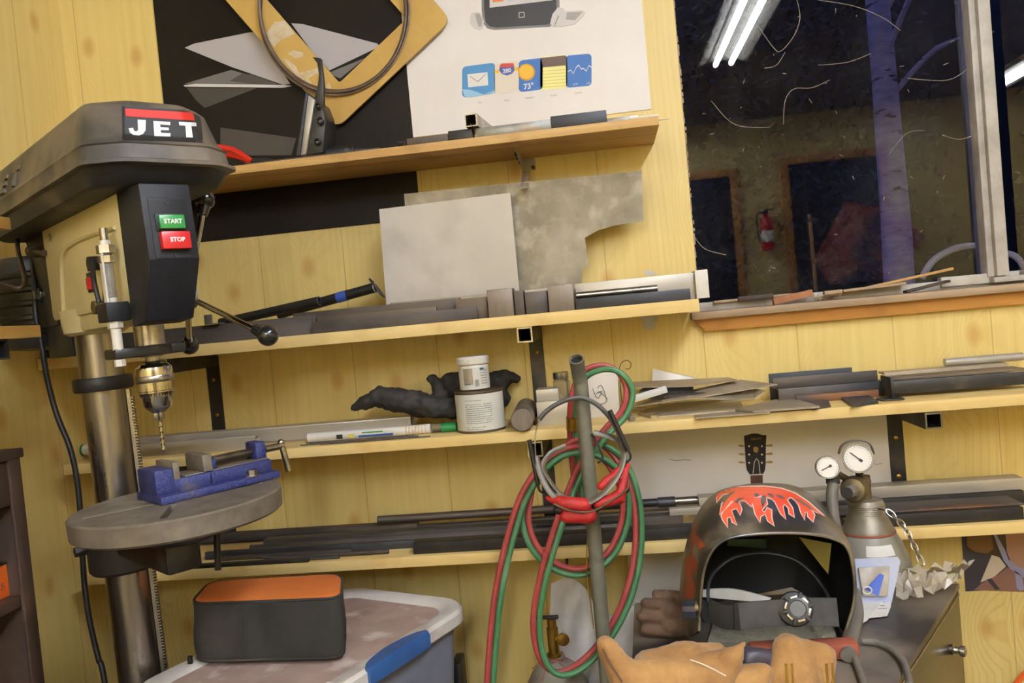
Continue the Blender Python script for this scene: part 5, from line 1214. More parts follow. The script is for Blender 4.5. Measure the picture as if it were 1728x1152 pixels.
slab((((1075, 684), (1190, 668), (1312, 648)), ((1250, 640), (1100, 672))), (-.16, -.09), .002, 'scrap_tan', 'long pointed scrap sheet sloping through the pile')
slab((((1160, 672), (1272, 672), (1292, 658)), ((1270, 655), (1160, 664))), (-.17, -.12), .002, 'scrap_tan', 'bent scrap sheet with a folded corner in the pile')
slab((((1062, 653), (1160, 651), (1245, 641)), ((1230, 636), (1066, 644))), (-.12, -.05), .002, 'scrap_tan', 'thin curling sheet on top of the scrap pile')
slab((((1078, 660), (1170, 660)), ((1170, 652), (1085, 654))), (-.13, -.08), .005, 'black_iron', 'dark plate inside the scrap pile under the curling sheet')
slab((((1094, 668), (1250, 660)), ((1250, 654), (1094, 660))), (-.14, -.1), .006, 'dust_iron', 'brownish plate deep in the scrap pile')
slab((((1100, 645), (1180, 640)), ((1165, 634), (1140, 630), (1102, 622))), (-.03, -.02), .0015, 'alu_sheet', 'curved bright sheet corner standing at the back of the scrap pile')
A, B = P(1068, 680, -.175), P(1127, 662, -.165); M_ = basis(A, B-A, (0, 1, .4))
solo('white_stick', MB().box((0, 0, 0), ((B-A).length, .012, .011), M_, b=.0006), 'white_print', 'bright white square stick poking out of the scrap pile', 'stick')
A = P(1068, 710, -.20); B = P(1060, 690, -.14); A.z = B.z = S3+.0062
solo('round_stub', MB().cyl(A, B, .006, n=18), 'block_steel', 'short thin round stub beside the scrap pile', 'bar')
for k, (a, b) in enumerate((((1078, 700), (1100, 706)), ((1075, 695), (1092, 694)))):
    A = PZ(*a, z); B = PZ(*b, z); A.z = B.z = S3+.0028+k*.004
    solo('offcut_strip', MB().box((0, -.004, -.002), ((B-A).length, .004, .002), basis(A, B-A, (0, 0, 1))), 'scrap_tan', ('tiny offcut strip on the shelf in front of the scrap pile', 'tiny offcut strip leaning by the round stub')[k], 'metal scrap')
# ---- right-hand run of the same shelf
bar_along('angle_iron', 'tall dark flat bar standing at the back right of the scrap pile', 'bar', (1298, 640), (1438, 625), -.05, S3+e0, .060, .005, 'mill_iron', 'bar')
bar_along('angle_iron', 'bluish angle iron with a ragged edge lying across two blocks', 'angle', (1304, 640), (1480, 620), -.09, S3+.032, .022, .03, 'mill_iron', 'angle', .004)
bar_along('steel_channel', 'blue-grey channel under the bluish angle iron', 'channel', (1314, 665), (1500, 645), -.10, S3+e0, .0315, .03, 'mill_iron', 'channel_side', .004)
bar_along('copper_bar', 'coppery brown flat bar leaning at the foot of the blue-grey channel', 'bar', (1343, 665), (1482, 650), -.115, S3+e0, .016, .006, 'rust_iron', 'bar')
t = thing('bed_rail', 'long black steel rail with a welded foot plate at its end', 'rail', (P(1490, 660, -.14).x, -.13, S3))
xa = P(1500, 650, -.14).x
part(t, 'rail', MB().prism([(0, 0), (.034, 0), (.034, .003), (.003, .003), (.003, .026), (0, .026)], 1.45-xa, Matrix.Translation((xa, -.145, S3+.008)) @ basis((0, 0, 0), (0, 1, 0), (0, 0, 1))), 'black_paint', bevel=.0006)
part(t, 'end_plate', MB().box((xa-.004, -.165, S3+.003), (xa+.001, -.105, S3+.045), b=.001), 'black_paint')
part(t, 'foot', MB().prism(rrect(-.03, -.03, .016, .012, .007, 3), .003, Matrix.Translation((xa, -.155, S3+e0))), 'black_paint', bevel=.0006)
bar_along('flat_bar', 'grey flat bar lying on top of the black rail', 'bar', (1498, 630), (1728, 610), -.14, S3+.0345, .006, .05, 'dust_iron', 'bar')
bar_along('channel_bar', 'pale brown channel behind the black rail', 'channel', (1492, 628), (1700, 605), -.08, S3+e0, .046, .04, 'scrap_tan', 'channel_side', .004)
bar_along('aluminium_pipe', 'shiny aluminium pipe lying on the pale brown channel', 'pipe', (1596, 605), (1728, 598), -.06, S3+.0465, .017, .017, 'alu', 'round')

# ---- lowest shelf: long dark stock
def s4(name, label, cat, a, b, y, z, h, d, m, kind='bar', t=.003): return bar_along(name, label, cat, a, b, y, S4+z+e0, h, d, m, kind, t)
s4('black_pipe', 'long black pipe at the very back of the lowest shelf', 'pipe', (200, 880), (700, 855), -.03, 0, .027, .027, 'dust_iron', 'round')
s4('steel_pipe', 'dark steel pipe lying on the stock at the back of the lowest shelf', 'pipe', (634, 858), (1108, 828), -.052, .030, .0185, .0185, 'mill_iron', 'round')
xs = P(1082, 832, -.056).x; 
s4('pipe_coupling', 'thicker coupling sleeve on the dark pipe behind the hoses', 'sleeve', (1109, 830), (1138, 826), -.056, .028, .023, .023, 'mill_iron', 'round')
s4('steel_pipe', 'polished pipe running right from the coupling sleeve to past the gas cylinder', 'pipe', (1139, 835), (1500, 808), -.052, .030, .0185, .0185, 'steel', 'round')
s4('flat_bar', 'flat bar lying under the dark steel pipe', 'bar', (703, 870), (1150, 845), -.075, .012, .015, .02, 'dust_iron', 'bar')
s4('channel_bar', 'wide dusty brown channel lying in the middle of the lowest shelf', 'channel', (443, 905), (1150, 850), -.105, 0, .024, .03, 'dust_iron', 'channel_side')
s4('angle_iron', 'dusty angle iron with a notched end beside the brown channel', 'angle', (416, 915), (1060, 865), -.135, 0, .020, .028, 'dust_iron', 'vee', .004)
s4('blue_flat', 'bluish mill-scale flat bar along the lowest shelf', 'bar', (345, 930), (920, 890), -.155, 0, .017, .012, 'mill_iron', 'bar')
s4('dark_flat', 'dark flat bar partly hidden by the table crank pin', 'bar', (372, 935), (590, 915), -.172, 0, .010, .012, 'dust_iron', 'bar')
A = P(436, 930, -.192); B = P(470, 940, -.19); Cc = P(560, 938, -.19); D = P(656, 930, -.19)
for v, zz_ in ((A, .012), (B, .006), (Cc, .006), (D, .006)): v.z = S4+zz_
solo('bent_rod', MB().tube(spline([A, B, Cc, D], 8), .0048, 8), 'dust_iron', 'bent grey rod lying on the lowest shelf', 'rod')
s4('thin_bar', 'thin square bar under the bent rod', 'bar', (330, 950), (572, 940), -.205, 0, .006, .008, 'dust_iron', 'bar')
s4('short_bar', 'short dark bar at the front edge of the lowest shelf', 'bar', (325, 960), (520, 945), -.218, 0, .007, .01, 'black_iron', 'bar')
s4('dark_beam', 'heavy dark steel bar at the front of the lowest shelf behind the hoses', 'bar', (698, 938), (1400, 890), -.205, 0, .0235, .035, 'black_iron', 'bar')
s4('dark_block', 'blackish bar stub lying behind the hoses on the lowest shelf', 'bar', (905, 885), (1050, 875), -.125, .021, .008, .02, 'black_iron', 'bar')
s4('aluminium_bar', 'pale cut aluminium bar end beside the welding helmet', 'bar', (1130, 865), (1300, 850), -.11, .0245, .014, .02, 'alu', 'bar')
s4('long_channel', 'long shiny channel right of the gas cylinder on the lowest shelf', 'channel', (1180, 850), (1728, 815), -.09, .03, .024, .04, 'alu', 'channel_side', .004)
s4('black_channel', 'black channel under the long shiny channel', 'channel', (1200, 870), (1728, 830), -.10, 0, .0295, .06, 'black_iron', 'channel_side', .004)
s4('brown_flat', 'rusty brown flat bar lying on the thick black bar', 'bar', (1400, 880), (1728, 850), -.19, .0245, .003, .07, 'rust_iron', 'bar')
s4('thick_black_bar', 'thick black bar at the front of the lowest shelf right of the gas cylinder', 'bar', (1410, 890), (1728, 870), -.205, 0, .024, .08, 'black_iron', 'bar')

# ================================================================== lower left: bookcase, tote, bag
XF = -1.02; YE = -.605
t = thing('bookcase', 'dark stained wooden bookcase against the left wall', 'bookcase', ((XL+XF)/2, -1.05, 0))
zt = 1.335
part(t, 'top_board', MB().box((XL+.002, -1.52, zt), (XF+.008, YE+.008, zt+.016), b=.002), 'dark_wood')
for ye in (YE-.02, -1.5): part(t, 'side_panel', MB().box((XL+.002, ye, 0), (XF, ye+.02, zt), b=.001), 'dark_wood')
part(t, 'back_panel', MB().box((XL+.0005, -1.49, .05), (XL+.008, YE-.01, zt)), 'dark_wood')
part(t, 'front_stile', MB().box((XF, YE-.028, 0), (XF+.006, YE, zt), b=.001), 'dark_wood')
part(t, 'front_stile', MB().box((XF, -1.5, 0), (XF+.006, -1.472, zt), b=.001), 'dark_wood')
part(t, 'apron', MB().box((XF-.008, -1.472, zt-.075), (XF+.002, YE-.028, zt), b=.001), 'dark_wood')
for zs in (1.105, .76, .42, .08): part(t, 'shelf', MB().box((XL+.008, -1.48, zs-.018), (XF-.002, YE-.02, zs), b=.001), 'dark_wood')
b0 = PX(22, 1000, -1.045)
t = thing('orange_box', 'small bright orange cardboard box on the dark bookcase shelf', 'box', (-1.1, b0.y-.07, 1.105))
part(t, 'carton', MB().box((-1.2, b0.y-.16, 1.1052), (-1.045, b0.y, 1.160), b=.001), 'box_orange')
part(t, 'lid_flap', MB().box((-1.2, b0.y-.16, 1.1603), (-1.043, b0.y+.002, 1.1635), rotm('X', 0), b=.0005), 'black_print')
part(t, 'printed_mark', text_mb('8', .018, basis((-1.0447, b0.y-.022, 1.125), (0, 1, 0), (0, 0, 1)), depth=.0002), 'brick_red', smooth=0)

ZL = .93
TU = Vector((.917, -.40, 0)).normalized(); TV = Vector((-.40, -.917, 0)).normalized(); TR = Vector((-.318, -.262, 0))
def tloc(u, v, z): return TR - TU*u + TV*v + Vector((0, 0, z))
Wt, Lt = .362, .56
TM = Matrix(((-TU.x, TV.x, 0, TR.x), (-TU.y, TV.y, 0, TR.y), (0, 0, 1, 0), (0, 0, 0, 1)))
t = thing('storage_tote', 'grey plastic storage tote with a dusty white lid and blue handle', 'tote', tloc(Wt/2, Lt/2, .53))
def rr_loop(i, z, r): return [TM @ Vector((x, y, z)) for x, y in rrect(i, i, Wt-i, Lt-i, r, 6)]
part(t, 'tub', MB().loft([rr_loop(.05, .531, .04), rr_loop(.045, .535, .05), rr_loop(.018, ZL-.03, .06), rr_loop(.018, ZL-.012, .06)]), 'bin_tub')
part(t, 'lid_rim', MB().loft([rr_loop(.006, ZL-.03, .07), rr_loop(.0, ZL-.024, .075), rr_loop(.0, ZL-.004, .075), rr_loop(.006, ZL+.002, .07), rr_loop(.03, ZL+.002, .055), rr_loop(.042, ZL-.006, .045)], cap=False), 'bin_lid')
part(t, 'lid_panel', MB().loft([rr_loop(.042, ZL-.0075, .045), rr_loop(.042, ZL-.006, .045), rr_loop(.06, ZL-.005, .03)]), 'bin_dust')
# blue latch handle on the right-hand end rim
hu = []
v0, v1 = .17, .34
for k in range(13):
    f = k/12; v = v0+(v1-v0)*f; bow = math.sin(math.pi*f)
    hu.append([TM @ Vector((x, v, z)) for x, z in ((-.006, ZL-.026), (-.007, ZL-.004), (-.002, ZL+.004), (.004+.022*bow**.6, ZL+.0045), (.004+.024*bow**.6, ZL+.001), (.004, ZL-.02))])
part(t, 'latch_handle', MB().loft(hu), 'bin_blue', smooth=50)
part(t, 'warning_sticker', MB().box((.008, .40, ZL+.0021), (.032, .47, ZL+.0026), TM), 'white_print', smooth=0)
part(t, 'sticker_print', MB().box((.010, .41, ZL+.0027), (.022, .46, ZL+.003), TM), 'brick_red', smooth=0)
cr = thing('wooden_crate', 'plain wooden crate carrying the storage tote', 'crate', (-.56, -.385, 0))
Mc = Matrix.Translation((-.56, -.385, 0)) @ rotm('Z', R(-39.5))
for zs in (.02, .15, .28, .41):
    for s_ in (-1, 1): part(cr, 'slat', MB().box((-.18, s_*.135-.006, zs), (.18, s_*.135+.006, zs+.1), Mc, b=.001), 'grey_wood'); part(cr, 'slat', MB().box((s_*.18-.006, -.128, zs), (s_*.18+.006, .128, zs+.1), Mc, b=.001), 'grey_wood')
part(cr, 'crate_bottom', MB().box((-.18, -.135, .0), (.18, .135, .015), Mc, b=.001), 'grey_wood'); part(cr, 'crate_top', MB().box((-.19, -.145, .512), (.19, .145, .5305), Mc, b=.001), 'grey_wood')
# tool bag
def quad_loop(c, r, z, n=6, wob=0, seed=0):
    pts = rpoly([Vector((x, y, z)) for x, y in c], r, n)
    out = []
    m = len(pts)
    for i in range(m):
        a, b = pts[i], pts[(i+1) % m]; k = max(1, int((b-a).length/.012))
        for q in range(k): out.append(a+(b-a)*q/k)
    return out
def resample(loop, n):
    L_ = [0]; m = len(loop)
    for i in range(m): L_.append(L_[-1]+(loop[(i+1) % m]-loop[i]).length)
    out = []
    j = 0
    for k in range(n):
        s = L_[-1]*k/n
        while L_[j+1] < s: j += 1
        f = (s-L_[j])/max(1e-9, L_[j+1]-L_[j]); out.append(loop[j].lerp(loop[(j+1) % m], f))
    return out
zb, zt_ = ZL+.0026, ZL+.106
top = [PZ(a, b, zt_) for a, b in ((318, 1020), (352, 982), (580, 969), (578, 1010))]
bot = [PZ(a, b, zb) for a, b in ((322, 1124), (330, 1075), (590, 1050), (560, 1120))]
cen = sum((p for p in top), Vector())/4
bot = [p.copy() for p in top]; 
for p, q in zip(bot, top): d = q-cen; p.x = cen.x+d.x*.99-.0; p.y = cen.y+d.y*.99-.012; p.z = zb
def lerp_loop(f, s, r, z): return [Vector((cen.x+(a.x*(1-f)+b.x*f-cen.x)*s, cen.y+(a.y*(1-f)+b.y*f-cen.y)*s, z)) for a, b in zip(bot, top)]
loops = []
NB = 120
for f, s, r in ((0, .95, .03), (.03, .985, .035), (.12, 1.0, .035), (.3, 1.005, .035), (.5, 1.0, .035), (.7, .995, .035), (.9, .998, .035), (.97, 1.0, .035), (1.0, .985, .035)):
    z = zb+(zt_-zb)*f; L_ = resample(quad_loop([(p.x, p.y) for p in lerp_loop(f, s, r, z)], r, z), NB)
    w_ = .006*math.sin(math.pi*f)
    L_ = [p+(Vector((p.x-cen.x, p.y-cen.y, 0)).normalized())*(noise.noise(Vector((p.x*26, p.y*26, z*5)))*w_*1.8) for p in L_]
    loops.append(L_)
t = thing('tool_bag', 'black fabric tool bag with an orange top lying on the tote', 'bag', (cen.x, cen.y, zb))
part(t, 'bag_body', MB().loft(loops), 'bag_black', smooth=60)
tl_ = loops[-1]; c0 = sum(tl_, Vector())/NB
def inset(s, dz): return [Vector((c0.x+(p.x-c0.x)*s, c0.y+(p.y-c0.y)*s, zt_+dz)) for p in tl_]
part(t, 'top_panel', MB().loft([inset(.985, .0004), inset(.97, .003), inset(.8, .0045), inset(.4, .005), inset(.02, .005)]), 'bag_orange', smooth=60)
part(t, 'piping', MB().tube(inset(1.0, .0005), .0028, 8, closed=True), 'bag_black')
part(t, 'bottom_piping', MB().tube([Vector((p.x, p.y, zb+.004)) for p in loops[1]], .0022, 8, closed=True), 'bag_black')
zp = min(loops[2], key=lambda p: (p-PZ(325, 1118, zb)).length)
mi = loops[2].index(zp)
for off in (12, -16):
    j = (mi+off) % NB; part(t, 'seam', MB().tube([loops[k][j]+(loops[k][j]-Vector((cen.x, cen.y, loops[k][j].z))).normalized()*.0005 for k in range(1, 9)], .0012, 6), 'bag_black')
part(t, 'zip_pull', MB().box((zp.x-.012, zp.y-.012, zb+.0), (zp.x-.004, zp.y-.006, zb+.014), b=.001), 'black_iron')
lt = PZ(322, 1140, ZL+.01)
solo('black_case', MB().box((P(762, 1135, -.2).x, -.20, 0), (P(778, 1140, -.2).x, -.14, P(765, 1120, -.2).z), b=.004), 'rubber', 'tall narrow black case standing beside the tote', 'case')

# ================================================================== torch cart pipe, hoses, headgear
base = PD(1000, 900, 1.5)
px_, py_ = -.063, -.408
t = thing('pipe_stand', 'grey-green steel pipe standing upright on a floor plate, open at its bent top', 'pipe', (px_, py_, 0))
pts = [Vector((px_, py_, .012)), Vector((px_, py_, 1.2)), Vector((px_, py_+.0, 1.345)), Vector((px_-.001, py_-.007, 1.38)), Vector((px_-.002, py_-.028, 1.408))]
sp = spline(pts, 10)
part(t, 'pipe_body', MB().tube(sp, .0132, 28), 'post_paint')
d_ = (sp[-1]-sp[-2]).normalized(); e_ = sp[-1]
part(t, 'pipe_rim', MB().pipe(e_-d_*.002, e_+d_*.006, .0134, .0105, 28), 'post_paint')
part(t, 'pipe_bore', MB().cyl(e_+d_*.0002, e_+d_*.0008, .0104, n=28), 'helmet_inner')
part(t, 'floor_plate', MB().prism(rrect(-.03, -.1, .035, .03, .01), .012, Matrix.Translation((px_, py_, .0))), 'black_iron', bevel=.002)
hk = PD(1003, 760, 1.485)
part(t, 'hook', MB().tube(spline([Vector((px_+.012, py_-.008, hk.z+.03)), hk+Vector((.008, -.006, .01)), hk+Vector((.014, -.008, -.012)), hk+Vector((.004, -.012, -.02))], 6), .0022, 8), 'black_iron')
bs = [PD(996, 855, 1.525), PD(992, 900, 1.53), PD(990, 960, 1.53), PD(997, 1020, 1.53), PD(1002, 1060, 1.53)]
part(t, 'brass_strip', MB().tube(spline(bs, 5), .002, 6, flat=(.0012, .0036)), 'brass')

hose = [(826, 1168, 1.53, 1), (832, 1080, 1.53, 1), (841, 1000, 1.53, 1), (858, 920, 1.53, 1), (884, 838, 1.53, 1), (925, 780, 1.535, 1), (967, 759, 1.54, 1), (1010, 768, 1.545, .2), (1042, 800, 1.545, -1), (1056, 845, 1.545, -1), (1050, 895, 1.545, -1), (1027, 938, 1.545, -1), (985, 964, 1.545, -1), (940, 957, 1.545, -1), (903, 925, 1.545, -1), (887, 880, 1.55, -1), (893, 835, 1.555, -.6), (910, 797, 1.56, .4), (940, 770, 1.565, 1), (972, 748, 1.57, 1), (1012, 748, 1.57, .1), (1048, 778, 1.565, -1), (1071, 832, 1.56, -1), (1078, 900, 1.555, -1), (1070, 970, 1.55, -1), (1048, 1035, 1.545, -1), (1012, 1092, 1.54, -1), (972, 1128, 1.535, -.9), (938, 1135, 1.53, -.2), (914, 1108, 1.53, .7), (905, 1052, 1.53, 1), (914, 985, 1.53, 1), (939, 897, 1.53, 1), (963, 830, 1.535, 1), (989, 775, 1.54, 1), (1024, 728, 1.54, 1), (1054, 695, 1.545, 1), (1062, 657, 1.55, .9), (1044, 628, 1.555, .1), (1015, 620, 1.56, -.7), (984, 634, 1.56, -1), (969, 675, 1.56, -1), (967, 735, 1.575, -1), (973, 800, 1.58, -1), (980, 860, 1.58, -1)]
hp_ = spline([PD(a, b, c) for a, b, c, s in hose], 6)
ss = spline([Vector((s, 0, 0)) for a, b, c, s in hose], 6)
red, grn = [], []
for i, p in enumerate(hp_):
    tg = (hp_[min(i+1, len(hp_)-1)]-hp_[max(i-1, 0)]).normalized(); vw = (p-CAM).normalized()
    lf = vw.cross(tg).normalized()*-1                                  # left of travel as the camera sees it
    s = max(-1, min(1, ss[i].x)); o = lf*(s*.0058) + lf.cross(tg).normalized()*(math.sqrt(max(0, 1-s*s))*.0058)
    red.append(p+o); grn.append(p-o)
e1 = red[0].copy(); e1.z = .006; e2 = grn[0].copy(); e2.z = .006
t = thing('twin_gas_hose', 'red and green twin gas hose looped over the upright pipe', 'hose', (hp_[0].x, hp_[0].y, 0))
part(t, 'red_hose', MB().tube([e1]+red, .0057, 10), 'hose_red'); part(t, 'green_hose', MB().tube([e2]+grn, .0057, 10), 'hose_green')
k_ = PD(968, 715, 1.57)
i0 = min(range(len(hp_)-30, len(hp_)), key=lambda i: (hp_[i]-k_).length)
part(t, 'hose_clip', MB().cyl(hp_[i0-1]+Vector((0, 0, 0)), hp_[i0+1], .0128, n=18), 'brass', label='brass clip joining the two hoses')

t = thing('head_harness', 'grey headband with red brow pads and black side rods hung on the upright pipe', 'headgear', PD(1000, 880, 1.455))
def pdp(pts, n=8, closed=False): return spline([PD(a, b, c) for a, b, c in pts], n, closed)
band = [(905, 770, 1.455), (912, 800, 1.44), (930, 832, 1.425), (958, 848, 1.415), (990, 848, 1.41), (1020, 830, 1.415), (1043, 800, 1.43), (1052, 770, 1.45), (1047, 748, 1.465), (1030, 737, 1.474), (1002, 730, 1.476)]
part(t, 'headband', MB().tube(pdp(band), .004, 10, flat=(.0018, .0055), hint=(0, 0, 1)), 'band_grey')
band2 = [(1050, 775, 1.458), (1035, 815, 1.44), (1010, 838, 1.43), (980, 846, 1.428), (948, 834, 1.432), (925, 806, 1.445), (917, 785, 1.46), (930, 764, 1.474), (955, 752, 1.48)]
part(t, 'inner_band', MB().tube(pdp(band2), .004, 10, flat=(.0018, .005), hint=(0, 0, 1)), 'band_grey')
strap = [(910, 708, 1.46), (922, 694, 1.462), (945, 679, 1.464), (975, 671, 1.466), (1000, 678, 1.466), (1020, 694, 1.464), (1036, 715, 1.462), (1049, 745, 1.46), (1052, 770, 1.458)]
part(t, 'crown_strap', MB().tube(pdp(strap), .003, 8, flat=(.0012, .0042), hint=(0, 1, 0)), 'band_dark')
part(t, 'strap_cable', MB().tube(pdp([(910, 708, 1.46), (903, 735, 1.46), (904, 770, 1.455)]), .0012, 6), 'clear')
part(t, 'side_rod', MB().cyl(PD(893, 742, 1.45), PD(908, 818, 1.45), .0042, n=12), 'rubber'); part(t, 'side_rod', MB().cyl(PD(1029, 692, 1.45), PD(1060, 760, 1.45), .0042, n=12), 'rubber')
part(t, 'rod_wire', MB().tube(pdp([(907, 815, 1.45), (911, 828, 1.45), (921, 832, 1.44)]), .0021, 8), 'rubber'); part(t, 'rod_wire', MB().tube(pdp([(1059, 757, 1.45), (1064, 768, 1.45), (1062, 776, 1.45), (1052, 782, 1.45)]), .0021, 8), 'rubber')
pr = [(PD(924, 840, 1.43), PD(950, 848, 1.42), .005, .012), (PD(950, 848, 1.42), PD(985, 852, 1.415), .012, .013), (PD(955, 872, 1.425), PD(995, 870, 1.42), .011, .013)]
part(t, 'brow_pad', blob('p', pr, .0028, 3, .0012, 90), 'pad_red', smooth=180)
pr = [(PD(1010, 850, 1.42), PD(1040, 840, 1.425), .009, .011), (PD(1015, 820, 1.43), PD(1045, 795, 1.44), .008, .009), (PD(1045, 840, 1.43), PD(1056, 800, 1.44), .011, .006), (PD(1056, 800, 1.44), PD(1060, 783, 1.445), .006, .0035)]
part(t, 'brow_pad', blob('p', pr, .0028, 3, .0012, 90), 'pad_red', smooth=180)
part(t, 'pad_cord', MB().tube(pdp([(935, 850, 1.412), (965, 862, 1.405), (1000, 862, 1.402), (1030, 845, 1.404), (1058, 825, 1.42), (1060, 810, 1.43)]), .0016, 6), 'band_grey')
part(t, 'pad_shell', blob('p', [(PD(940, 860, 1.44), PD(990, 866, 1.435), .008, .009), (PD(990, 866, 1.435), PD(1056, 825, 1.445), .008, .008)], .003, 3), 'rubber', smooth=180)

# small gas cylinder behind the hoses
ac = PD(940, 1150, 1.62); ac = Vector((ac.x, -.31, 0))
zs = PD(940, 1118, 1.62).z
t = thing('small_gas_cylinder', 'small grey gas cylinder with a brass valve behind the hoses', 'gas cylinder', ac)
Ta = Matrix.Translation(ac)
part(t, 'cylinder_body', MB().lathe([(.06, .0), (.066, .006), (.066, zs-.07), (.062, zs-.045), (.048, zs-.018), (.03, zs-.002), (.018, zs+.006), (.018, zs+.014)], 36, Ta), 'cyl_paint')
part(t, 'valve_body', MB().lathe([(.014, zs+.012), (.014, zs+.02), (.011, zs+.022), (.0115, zs+.07), (.009, zs+.072), (.009, zs+.088)], 16, Ta).cyl(ac+Vector((0, 0, zs+.05)), ac+Vector((.026, -.008, zs+.05)), .008, n=14), 'brass')
part(t, 'valve_port', MB().lathe([(.012, 0), (.012, .006), (.007, .007)], 16, frame_to(ac+Vector((.02, -.012, zs+.052)), ac+Vector((.024, -.03, zs+.052)))), 'brass')
part(t, 'valve_key', MB().box((-.035, -.004, zs+.088), (.014, .004, zs+.094), Ta, b=.001), 'black_iron')
mb = MB()
for k in range(4):
    a = k*1.3; mb.tube(spline([ac+Vector((.02*math.cos(a+s), .02*math.sin(a+s), zs+.012+.004*math.sin(s*2))) for s in (0, .9, 1.8, 2.6)]+[ac+Vector((.05*math.cos(a+2.9), .05*math.sin(a+2.9)-.0, zs-.015))], 5), .0009, 5)
part(t, 'pink_string', mb, 'hose_red', kind='stuff')

# grey cloth hung on the wall behind the hoses
def cloth(rows, ny, nx, fold, name, label, m, seed=0, thick=.002):
    mb = MB(); N_ = nx+1
    top = spline([Vector((a, b, 0)) for a, b in rows[0]], 12); botm = spline([Vector((a, b, 0)) for a, b in rows[1]], 12)
    def samp(l, f): i = f*(len(l)-1); k = min(int(i), len(l)-2); return l[k].lerp(l[k+1], i-k)
    for j in range(ny+1):
        g = j/ny
        for i in range(N_):
            f = i/nx; c = samp(top, f).lerp(samp(botm, f), g)
            yy = -.236 + fold*(math.sin(f*13+g*2.2+seed)*.5+noise.noise(Vector((f*6, g*3.5, seed)))*1.3)*min(1, g*3+.25)
            mb.v.append(P(c.x, c.y, max(min(yy, -.2225), -.2435)))
    for j in range(ny):
        for i in range(nx): a = j*N_+i; mb.f.append((a, a+1, a+N_+1, a+N_))
    n = len(mb.v); mb.v += [v+Vector((0, thick, 0)) for v in mb.v]; mb.f += [tuple(q+n for q in f[::-1]) for f in mb.f]
    return solo(name, mb, m, label, 'cloth', smooth=180, fixn=False)
cloth([[(930, 985), (960, 975), (990, 995), (1010, 1030), (1050, 1035), (1085, 1012), (1125, 1008)], [(915, 1330), (960, 1335), (1000, 1330), (1040, 1330), (1080, 1330), (1110, 1325), (1160, 1320)]], 46, 60, .02, 'grey_leather_apron', 'rumpled light grey leather apron hanging from the lowest shelf behind the hoses', 'cloth_grey', 2)
ah = P(958, 978, -.236)
solo('coat_hook', MB().tube(spline([(ah.x, -.19, S4-.0225), (ah.x, -.215, S4-.03), (ah.x, -.232, S4-.036), (ah.x, -.244, S4-.03)], 5), .003, 8), 'black_iron', 'small black hook under the lowest shelf holding the grey leather apron', 'hook')

# ================================================================== welder cabinet and what lies on it
ZK = .96
A = PZ(1617, 983, ZK); B = PZ(1510, 1152, ZK); d_ = (B-A); A2_ = A+d_*1.45
polyc = [(A.x, A.y), (A2_.x, A2_.y), (-.02, -.86), (.0, -.40)]
t = thing('welder_cabinet', 'black dusty steel welder cabinet under the welding helmet', 'welder', (.25, -.62, 0))
cz = MB().prism(polyc, ZK-.012-.07, Matrix.Translation((0, 0, .07)))
part(t, 'cabinet_body', cz, 'cabinet_side', bevel=.003)
cg = Vector((sum(p[0] for p in polyc)/4, sum(p[1] for p in polyc)/4))
part(t, 'top_panel', MB().prism([tuple(Vector(p)+(Vector(p)-cg).normalized()*.003) for p in polyc], .011, Matrix.Translation((0, 0, ZK-.0118))), 'cabinet_black', bevel=.002)
for x, y in ((.46, -.45), (.07, -.46), (.05, -.8), (.22, -.84)): part(t, 'foot', MB().cyl((x, y, 0), (x, y, .07), .025, n=16), 'rubber')
n_ = Vector((-(B-A).y, (B-A).x, 0)).normalized()
n_ = n_ if n_.x > 0 else -n_
kp = PZ(1600, 1098, ZK)
d2 = (B-A).normalized()
def side_pt(px, py):
    r = ray(px, py); k = (A-CAM).dot(n_)/r.dot(n_); return CAM+r*k
for pz in ((1604, 1095),):
    k0 = side_pt(*pz); part(t, 'toggle_knob', MB().lathe([(.008, 0), (.009, .004), (.006, .006), (.005, .012), (.009, .016), (.009, .022), (.004, .024)], 16, frame_to(k0, k0+n_)), 'bright_steel')
sm = [side_pt(1618, 1003), side_pt(1522, 1152)]
part(t, 'side_seam', MB().tube([p+n_*.0006 for p in (sm[0], sm[1])], .0012, 6), 'bright_steel')
# felt pad inside the helmet, red block in front
def flat_px(pxs, z, h): return MB().prism([(PZ(a, b, z+h).x, PZ(a, b, z+h).y) for a, b in pxs], h, Matrix.Translation((0, 0, z)))
solo('felt_pad', flat_px([(1192, 1085), (1205, 1040), (1400, 1030), (1412, 1070)], ZK+.0003, .010), 'felt_grey', 'thick grey-green felt pad lying on the cabinet inside the helmet', 'pad', bevel=.003)
solo('red_brick', MB().box((PZ(1262, 1100, ZK).x, PZ(1300, 1118, ZK).y, ZK+.0003), (PZ(1432, 1085, ZK).x, PZ(1340, 1102, ZK).y, ZK+.022), b=.002), 'brick_red', 'flat reddish brick on the cabinet behind the tan gloves', 'brick')

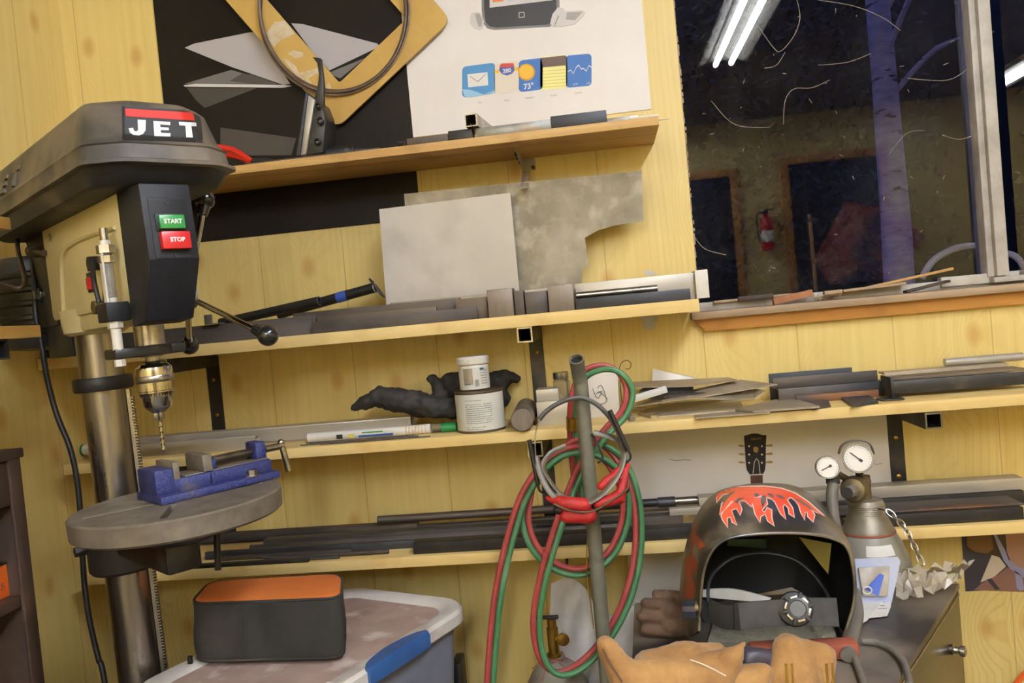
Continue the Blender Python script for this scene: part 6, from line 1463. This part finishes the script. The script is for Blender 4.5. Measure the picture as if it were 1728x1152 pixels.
# ---- welding helmet: a lofted shell
hl = [
 (1.225, [(1178, 1064), (1181, 1010), (1186, 965), (1200, 930), (1222, 910), (1262, 901), (1310, 898), (1360, 899), (1402, 906), (1430, 922), (1441, 960), (1443, 1015), (1424, 1078)]),
 (1.245, [(1172, 1070), (1172, 1010), (1177, 955), (1191, 917), (1213, 894), (1258, 884), (1310, 880), (1360, 882), (1400, 892), (1432, 914), (1444, 956), (1445, 1015), (1428, 1074)]),
 (1.30, [(1158, 1074), (1153, 1010), (1158, 945), (1175, 892), (1202, 861), (1250, 848), (1308, 844), (1356, 848), (1394, 866), (1424, 900), (1436, 948), (1438, 1010), (1422, 1062)]),
 (1.37, [(1152, 1064), (1147, 1008), (1154, 935), (1172, 875), (1200, 837), (1246, 822), (1303, 818), (1348, 823), (1381, 844), (1404, 882), (1414, 935), (1414, 1000), (1402, 1040)]),
 (1.43, [(1170, 1040), (1166, 990), (1172, 925), (1188, 868), (1214, 833), (1252, 820), (1298, 817), (1336, 823), (1362, 846), (1380, 880), (1386, 930), (1384, 985), (1374, 1016)]),
 (1.465, [(1208, 1015), (1206, 975), (1211, 925), (1224, 880), (1242, 852), (1265, 840), (1293, 837), (1316, 842), (1332, 858), (1342, 882), (1345, 925), (1342, 965), (1336, 990)])]
loops = []
for dd, pxs in hl:
    L_ = spline([PD(a, b, dd) for a, b in pxs], 4)
    for p in L_: p.z = max(p.z, ZK+.003)
    loops.append(L_)
# smooth between the loops
dense = []
nl_ = len(loops); npts = len(loops[0])
cols = [spline([loops[k][i] for k in range(nl_)], 4) for i in range(npts)]
for k in range(len(cols[0])): dense.append([cols[i][k] for i in range(npts)])
shell = MB().loft(dense, closed=False)
n0 = (len(dense)-1)*npts
cpt = sum(dense[-1], Vector())/npts
shell.v.append(cpt+Vector((.002, .01, 0))); ci = len(shell.v)-1
for i in range(npts-1): shell.f.append((n0+i, n0+i+1, ci))
shell.f.append((n0+npts-1, n0, ci))
hm = thing('welding_helmet', 'black welding helmet with orange flame graphics lying open towards the room', 'helmet', PD(1300, 1080, 1.25))
me = shell.mesh('x'); fix_normals(me)
cc_ = sum((v.co for v in me.vertices), Vector())/len(me.vertices)
flip = sum(1 for p in me.polygons if p.normal.dot(p.center-cc_) < 0) > len(me.polygons)/2
if flip: me.flip_normals()
nrm = [v.normal.copy() for v in me.vertices]
bvh_h = BVHTree.FromPolygons(shell.v, shell.f)
part(hm, 'shell', shell, 'helmet_black', smooth=50)
inn = MB(); inn.v = [v-n*.003 for v, n in zip(shell.v, nrm)]; inn.f = list(shell.f)
part(hm, 'inner_shell', inn, 'helmet_inner', smooth=50)
part(hm, 'shell_rim', MB().tube([a-n*.0015 for a, n in zip(dense[0], nrm[:npts])], .0022, 8), 'helmet_black')
zf = lambda x, y: (1140+x/4.268, 810+y/4.268)
def hdec(pts, m, name, off): 
    mbd = decal([zf(*p) for p in pts], bvh_h, off, 3)
    if mbd.f: part(hm, name, mbd, m, smooth=60, fixn=False)
flames = [
 [(300, 80), (360, 55), (480, 48), (640, 45), (760, 60), (860, 95), (960, 160), (1075, 265), (1010, 225), (930, 170), (905, 150), (860, 140), (830, 120), (800, 140), (740, 120), (700, 135), (660, 120), (610, 110), (560, 130), (520, 120), (470, 130), (440, 150), (400, 150), (350, 215), (318, 245), (335, 170), (380, 120), (420, 90), (340, 100), (295, 160)],
 [(440, 130), (520, 100), (560, 130), (545, 190), (500, 145), (455, 150), (475, 210), (465, 250), (440, 200), (400, 215), (440, 320), (410, 300), (395, 260), (370, 270), (375, 338), (345, 290), (330, 255), (350, 220), (400, 170)],
 [(540, 130), (650, 120), (660, 170), (620, 215), (640, 235), (660, 200), (690, 215), (690, 270), (710, 328), (665, 290), (648, 240), (610, 260), (608, 302), (575, 240), (560, 180)],
 [(650, 100), (740, 100), (800, 140), (840, 200), (855, 265), (820, 240), (815, 200), (785, 170), (770, 190), (795, 280), (760, 240), (735, 190), (715, 150)],
 [(850, 130), (940, 155), (1000, 250), (990, 298), (955, 260), (950, 225), (930, 230), (930, 285), (905, 230), (890, 180)]]
for fl_ in flames:
    cxm = sum(p[0] for p in fl_)/len(fl_); cym = sum(p[1] for p in fl_)/len(fl_)
    bigr = []
    m_ = len(fl_)
    ar = sum(fl_[i][0]*fl_[(i+1) % m_][1]-fl_[(i+1) % m_][0]*fl_[i][1] for i in range(m_)); sg = 1 if ar > 0 else -1
    for i in range(m_):
        a, b, c = Vector(fl_[i-1]), Vector(fl_[i]), Vector(fl_[(i+1) % m_])
        n1 = Vector(((b-a).y, -(b-a).x)).normalized()*sg; n2 = Vector(((c-b).y, -(c-b).x)).normalized()*sg
        nn = (n1+n2); nn = nn.normalized() if nn.length > .2 else n1; bigr.append(tuple(b+nn*8))
    hdec(bigr, 'flame_edge', 'flame_outline', .0007); hdec(fl_, 'flame', 'flame_decal', .0013)
for gp2 in ([(345, 120), (400, 85), (430, 82), (390, 112), (350, 165), (338, 200)], [(425, 150), (455, 128), (500, 122), (470, 140), (440, 170)], [(612, 150), (618, 118), (640, 105), (655, 125), (645, 160), (628, 195)], [(722, 102), (760, 108), (790, 130), (770, 134), (740, 122)], [(845, 128), (900, 142), (955, 178), (1010, 226), (960, 200), (900, 160)], [(560, 100), (590, 92), (606, 108), (580, 122)], [(660, 95), (690, 96), (712, 118), (690, 124)]):
    hdec(gp2, 'helmet_black', 'flame_gap', .0019)
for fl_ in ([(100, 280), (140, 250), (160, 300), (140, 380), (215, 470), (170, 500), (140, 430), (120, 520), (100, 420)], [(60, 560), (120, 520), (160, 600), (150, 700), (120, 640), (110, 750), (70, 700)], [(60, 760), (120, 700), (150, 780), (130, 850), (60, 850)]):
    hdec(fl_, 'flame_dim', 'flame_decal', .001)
hdec([(45, 872), (150, 872), (150, 905), (45, 905)], 'bin_blue', 'side_sticker', .001); hdec([(45, 950), (150, 950), (150, 990), (45, 990)], 'bin_blue', 'side_sticker', .001); hdec([(45, 908), (150, 908), (150, 946), (45, 946)], 'p_lilac', 'side_sticker', .001)
# lens cartridge, yellow sticker inside, headgear
def hpx(x, y, d): return PD(*zf(x, y), d)
part(hm, 'lens_cassette', MB().poly3([hpx(360, 460, 1.36), hpx(370, 410, 1.36), hpx(640, 400, 1.36), hpx(640, 470, 1.36)], .01, (0, -1, 0)), 'dark_green', bevel=.001)
part(hm, 'yellow_sticker', MB().poly3([hpx(890, 410, 1.27), hpx(1140, 440, 1.25), hpx(1105, 670, 1.25)], .001, (-.6, -1, 0)), 'shaded_yellow', smooth=0)
arc = [hpx(235, 900, 1.24), hpx(240, 740, 1.27), hpx(300, 640, 1.29), hpx(430, 550, 1.30), hpx(640, 520, 1.31), hpx(840, 560, 1.30), hpx(980, 660, 1.29), hpx(1070, 780, 1.27), hpx(1110, 860, 1.24)]
part(hm, 'crown_strap', MB().tube(spline(arc, 6), .003, 8, flat=(.001, .0026), hint=(0, 1, 0)), 'rubber')
def strip(lo, hi, t_):
    a = spline(lo, 8); b = spline(hi, 8); k = len(a); mb = MB(); vw = Vector((0, t_, 0))
    mb.v = a+b+[p+vw for p in a]+[p+vw for p in b]
    for i in range(k-1): mb.f += [(i, i+1, k+i+1, k+i), (2*k+i, 3*k+i, 3*k+i+1, 2*k+i+1), (i, 2*k+i, 2*k+i+1, i+1), (k+i, k+i+1, 3*k+i+1, 3*k+i)]
    mb.f += [(0, k, 3*k, 2*k), (k-1, 3*k-1, 4*k-1, 2*k-1)]; return mb
part(hm, 'rear_band', strip([hpx(445, 1080, 1.215), hpx(700, 1055, 1.205), hpx(900, 1045, 1.20), hpx(1180, 1055, 1.21)], [hpx(440, 885, 1.215), hpx(700, 865, 1.205), hpx(900, 850, 1.20), hpx(1160, 850, 1.21)], .003), 'strap_grey', smooth=40)
part(hm, 'band_arm', strip([hpx(240, 1010, 1.235), hpx(310, 1060, 1.228), hpx(380, 1075, 1.222), hpx(450, 1075, 1.217)], [hpx(240, 850, 1.235), hpx(300, 880, 1.228), hpx(370, 900, 1.222), hpx(450, 885, 1.217)], .003), 'rubber', smooth=40)
part(hm, 'band_end', strip([hpx(430, 1080, 1.213), hpx(470, 1082, 1.211)], [hpx(420, 885, 1.213), hpx(450, 878, 1.211)], .004), 'rubber')
kc = hpx(880, 925, 1.198); vk = (CAM-kc).normalized()
part(hm, 'ratchet_base', MB().lathe([(.023, -.004), (.025, 0), (.023, .004), (.018, .005)], 32, frame_to(kc-vk*.003+Vector((-.004, 0, 0)), kc+vk)), 'rubber')
kn = part(hm, 'ratchet_knob', MB().lathe([(.019, .002), (.0195, .006), (.015, .010), (.012, .0105), (.011, .0085), (.001, .0085)], 32, frame_to(kc, kc+vk)), 'strap_grey')
for k in range(6):
    Mk = frame_to(kc, kc+vk) @ rotm('Z', R(60*k+15)); part(kn, 'knob_spoke', MB().box((.011, -.002, .003), (.0235, .002, .010), Mk, b=.0008), 'rubber')
    part(kn, 'knob_web', MB().box((.012, -.005, .0085), (.018, .005, .0095), frame_to(kc, kc+vk) @ rotm('Z', R(60*k+45)), b=.0003), 'bright_steel')
bfx = basis(hpx(640, 950, 1.203), hpx(700, 943, 1.203)-hpx(640, 950, 1.203), (0, 0, 1))
bn = Vector((.0, -.0045, 0))
part(hm, 'pivot_screw', MB().cyl(hpx(205, 920, 1.235), hpx(160, 920, 1.24), .012, n=20), 'bright_steel')
part(hm, 'pivot_nut', MB().cyl(hpx(225, 950, 1.232), hpx(205, 950, 1.235), .015, n=20), 'rubber')
part(hm, 'sweat_pad', strip([hpx(190, 840, 1.33), hpx(400, 860, 1.34), hpx(650, 880, 1.33)], [hpx(190, 790, 1.33), hpx(420, 785, 1.34), hpx(690, 850, 1.33)], .004), 'white_plastic')

# ---- gloves
def G(a, b, d): 
    p = PD(a, b, d); return p
def settle(mb, z):
    for v in mb.v: v.z = max(v.z, z)
    return mb
pr = [(G(1022, 1086, 1.12), G(1060, 1150, 1.11), .014, .024), (G(1060, 1150, 1.11), G(1120, 1150, 1.12), .026, .032), (G(1090, 1125, 1.14), G(1160, 1112, 1.15), .022, .026), (G(1120, 1150, 1.12), G(1200, 1150, 1.12), .034, .03), (G(1160, 1112, 1.15), G(1210, 1100, 1.155), .022, .014), (G(1180, 1130, 1.13), G(1240, 1105, 1.12), .02, .013), (G(1240, 1105, 1.12), G(1256, 1084, 1.118), .012, .005), (G(1200, 1150, 1.12), G(1240, 1120, 1.118), .02, .012), (G(1196, 1092, 1.16), G(1212, 1096, 1.155), .010, .007)]
t = thing('leather_glove', 'tan leather work glove with its thumb sticking up', 'glove', G(1130, 1150, 1.13))
part(t, 'glove_body', settle(blob('g', pr, .0055, 5, .0022, 45), ZK+.0005), 'leather_tan', smooth=180)
part(t, 'thumb_seam', MB().tube(spline([G(1017, 1095, 1.10), G(1030, 1120, 1.085), G(1050, 1150, 1.08)], 6), .0012, 6), 'leather_brown')
part(t, 'palm_seam', MB().tube(spline([G(1165, 1113, 1.117), G(1190, 1122, 1.105), G(1225, 1140, 1.10)], 6), .0009, 6), 'white_plastic')
pr = [(G(1330, 1095, 1.16), G(1325, 1160, 1.14), .022, .026), (G(1330, 1092, 1.165), G(1395, 1105, 1.165), .018, .014), (G(1385, 1110, 1.165), G(1375, 1165, 1.15), .022, .026), (G(1350, 1120, 1.15), G(1350, 1170, 1.13), .02, .03)]
t = thing('leather_glove', 'tan leather glove cuff with brass buckles folded upright in front of the red brick', 'glove', G(1350, 1150, 1.15))
part(t, 'glove_body', settle(blob('g', pr, .0055, 5, .002, 45), ZK+.0005), 'leather_tan', smooth=180)
for x in (1330, 1398):
    c1, c2, c3 = G(x-5, 1120, 1.108), G(x+7, 1120, 1.108), G(x+9, 1175, 1.10)
    part(t, 'buckle', MB().tube([G(x-4, 1120, 1.108), G(x+6, 1119, 1.108), G(x+10, 1172, 1.10), G(x+1, 1174, 1.10)], .0016, 8, closed=True), 'brass')
pr = [(G(1260, 1140, 1.14), G(1290, 1135, 1.14), .018, .014), (G(1245, 1150, 1.13), G(1280, 1152, 1.13), .018, .016)]
solo('leather_scrap', settle(blob('g', pr, .0055, 4, .002, 45), ZK+.0005), 'leather_tan', 'folded tan leather finger lying between the two tan gloves', 'glove', smooth=180)
solo('purple_rag', settle(blob('g', [(G(1262, 1110, 1.165), G(1305, 1112, 1.165), .017, .016), (G(1300, 1115, 1.165), G(1298, 1140, 1.155), .014, .01)], .0055, 4, .006, 40), ZK+.0005), 'p_dark', 'dark purplish rag crumpled beside the red brick', 'rag', smooth=180)
pr = [(G(1090, 1018, 1.36), G(1130, 1022, 1.35), .0095, .011), (G(1084, 1040, 1.355), G(1130, 1043, 1.345), .0105, .012), (G(1090, 1062, 1.35), G(1130, 1064, 1.34), .0095, .012), (G(1130, 1030, 1.35), G(1150, 1035, 1.35), .018, .02), (G(1130, 1056, 1.345), G(1150, 1056, 1.345), .018, .02), (G(1108, 1002, 1.37), G(1145, 1008, 1.36), .008, .011)]
t = thing('brown_glove', 'dark brown leather glove poking out beside the welding helmet', 'glove', G(1130, 1070, 1.33))
part(t, 'glove_body', settle(blob('g', pr, .003, 2, .0008, 60), ZK+.0005), 'leather_brown', smooth=180)

# ================================================================== gas cylinder with regulator
gc = Vector((PD(1462, 900, 1.56).x, -.302, 0)); rg_ = .073
def zat(py, px=1462): return P(px, py, -.302).z
Tg = Matrix.Translation(gc); zc0 = zat(893); zc1 = zat(835)
t = thing('gas_cylinder', 'tall grey shielding gas cylinder with pressure gauges behind the welder cabinet', 'gas cylinder', gc)
part(t, 'cylinder_body', MB().lathe([(.066, 0), (rg_, .008), (rg_, zc0-.085), (rg_*.96, zc0-.06), (rg_*.8, zc0-.025), (.046, zc0-.002), (.04, zc0+.004)], 44, Tg), 'cyl_paint')
part(t, 'neck_cap', MB().lathe([(.0465, zc0-.004), (.047, zc0), (.044, zc0+.006), (.036, zc0+.024), (.032, zc0+.030), (.0315, zc0+.05), (.028, zc0+.057), (.01, zc0+.058)], 44, Tg), 'cap_metal')
mb = MB()
for k in range(5): mb.lathe([(.0315, zc0+.0315+k*.0035), (.0325, zc0+.033+k*.0035), (.0315, zc0+.0345+k*.0035)], 40, Tg, close=False)
part(t, 'neck_thread', mb, 'cap_metal', kind='stuff')
part(t, 'painted_ring', MB().lathe([(.0468, zc0-.005), (.0482, zc0-.003), (.0475, zc0)], 44, Tg, close=False), 'brick_red')
ga = math.atan2(CAM.y-gc.y, CAM.x-gc.x)
def wrap(a0_, a1_, z0, z1, m, nm, dr=.0006):
    prof = [(rg_, zc0-.085), (rg_*.96, zc0-.06), (rg_*.8, zc0-.025), (.046, zc0-.002)]
    def rad(z):
        if z <= prof[0][1]: return rg_
        for (ra, za), (rb, zb_) in zip(prof, prof[1:]):
            if z <= zb_: return ra+(rb-ra)*(z-za)/(zb_-za)
        return .046
    mb = MB(); K = 10; Z = 5
    for j in range(Z+1):
        z = z0+(z1-z0)*j/Z
        for i in range(K+1):
            a = ga+a0_+(a1_-a0_)*i/K; mb.v.append(gc+Vector(((rad(z)+dr)*math.cos(a), (rad(z)+dr)*math.sin(a), z)))
    for j in range(Z):
        for i in range(K): q = j*(K+1)+i; mb.f.append((q, q+1, q+K+2, q+K+1))
    part(t, nm, mb, m, smooth=60, fixn=False)
wrap(-.1, .75, zc0-.034, zc0-.016, 'paper', 'paper_label'); wrap(-.02, .72, zc0-.06, zc0-.036, 'yellow_tag', 'hazard_label'); wrap(-.2, .9, zc0-.095, zc0-.063, 'paper', 'paper_label')
# regulator
zr = zc1
g1 = PD(1448, 773, 1.49); g2 = PD(1397, 788, 1.47); bdy = PD(1452, 815, 1.53); kn_ = PD(1440, 826, 1.50)
part(t, 'valve_stem', MB().cyl(gc+Vector((0, 0, zc0+.055)), Vector((gc.x, gc.y, bdy.z+.01)), .011, n=16), 'reg_brass')
part(t, 'regulator_body', MB().cyl(Vector((gc.x, gc.y, bdy.z)), bdy, .013, n=18).sphere(bdy, .017, 10), 'reg_brass')
fw_ = (PD(1428, 832, 1.46)-kn_).normalized()
part(t, 'bonnet', MB().lathe([(.02, -.016), (.0245, -.012), (.0245, -.004), (.022, 0), (.02, .004), (.014, .006)], 30, frame_to(kn_, kn_+fw_)), 'reg_brass')
part(t, 'adjust_knob', MB().lathe([(.0125, .004), (.0125, .012), (.011, .016), (.0105, .042), (.009, .044)], 8, frame_to(kn_, kn_+fw_)), 'reg_grey', smooth=25)
part(t, 'knob_cap', MB().cyl(kn_+fw_*.0435, kn_+fw_*.0465, .0102, n=20), 'tray_grey')
def gauge(c, r, tilt, needle, nm):
    v = ((CAM-c).normalized()+Vector(tilt)).normalized(); Mg = basis(c, v.cross(Vector((0, 0, 1)))*-1, v.cross(v.cross(Vector((0, 0, 1)))*-1))
    g = part(t, nm, MB().lathe([(r*.7, -.018), (r*.98, -.015), (r*1.02, 0), (r, .003), (r*.9, .003), (r*.88, .001), (.001, .001)], 36, Mg), 'reg_grey')
    part(g, 'gauge_dial', MB().lathe([(r*.88, .0012), (.0005, .0012)], 36, Mg, close=False), 'gauge_face')
    part(g, 'gauge_needle', MB().box((-r*.25, -.0009, .0016), (r*.62, .0009, .0022), Mg @ rotm('Z', needle)).box((-r*.34, -.0022, .0016), (-r*.1, .0022, .0022), Mg @ rotm('Z', needle)), 'black_print', smooth=0)
    mb = MB()
    for k in range(21): mb.box((r*.72, -.0003, .0013), (r*.82, .0003, .0016), Mg @ rotm('Z', R(-45+k*13.5)))
    part(g, 'dial_tick', mb, 'ink', smooth=0, kind='stuff'); return Mg
gauge(g1, .0262, (0, 0, 0), R(140), 'high_pressure_gauge'); gauge(g2, .0205, (.15, 0, 0), R(205), 'low_pressure_gauge')
part(t, 'gauge_stem', MB().cyl(g1+Vector((.003, .012, -.018)), bdy, .007, n=12), 'reg_brass'); part(t, 'gauge_stem', MB().cyl(g2+Vector((.008, .012, -.008)), bdy+Vector((-.01, 0, 0)), .006, n=12), 'reg_brass')
part(t, 'gauge_guard', MB().tube(spline([g1+Vector((-.03, .012, .008)), g1+Vector((-.022, .012, .024)), g1+Vector((0, .012, .031)), g1+Vector((.024, .012, .024)), g1+Vector((.031, .012, .004))], 6), .004, 8, flat=(.0016, .006), hint=(0, 0, 1)), 'reg_grey')
# chain around the cylinder
cp_ = [PD(1498, 862, 1.50), PD(1512, 874, 1.49), PD(1522, 884, 1.485), PD(1530, 896, 1.48), PD(1537, 910, 1.475), PD(1544, 924, 1.47), PD(1550, 938, 1.465), PD(1556, 950, 1.46)]
t = thing('steel_chain', 'zinc chain hanging off the gas cylinder neck', 'chain', cp_[-1])
cs = spline(cp_, 4)
nlk = 9
for k in range(nlk):
    a = cs[int(k*(len(cs)-1)/nlk)]; b = cs[int((k+1)*(len(cs)-1)/nlk)]; ax = (b-a).normalized(); mid = (a+b)/2; ln = (b-a).length*.5+.0035
    sd = ax.orthogonal().normalized(); sd = (rotm(ax, R(40+90*(k % 2))).to_3x3() @ sd)
    ring = [mid+ax*(ln*math.cos(s))+sd*(.0048*math.sin(s)) for s in [2*math.pi*q/16 for q in range(16)]]
    part(t, 'chain_link', MB().tube(ring, .0013, 7, closed=True), 'bright_steel')
part(t, 'chain_anchor', MB().tube(spline([cp_[0], cp_[0]+Vector((-.02, .03, .0)), Vector((gc.x+.03, gc.y+.03, zc0+.012)), Vector((gc.x-.03, gc.y+.025, zc0+.016)), Vector((gc.x-.048, gc.y-.0, zc0+.01))], 6), .0016, 6), 'bright_steel')
gh = thing('gas_hose', 'thick grey gas hose hanging from the gauges beside the helmet', 'hose', PD(1440, 1130, 1.36))
gz = [PD(1406, 816, 1.488), PD(1404, 840, 1.48), PD(1408, 880, 1.47), PD(1422, 930, 1.46), PD(1436, 980, 1.43), PD(1446, 1030, 1.38), PD(1448, 1075, 1.32), PD(1440, 1130, 1.24), PD(1436, 1175, 1.19)]
for v in gz: v.z = max(v.z, ZK+.0106)
part(gh, 'hose', MB().tube(spline(gz, 8), .0102, 14), 'cable_grey')
part(gh, 'hose_nut', MB().cyl(PD(1405, 800, 1.495), PD(1406, 816, 1.49), .012, n=6), 'black_iron', smooth=20)
# cables on the cabinet
t = thing('welding_cable', 'grey welding cables trailing over the cabinet beside the helmet', 'cable', PD(1440, 1130, 1.2))
def on_cab(pts, r): return spline([Vector((PZ(a, b, ZK+r).x, PZ(a, b, ZK+r).y, ZK+r+.0005)) for a, b in pts], 8)
part(t, 'cable', MB().tube(on_cab([(1456, 1082), (1480, 1085), (1505, 1096), (1524, 1116), (1534, 1150), (1532, 1185)], .0052), .005, 10), 'cable_grey')
part(t, 'cable', MB().tube(on_cab([(1428, 1075), (1438, 1098), (1448, 1125), (1462, 1165)], .0052), .005, 10), 'cable_grey')
# blister card, papers, plastic bag
def card(pxs, d, th, m, name, label, cat, drop=True, nrm=(0, -1, .35)):
    n = Vector(nrm).normalized(); o = PD(*pxs[0], d); pts = []
    for a, b in pxs: r = ray(a, b); pts.append(CAM+r*((o-CAM).dot(n)/r.dot(n)))
    zl = min(p.z for p in pts)
    return pts, n
pts, n = card([(1440, 1000), (1437, 926), (1513, 922), (1518, 930), (1503, 1000)], 1.40, .001, None, '', '', '')
lo_ = min(pts, key=lambda p: p.z).z; 
for p in pts: p.z += ZK+.0008-lo_
t = thing('blister_pack', 'torn blue and clear blister pack leaning behind the welding helmet', 'packaging', pts[0])
part(t, 'backing_card', MB().poly3(pts, .0008, n), 'card_blue', smooth=0)
def lp_(f, g): return (pts[1].lerp(pts[2], f)).lerp(pts[0].lerp(pts[4], f), g)
part(t, 'clear_blister', MB().poly3([lp_(.1, .2)+n*.001, lp_(.82, .2)+n*.001, lp_(.85, .85)+n*.001, lp_(.2, .85)+n*.001], .008, n), 'bag_film', bevel=.002)
part(t, 'card_print', MB().poly3([lp_(.25, .7)+n*.0095, lp_(.6, .35)+n*.0095, lp_(.7, .4)+n*.0095, lp_(.6, .85)+n*.0095], .0006, n), 'blister_blue', smooth=0)
pr_ = lp_(.3, .72)+n*.012
part(t, 'ring_tab', MB().tube([pr_+Vector((.007*math.cos(s), 0, .006*math.sin(s))) for s in [k*.45 for k in range(14)]], .0014, 6, closed=True), 'white_plastic')
for k, (q, lab) in enumerate((([(1448, 985), (1500, 978), (1488, 1010), (1462, 1040), (1452, 1045)], 'white folded instruction sheet on top beside the helmet'), ([(1462, 1040), (1470, 1020), (1504, 1010), (1503, 1022), (1497, 1036)], 'white torn leaflet with small print under the folded sheet'))):
    mbp = MB(); z0 = ZK+.004+.0 if k else ZK+.010
    mbp.prism([(PZ(a, b, z0).x, PZ(a, b, z0).y) for a, b in q], .0015, Matrix.Translation((0, 0, ZK+.0008 if k else ZK+.0026)))
    o = solo('paper_sheet', mbp, 'paper', lab, 'paper', smooth=0)
    if k: 
        for r_ in range(3): part(o, 'printed_line', MB().box((PZ(1478, 1026, ZK).x, PZ(1478, 1030-r_*5, ZK).y, ZK+.0024), (PZ(1494, 1026, ZK).x, PZ(1478, 1030-r_*5, ZK).y+.002, ZK+.0026)), 'ink', smooth=0)
# crumpled clear bag
rgb = random.Random(4); mb = MB(); nx, ny = 12, 8
for j in range(ny+1):
    for i in range(nx+1):
        f, g = i/nx, j/ny; a = 1512+100*f+rgb.uniform(-4, 4); b = 955-12*f+45*g-12*f*g+rgb.uniform(-3, 3)
        p = PZ(a, b, ZK+.02); p.z = ZK+.003+max(0, (1-g)*.03+rgb.uniform(-.006, .014)); p.y = min(p.y, -.392); mb.v.append(p)
for j in range(ny):
    for i in range(nx): q = j*(nx+1)+i; mb.f += [(q, q+1, q+nx+2), (q, q+nx+2, q+nx+1)]
solo('plastic_bag', mb, 'bag_film', 'crumpled clear plastic bag on the cabinet corner below the chain', 'bag', smooth=0, fixn=False)
# orange cord at the wall bottom right
oc = [P(1700, 1175, -.12), P(1716, 1152, -.1), P(1730, 1136, -.06), P(1760, 1110, -.03)]
e0_ = oc[0].copy(); e0_.z = .01
e9 = oc[-1]+Vector((.05, .02, .02)); e9.y = -.012
b1_ = oc[0]+Vector((-.012, -.01, -.04)); b2_ = Vector((b1_.x-.02, b1_.y-.02, .5))
solo('extension_cord', MB().tube([e0_+Vector((-.1, -.1, 0)), e0_, b2_]+spline([b1_]+oc+[e9], 8), .006, 10), 'ext_hose_orange', 'bright orange extension cord hanging down the wall beside the cabinet', 'cord')
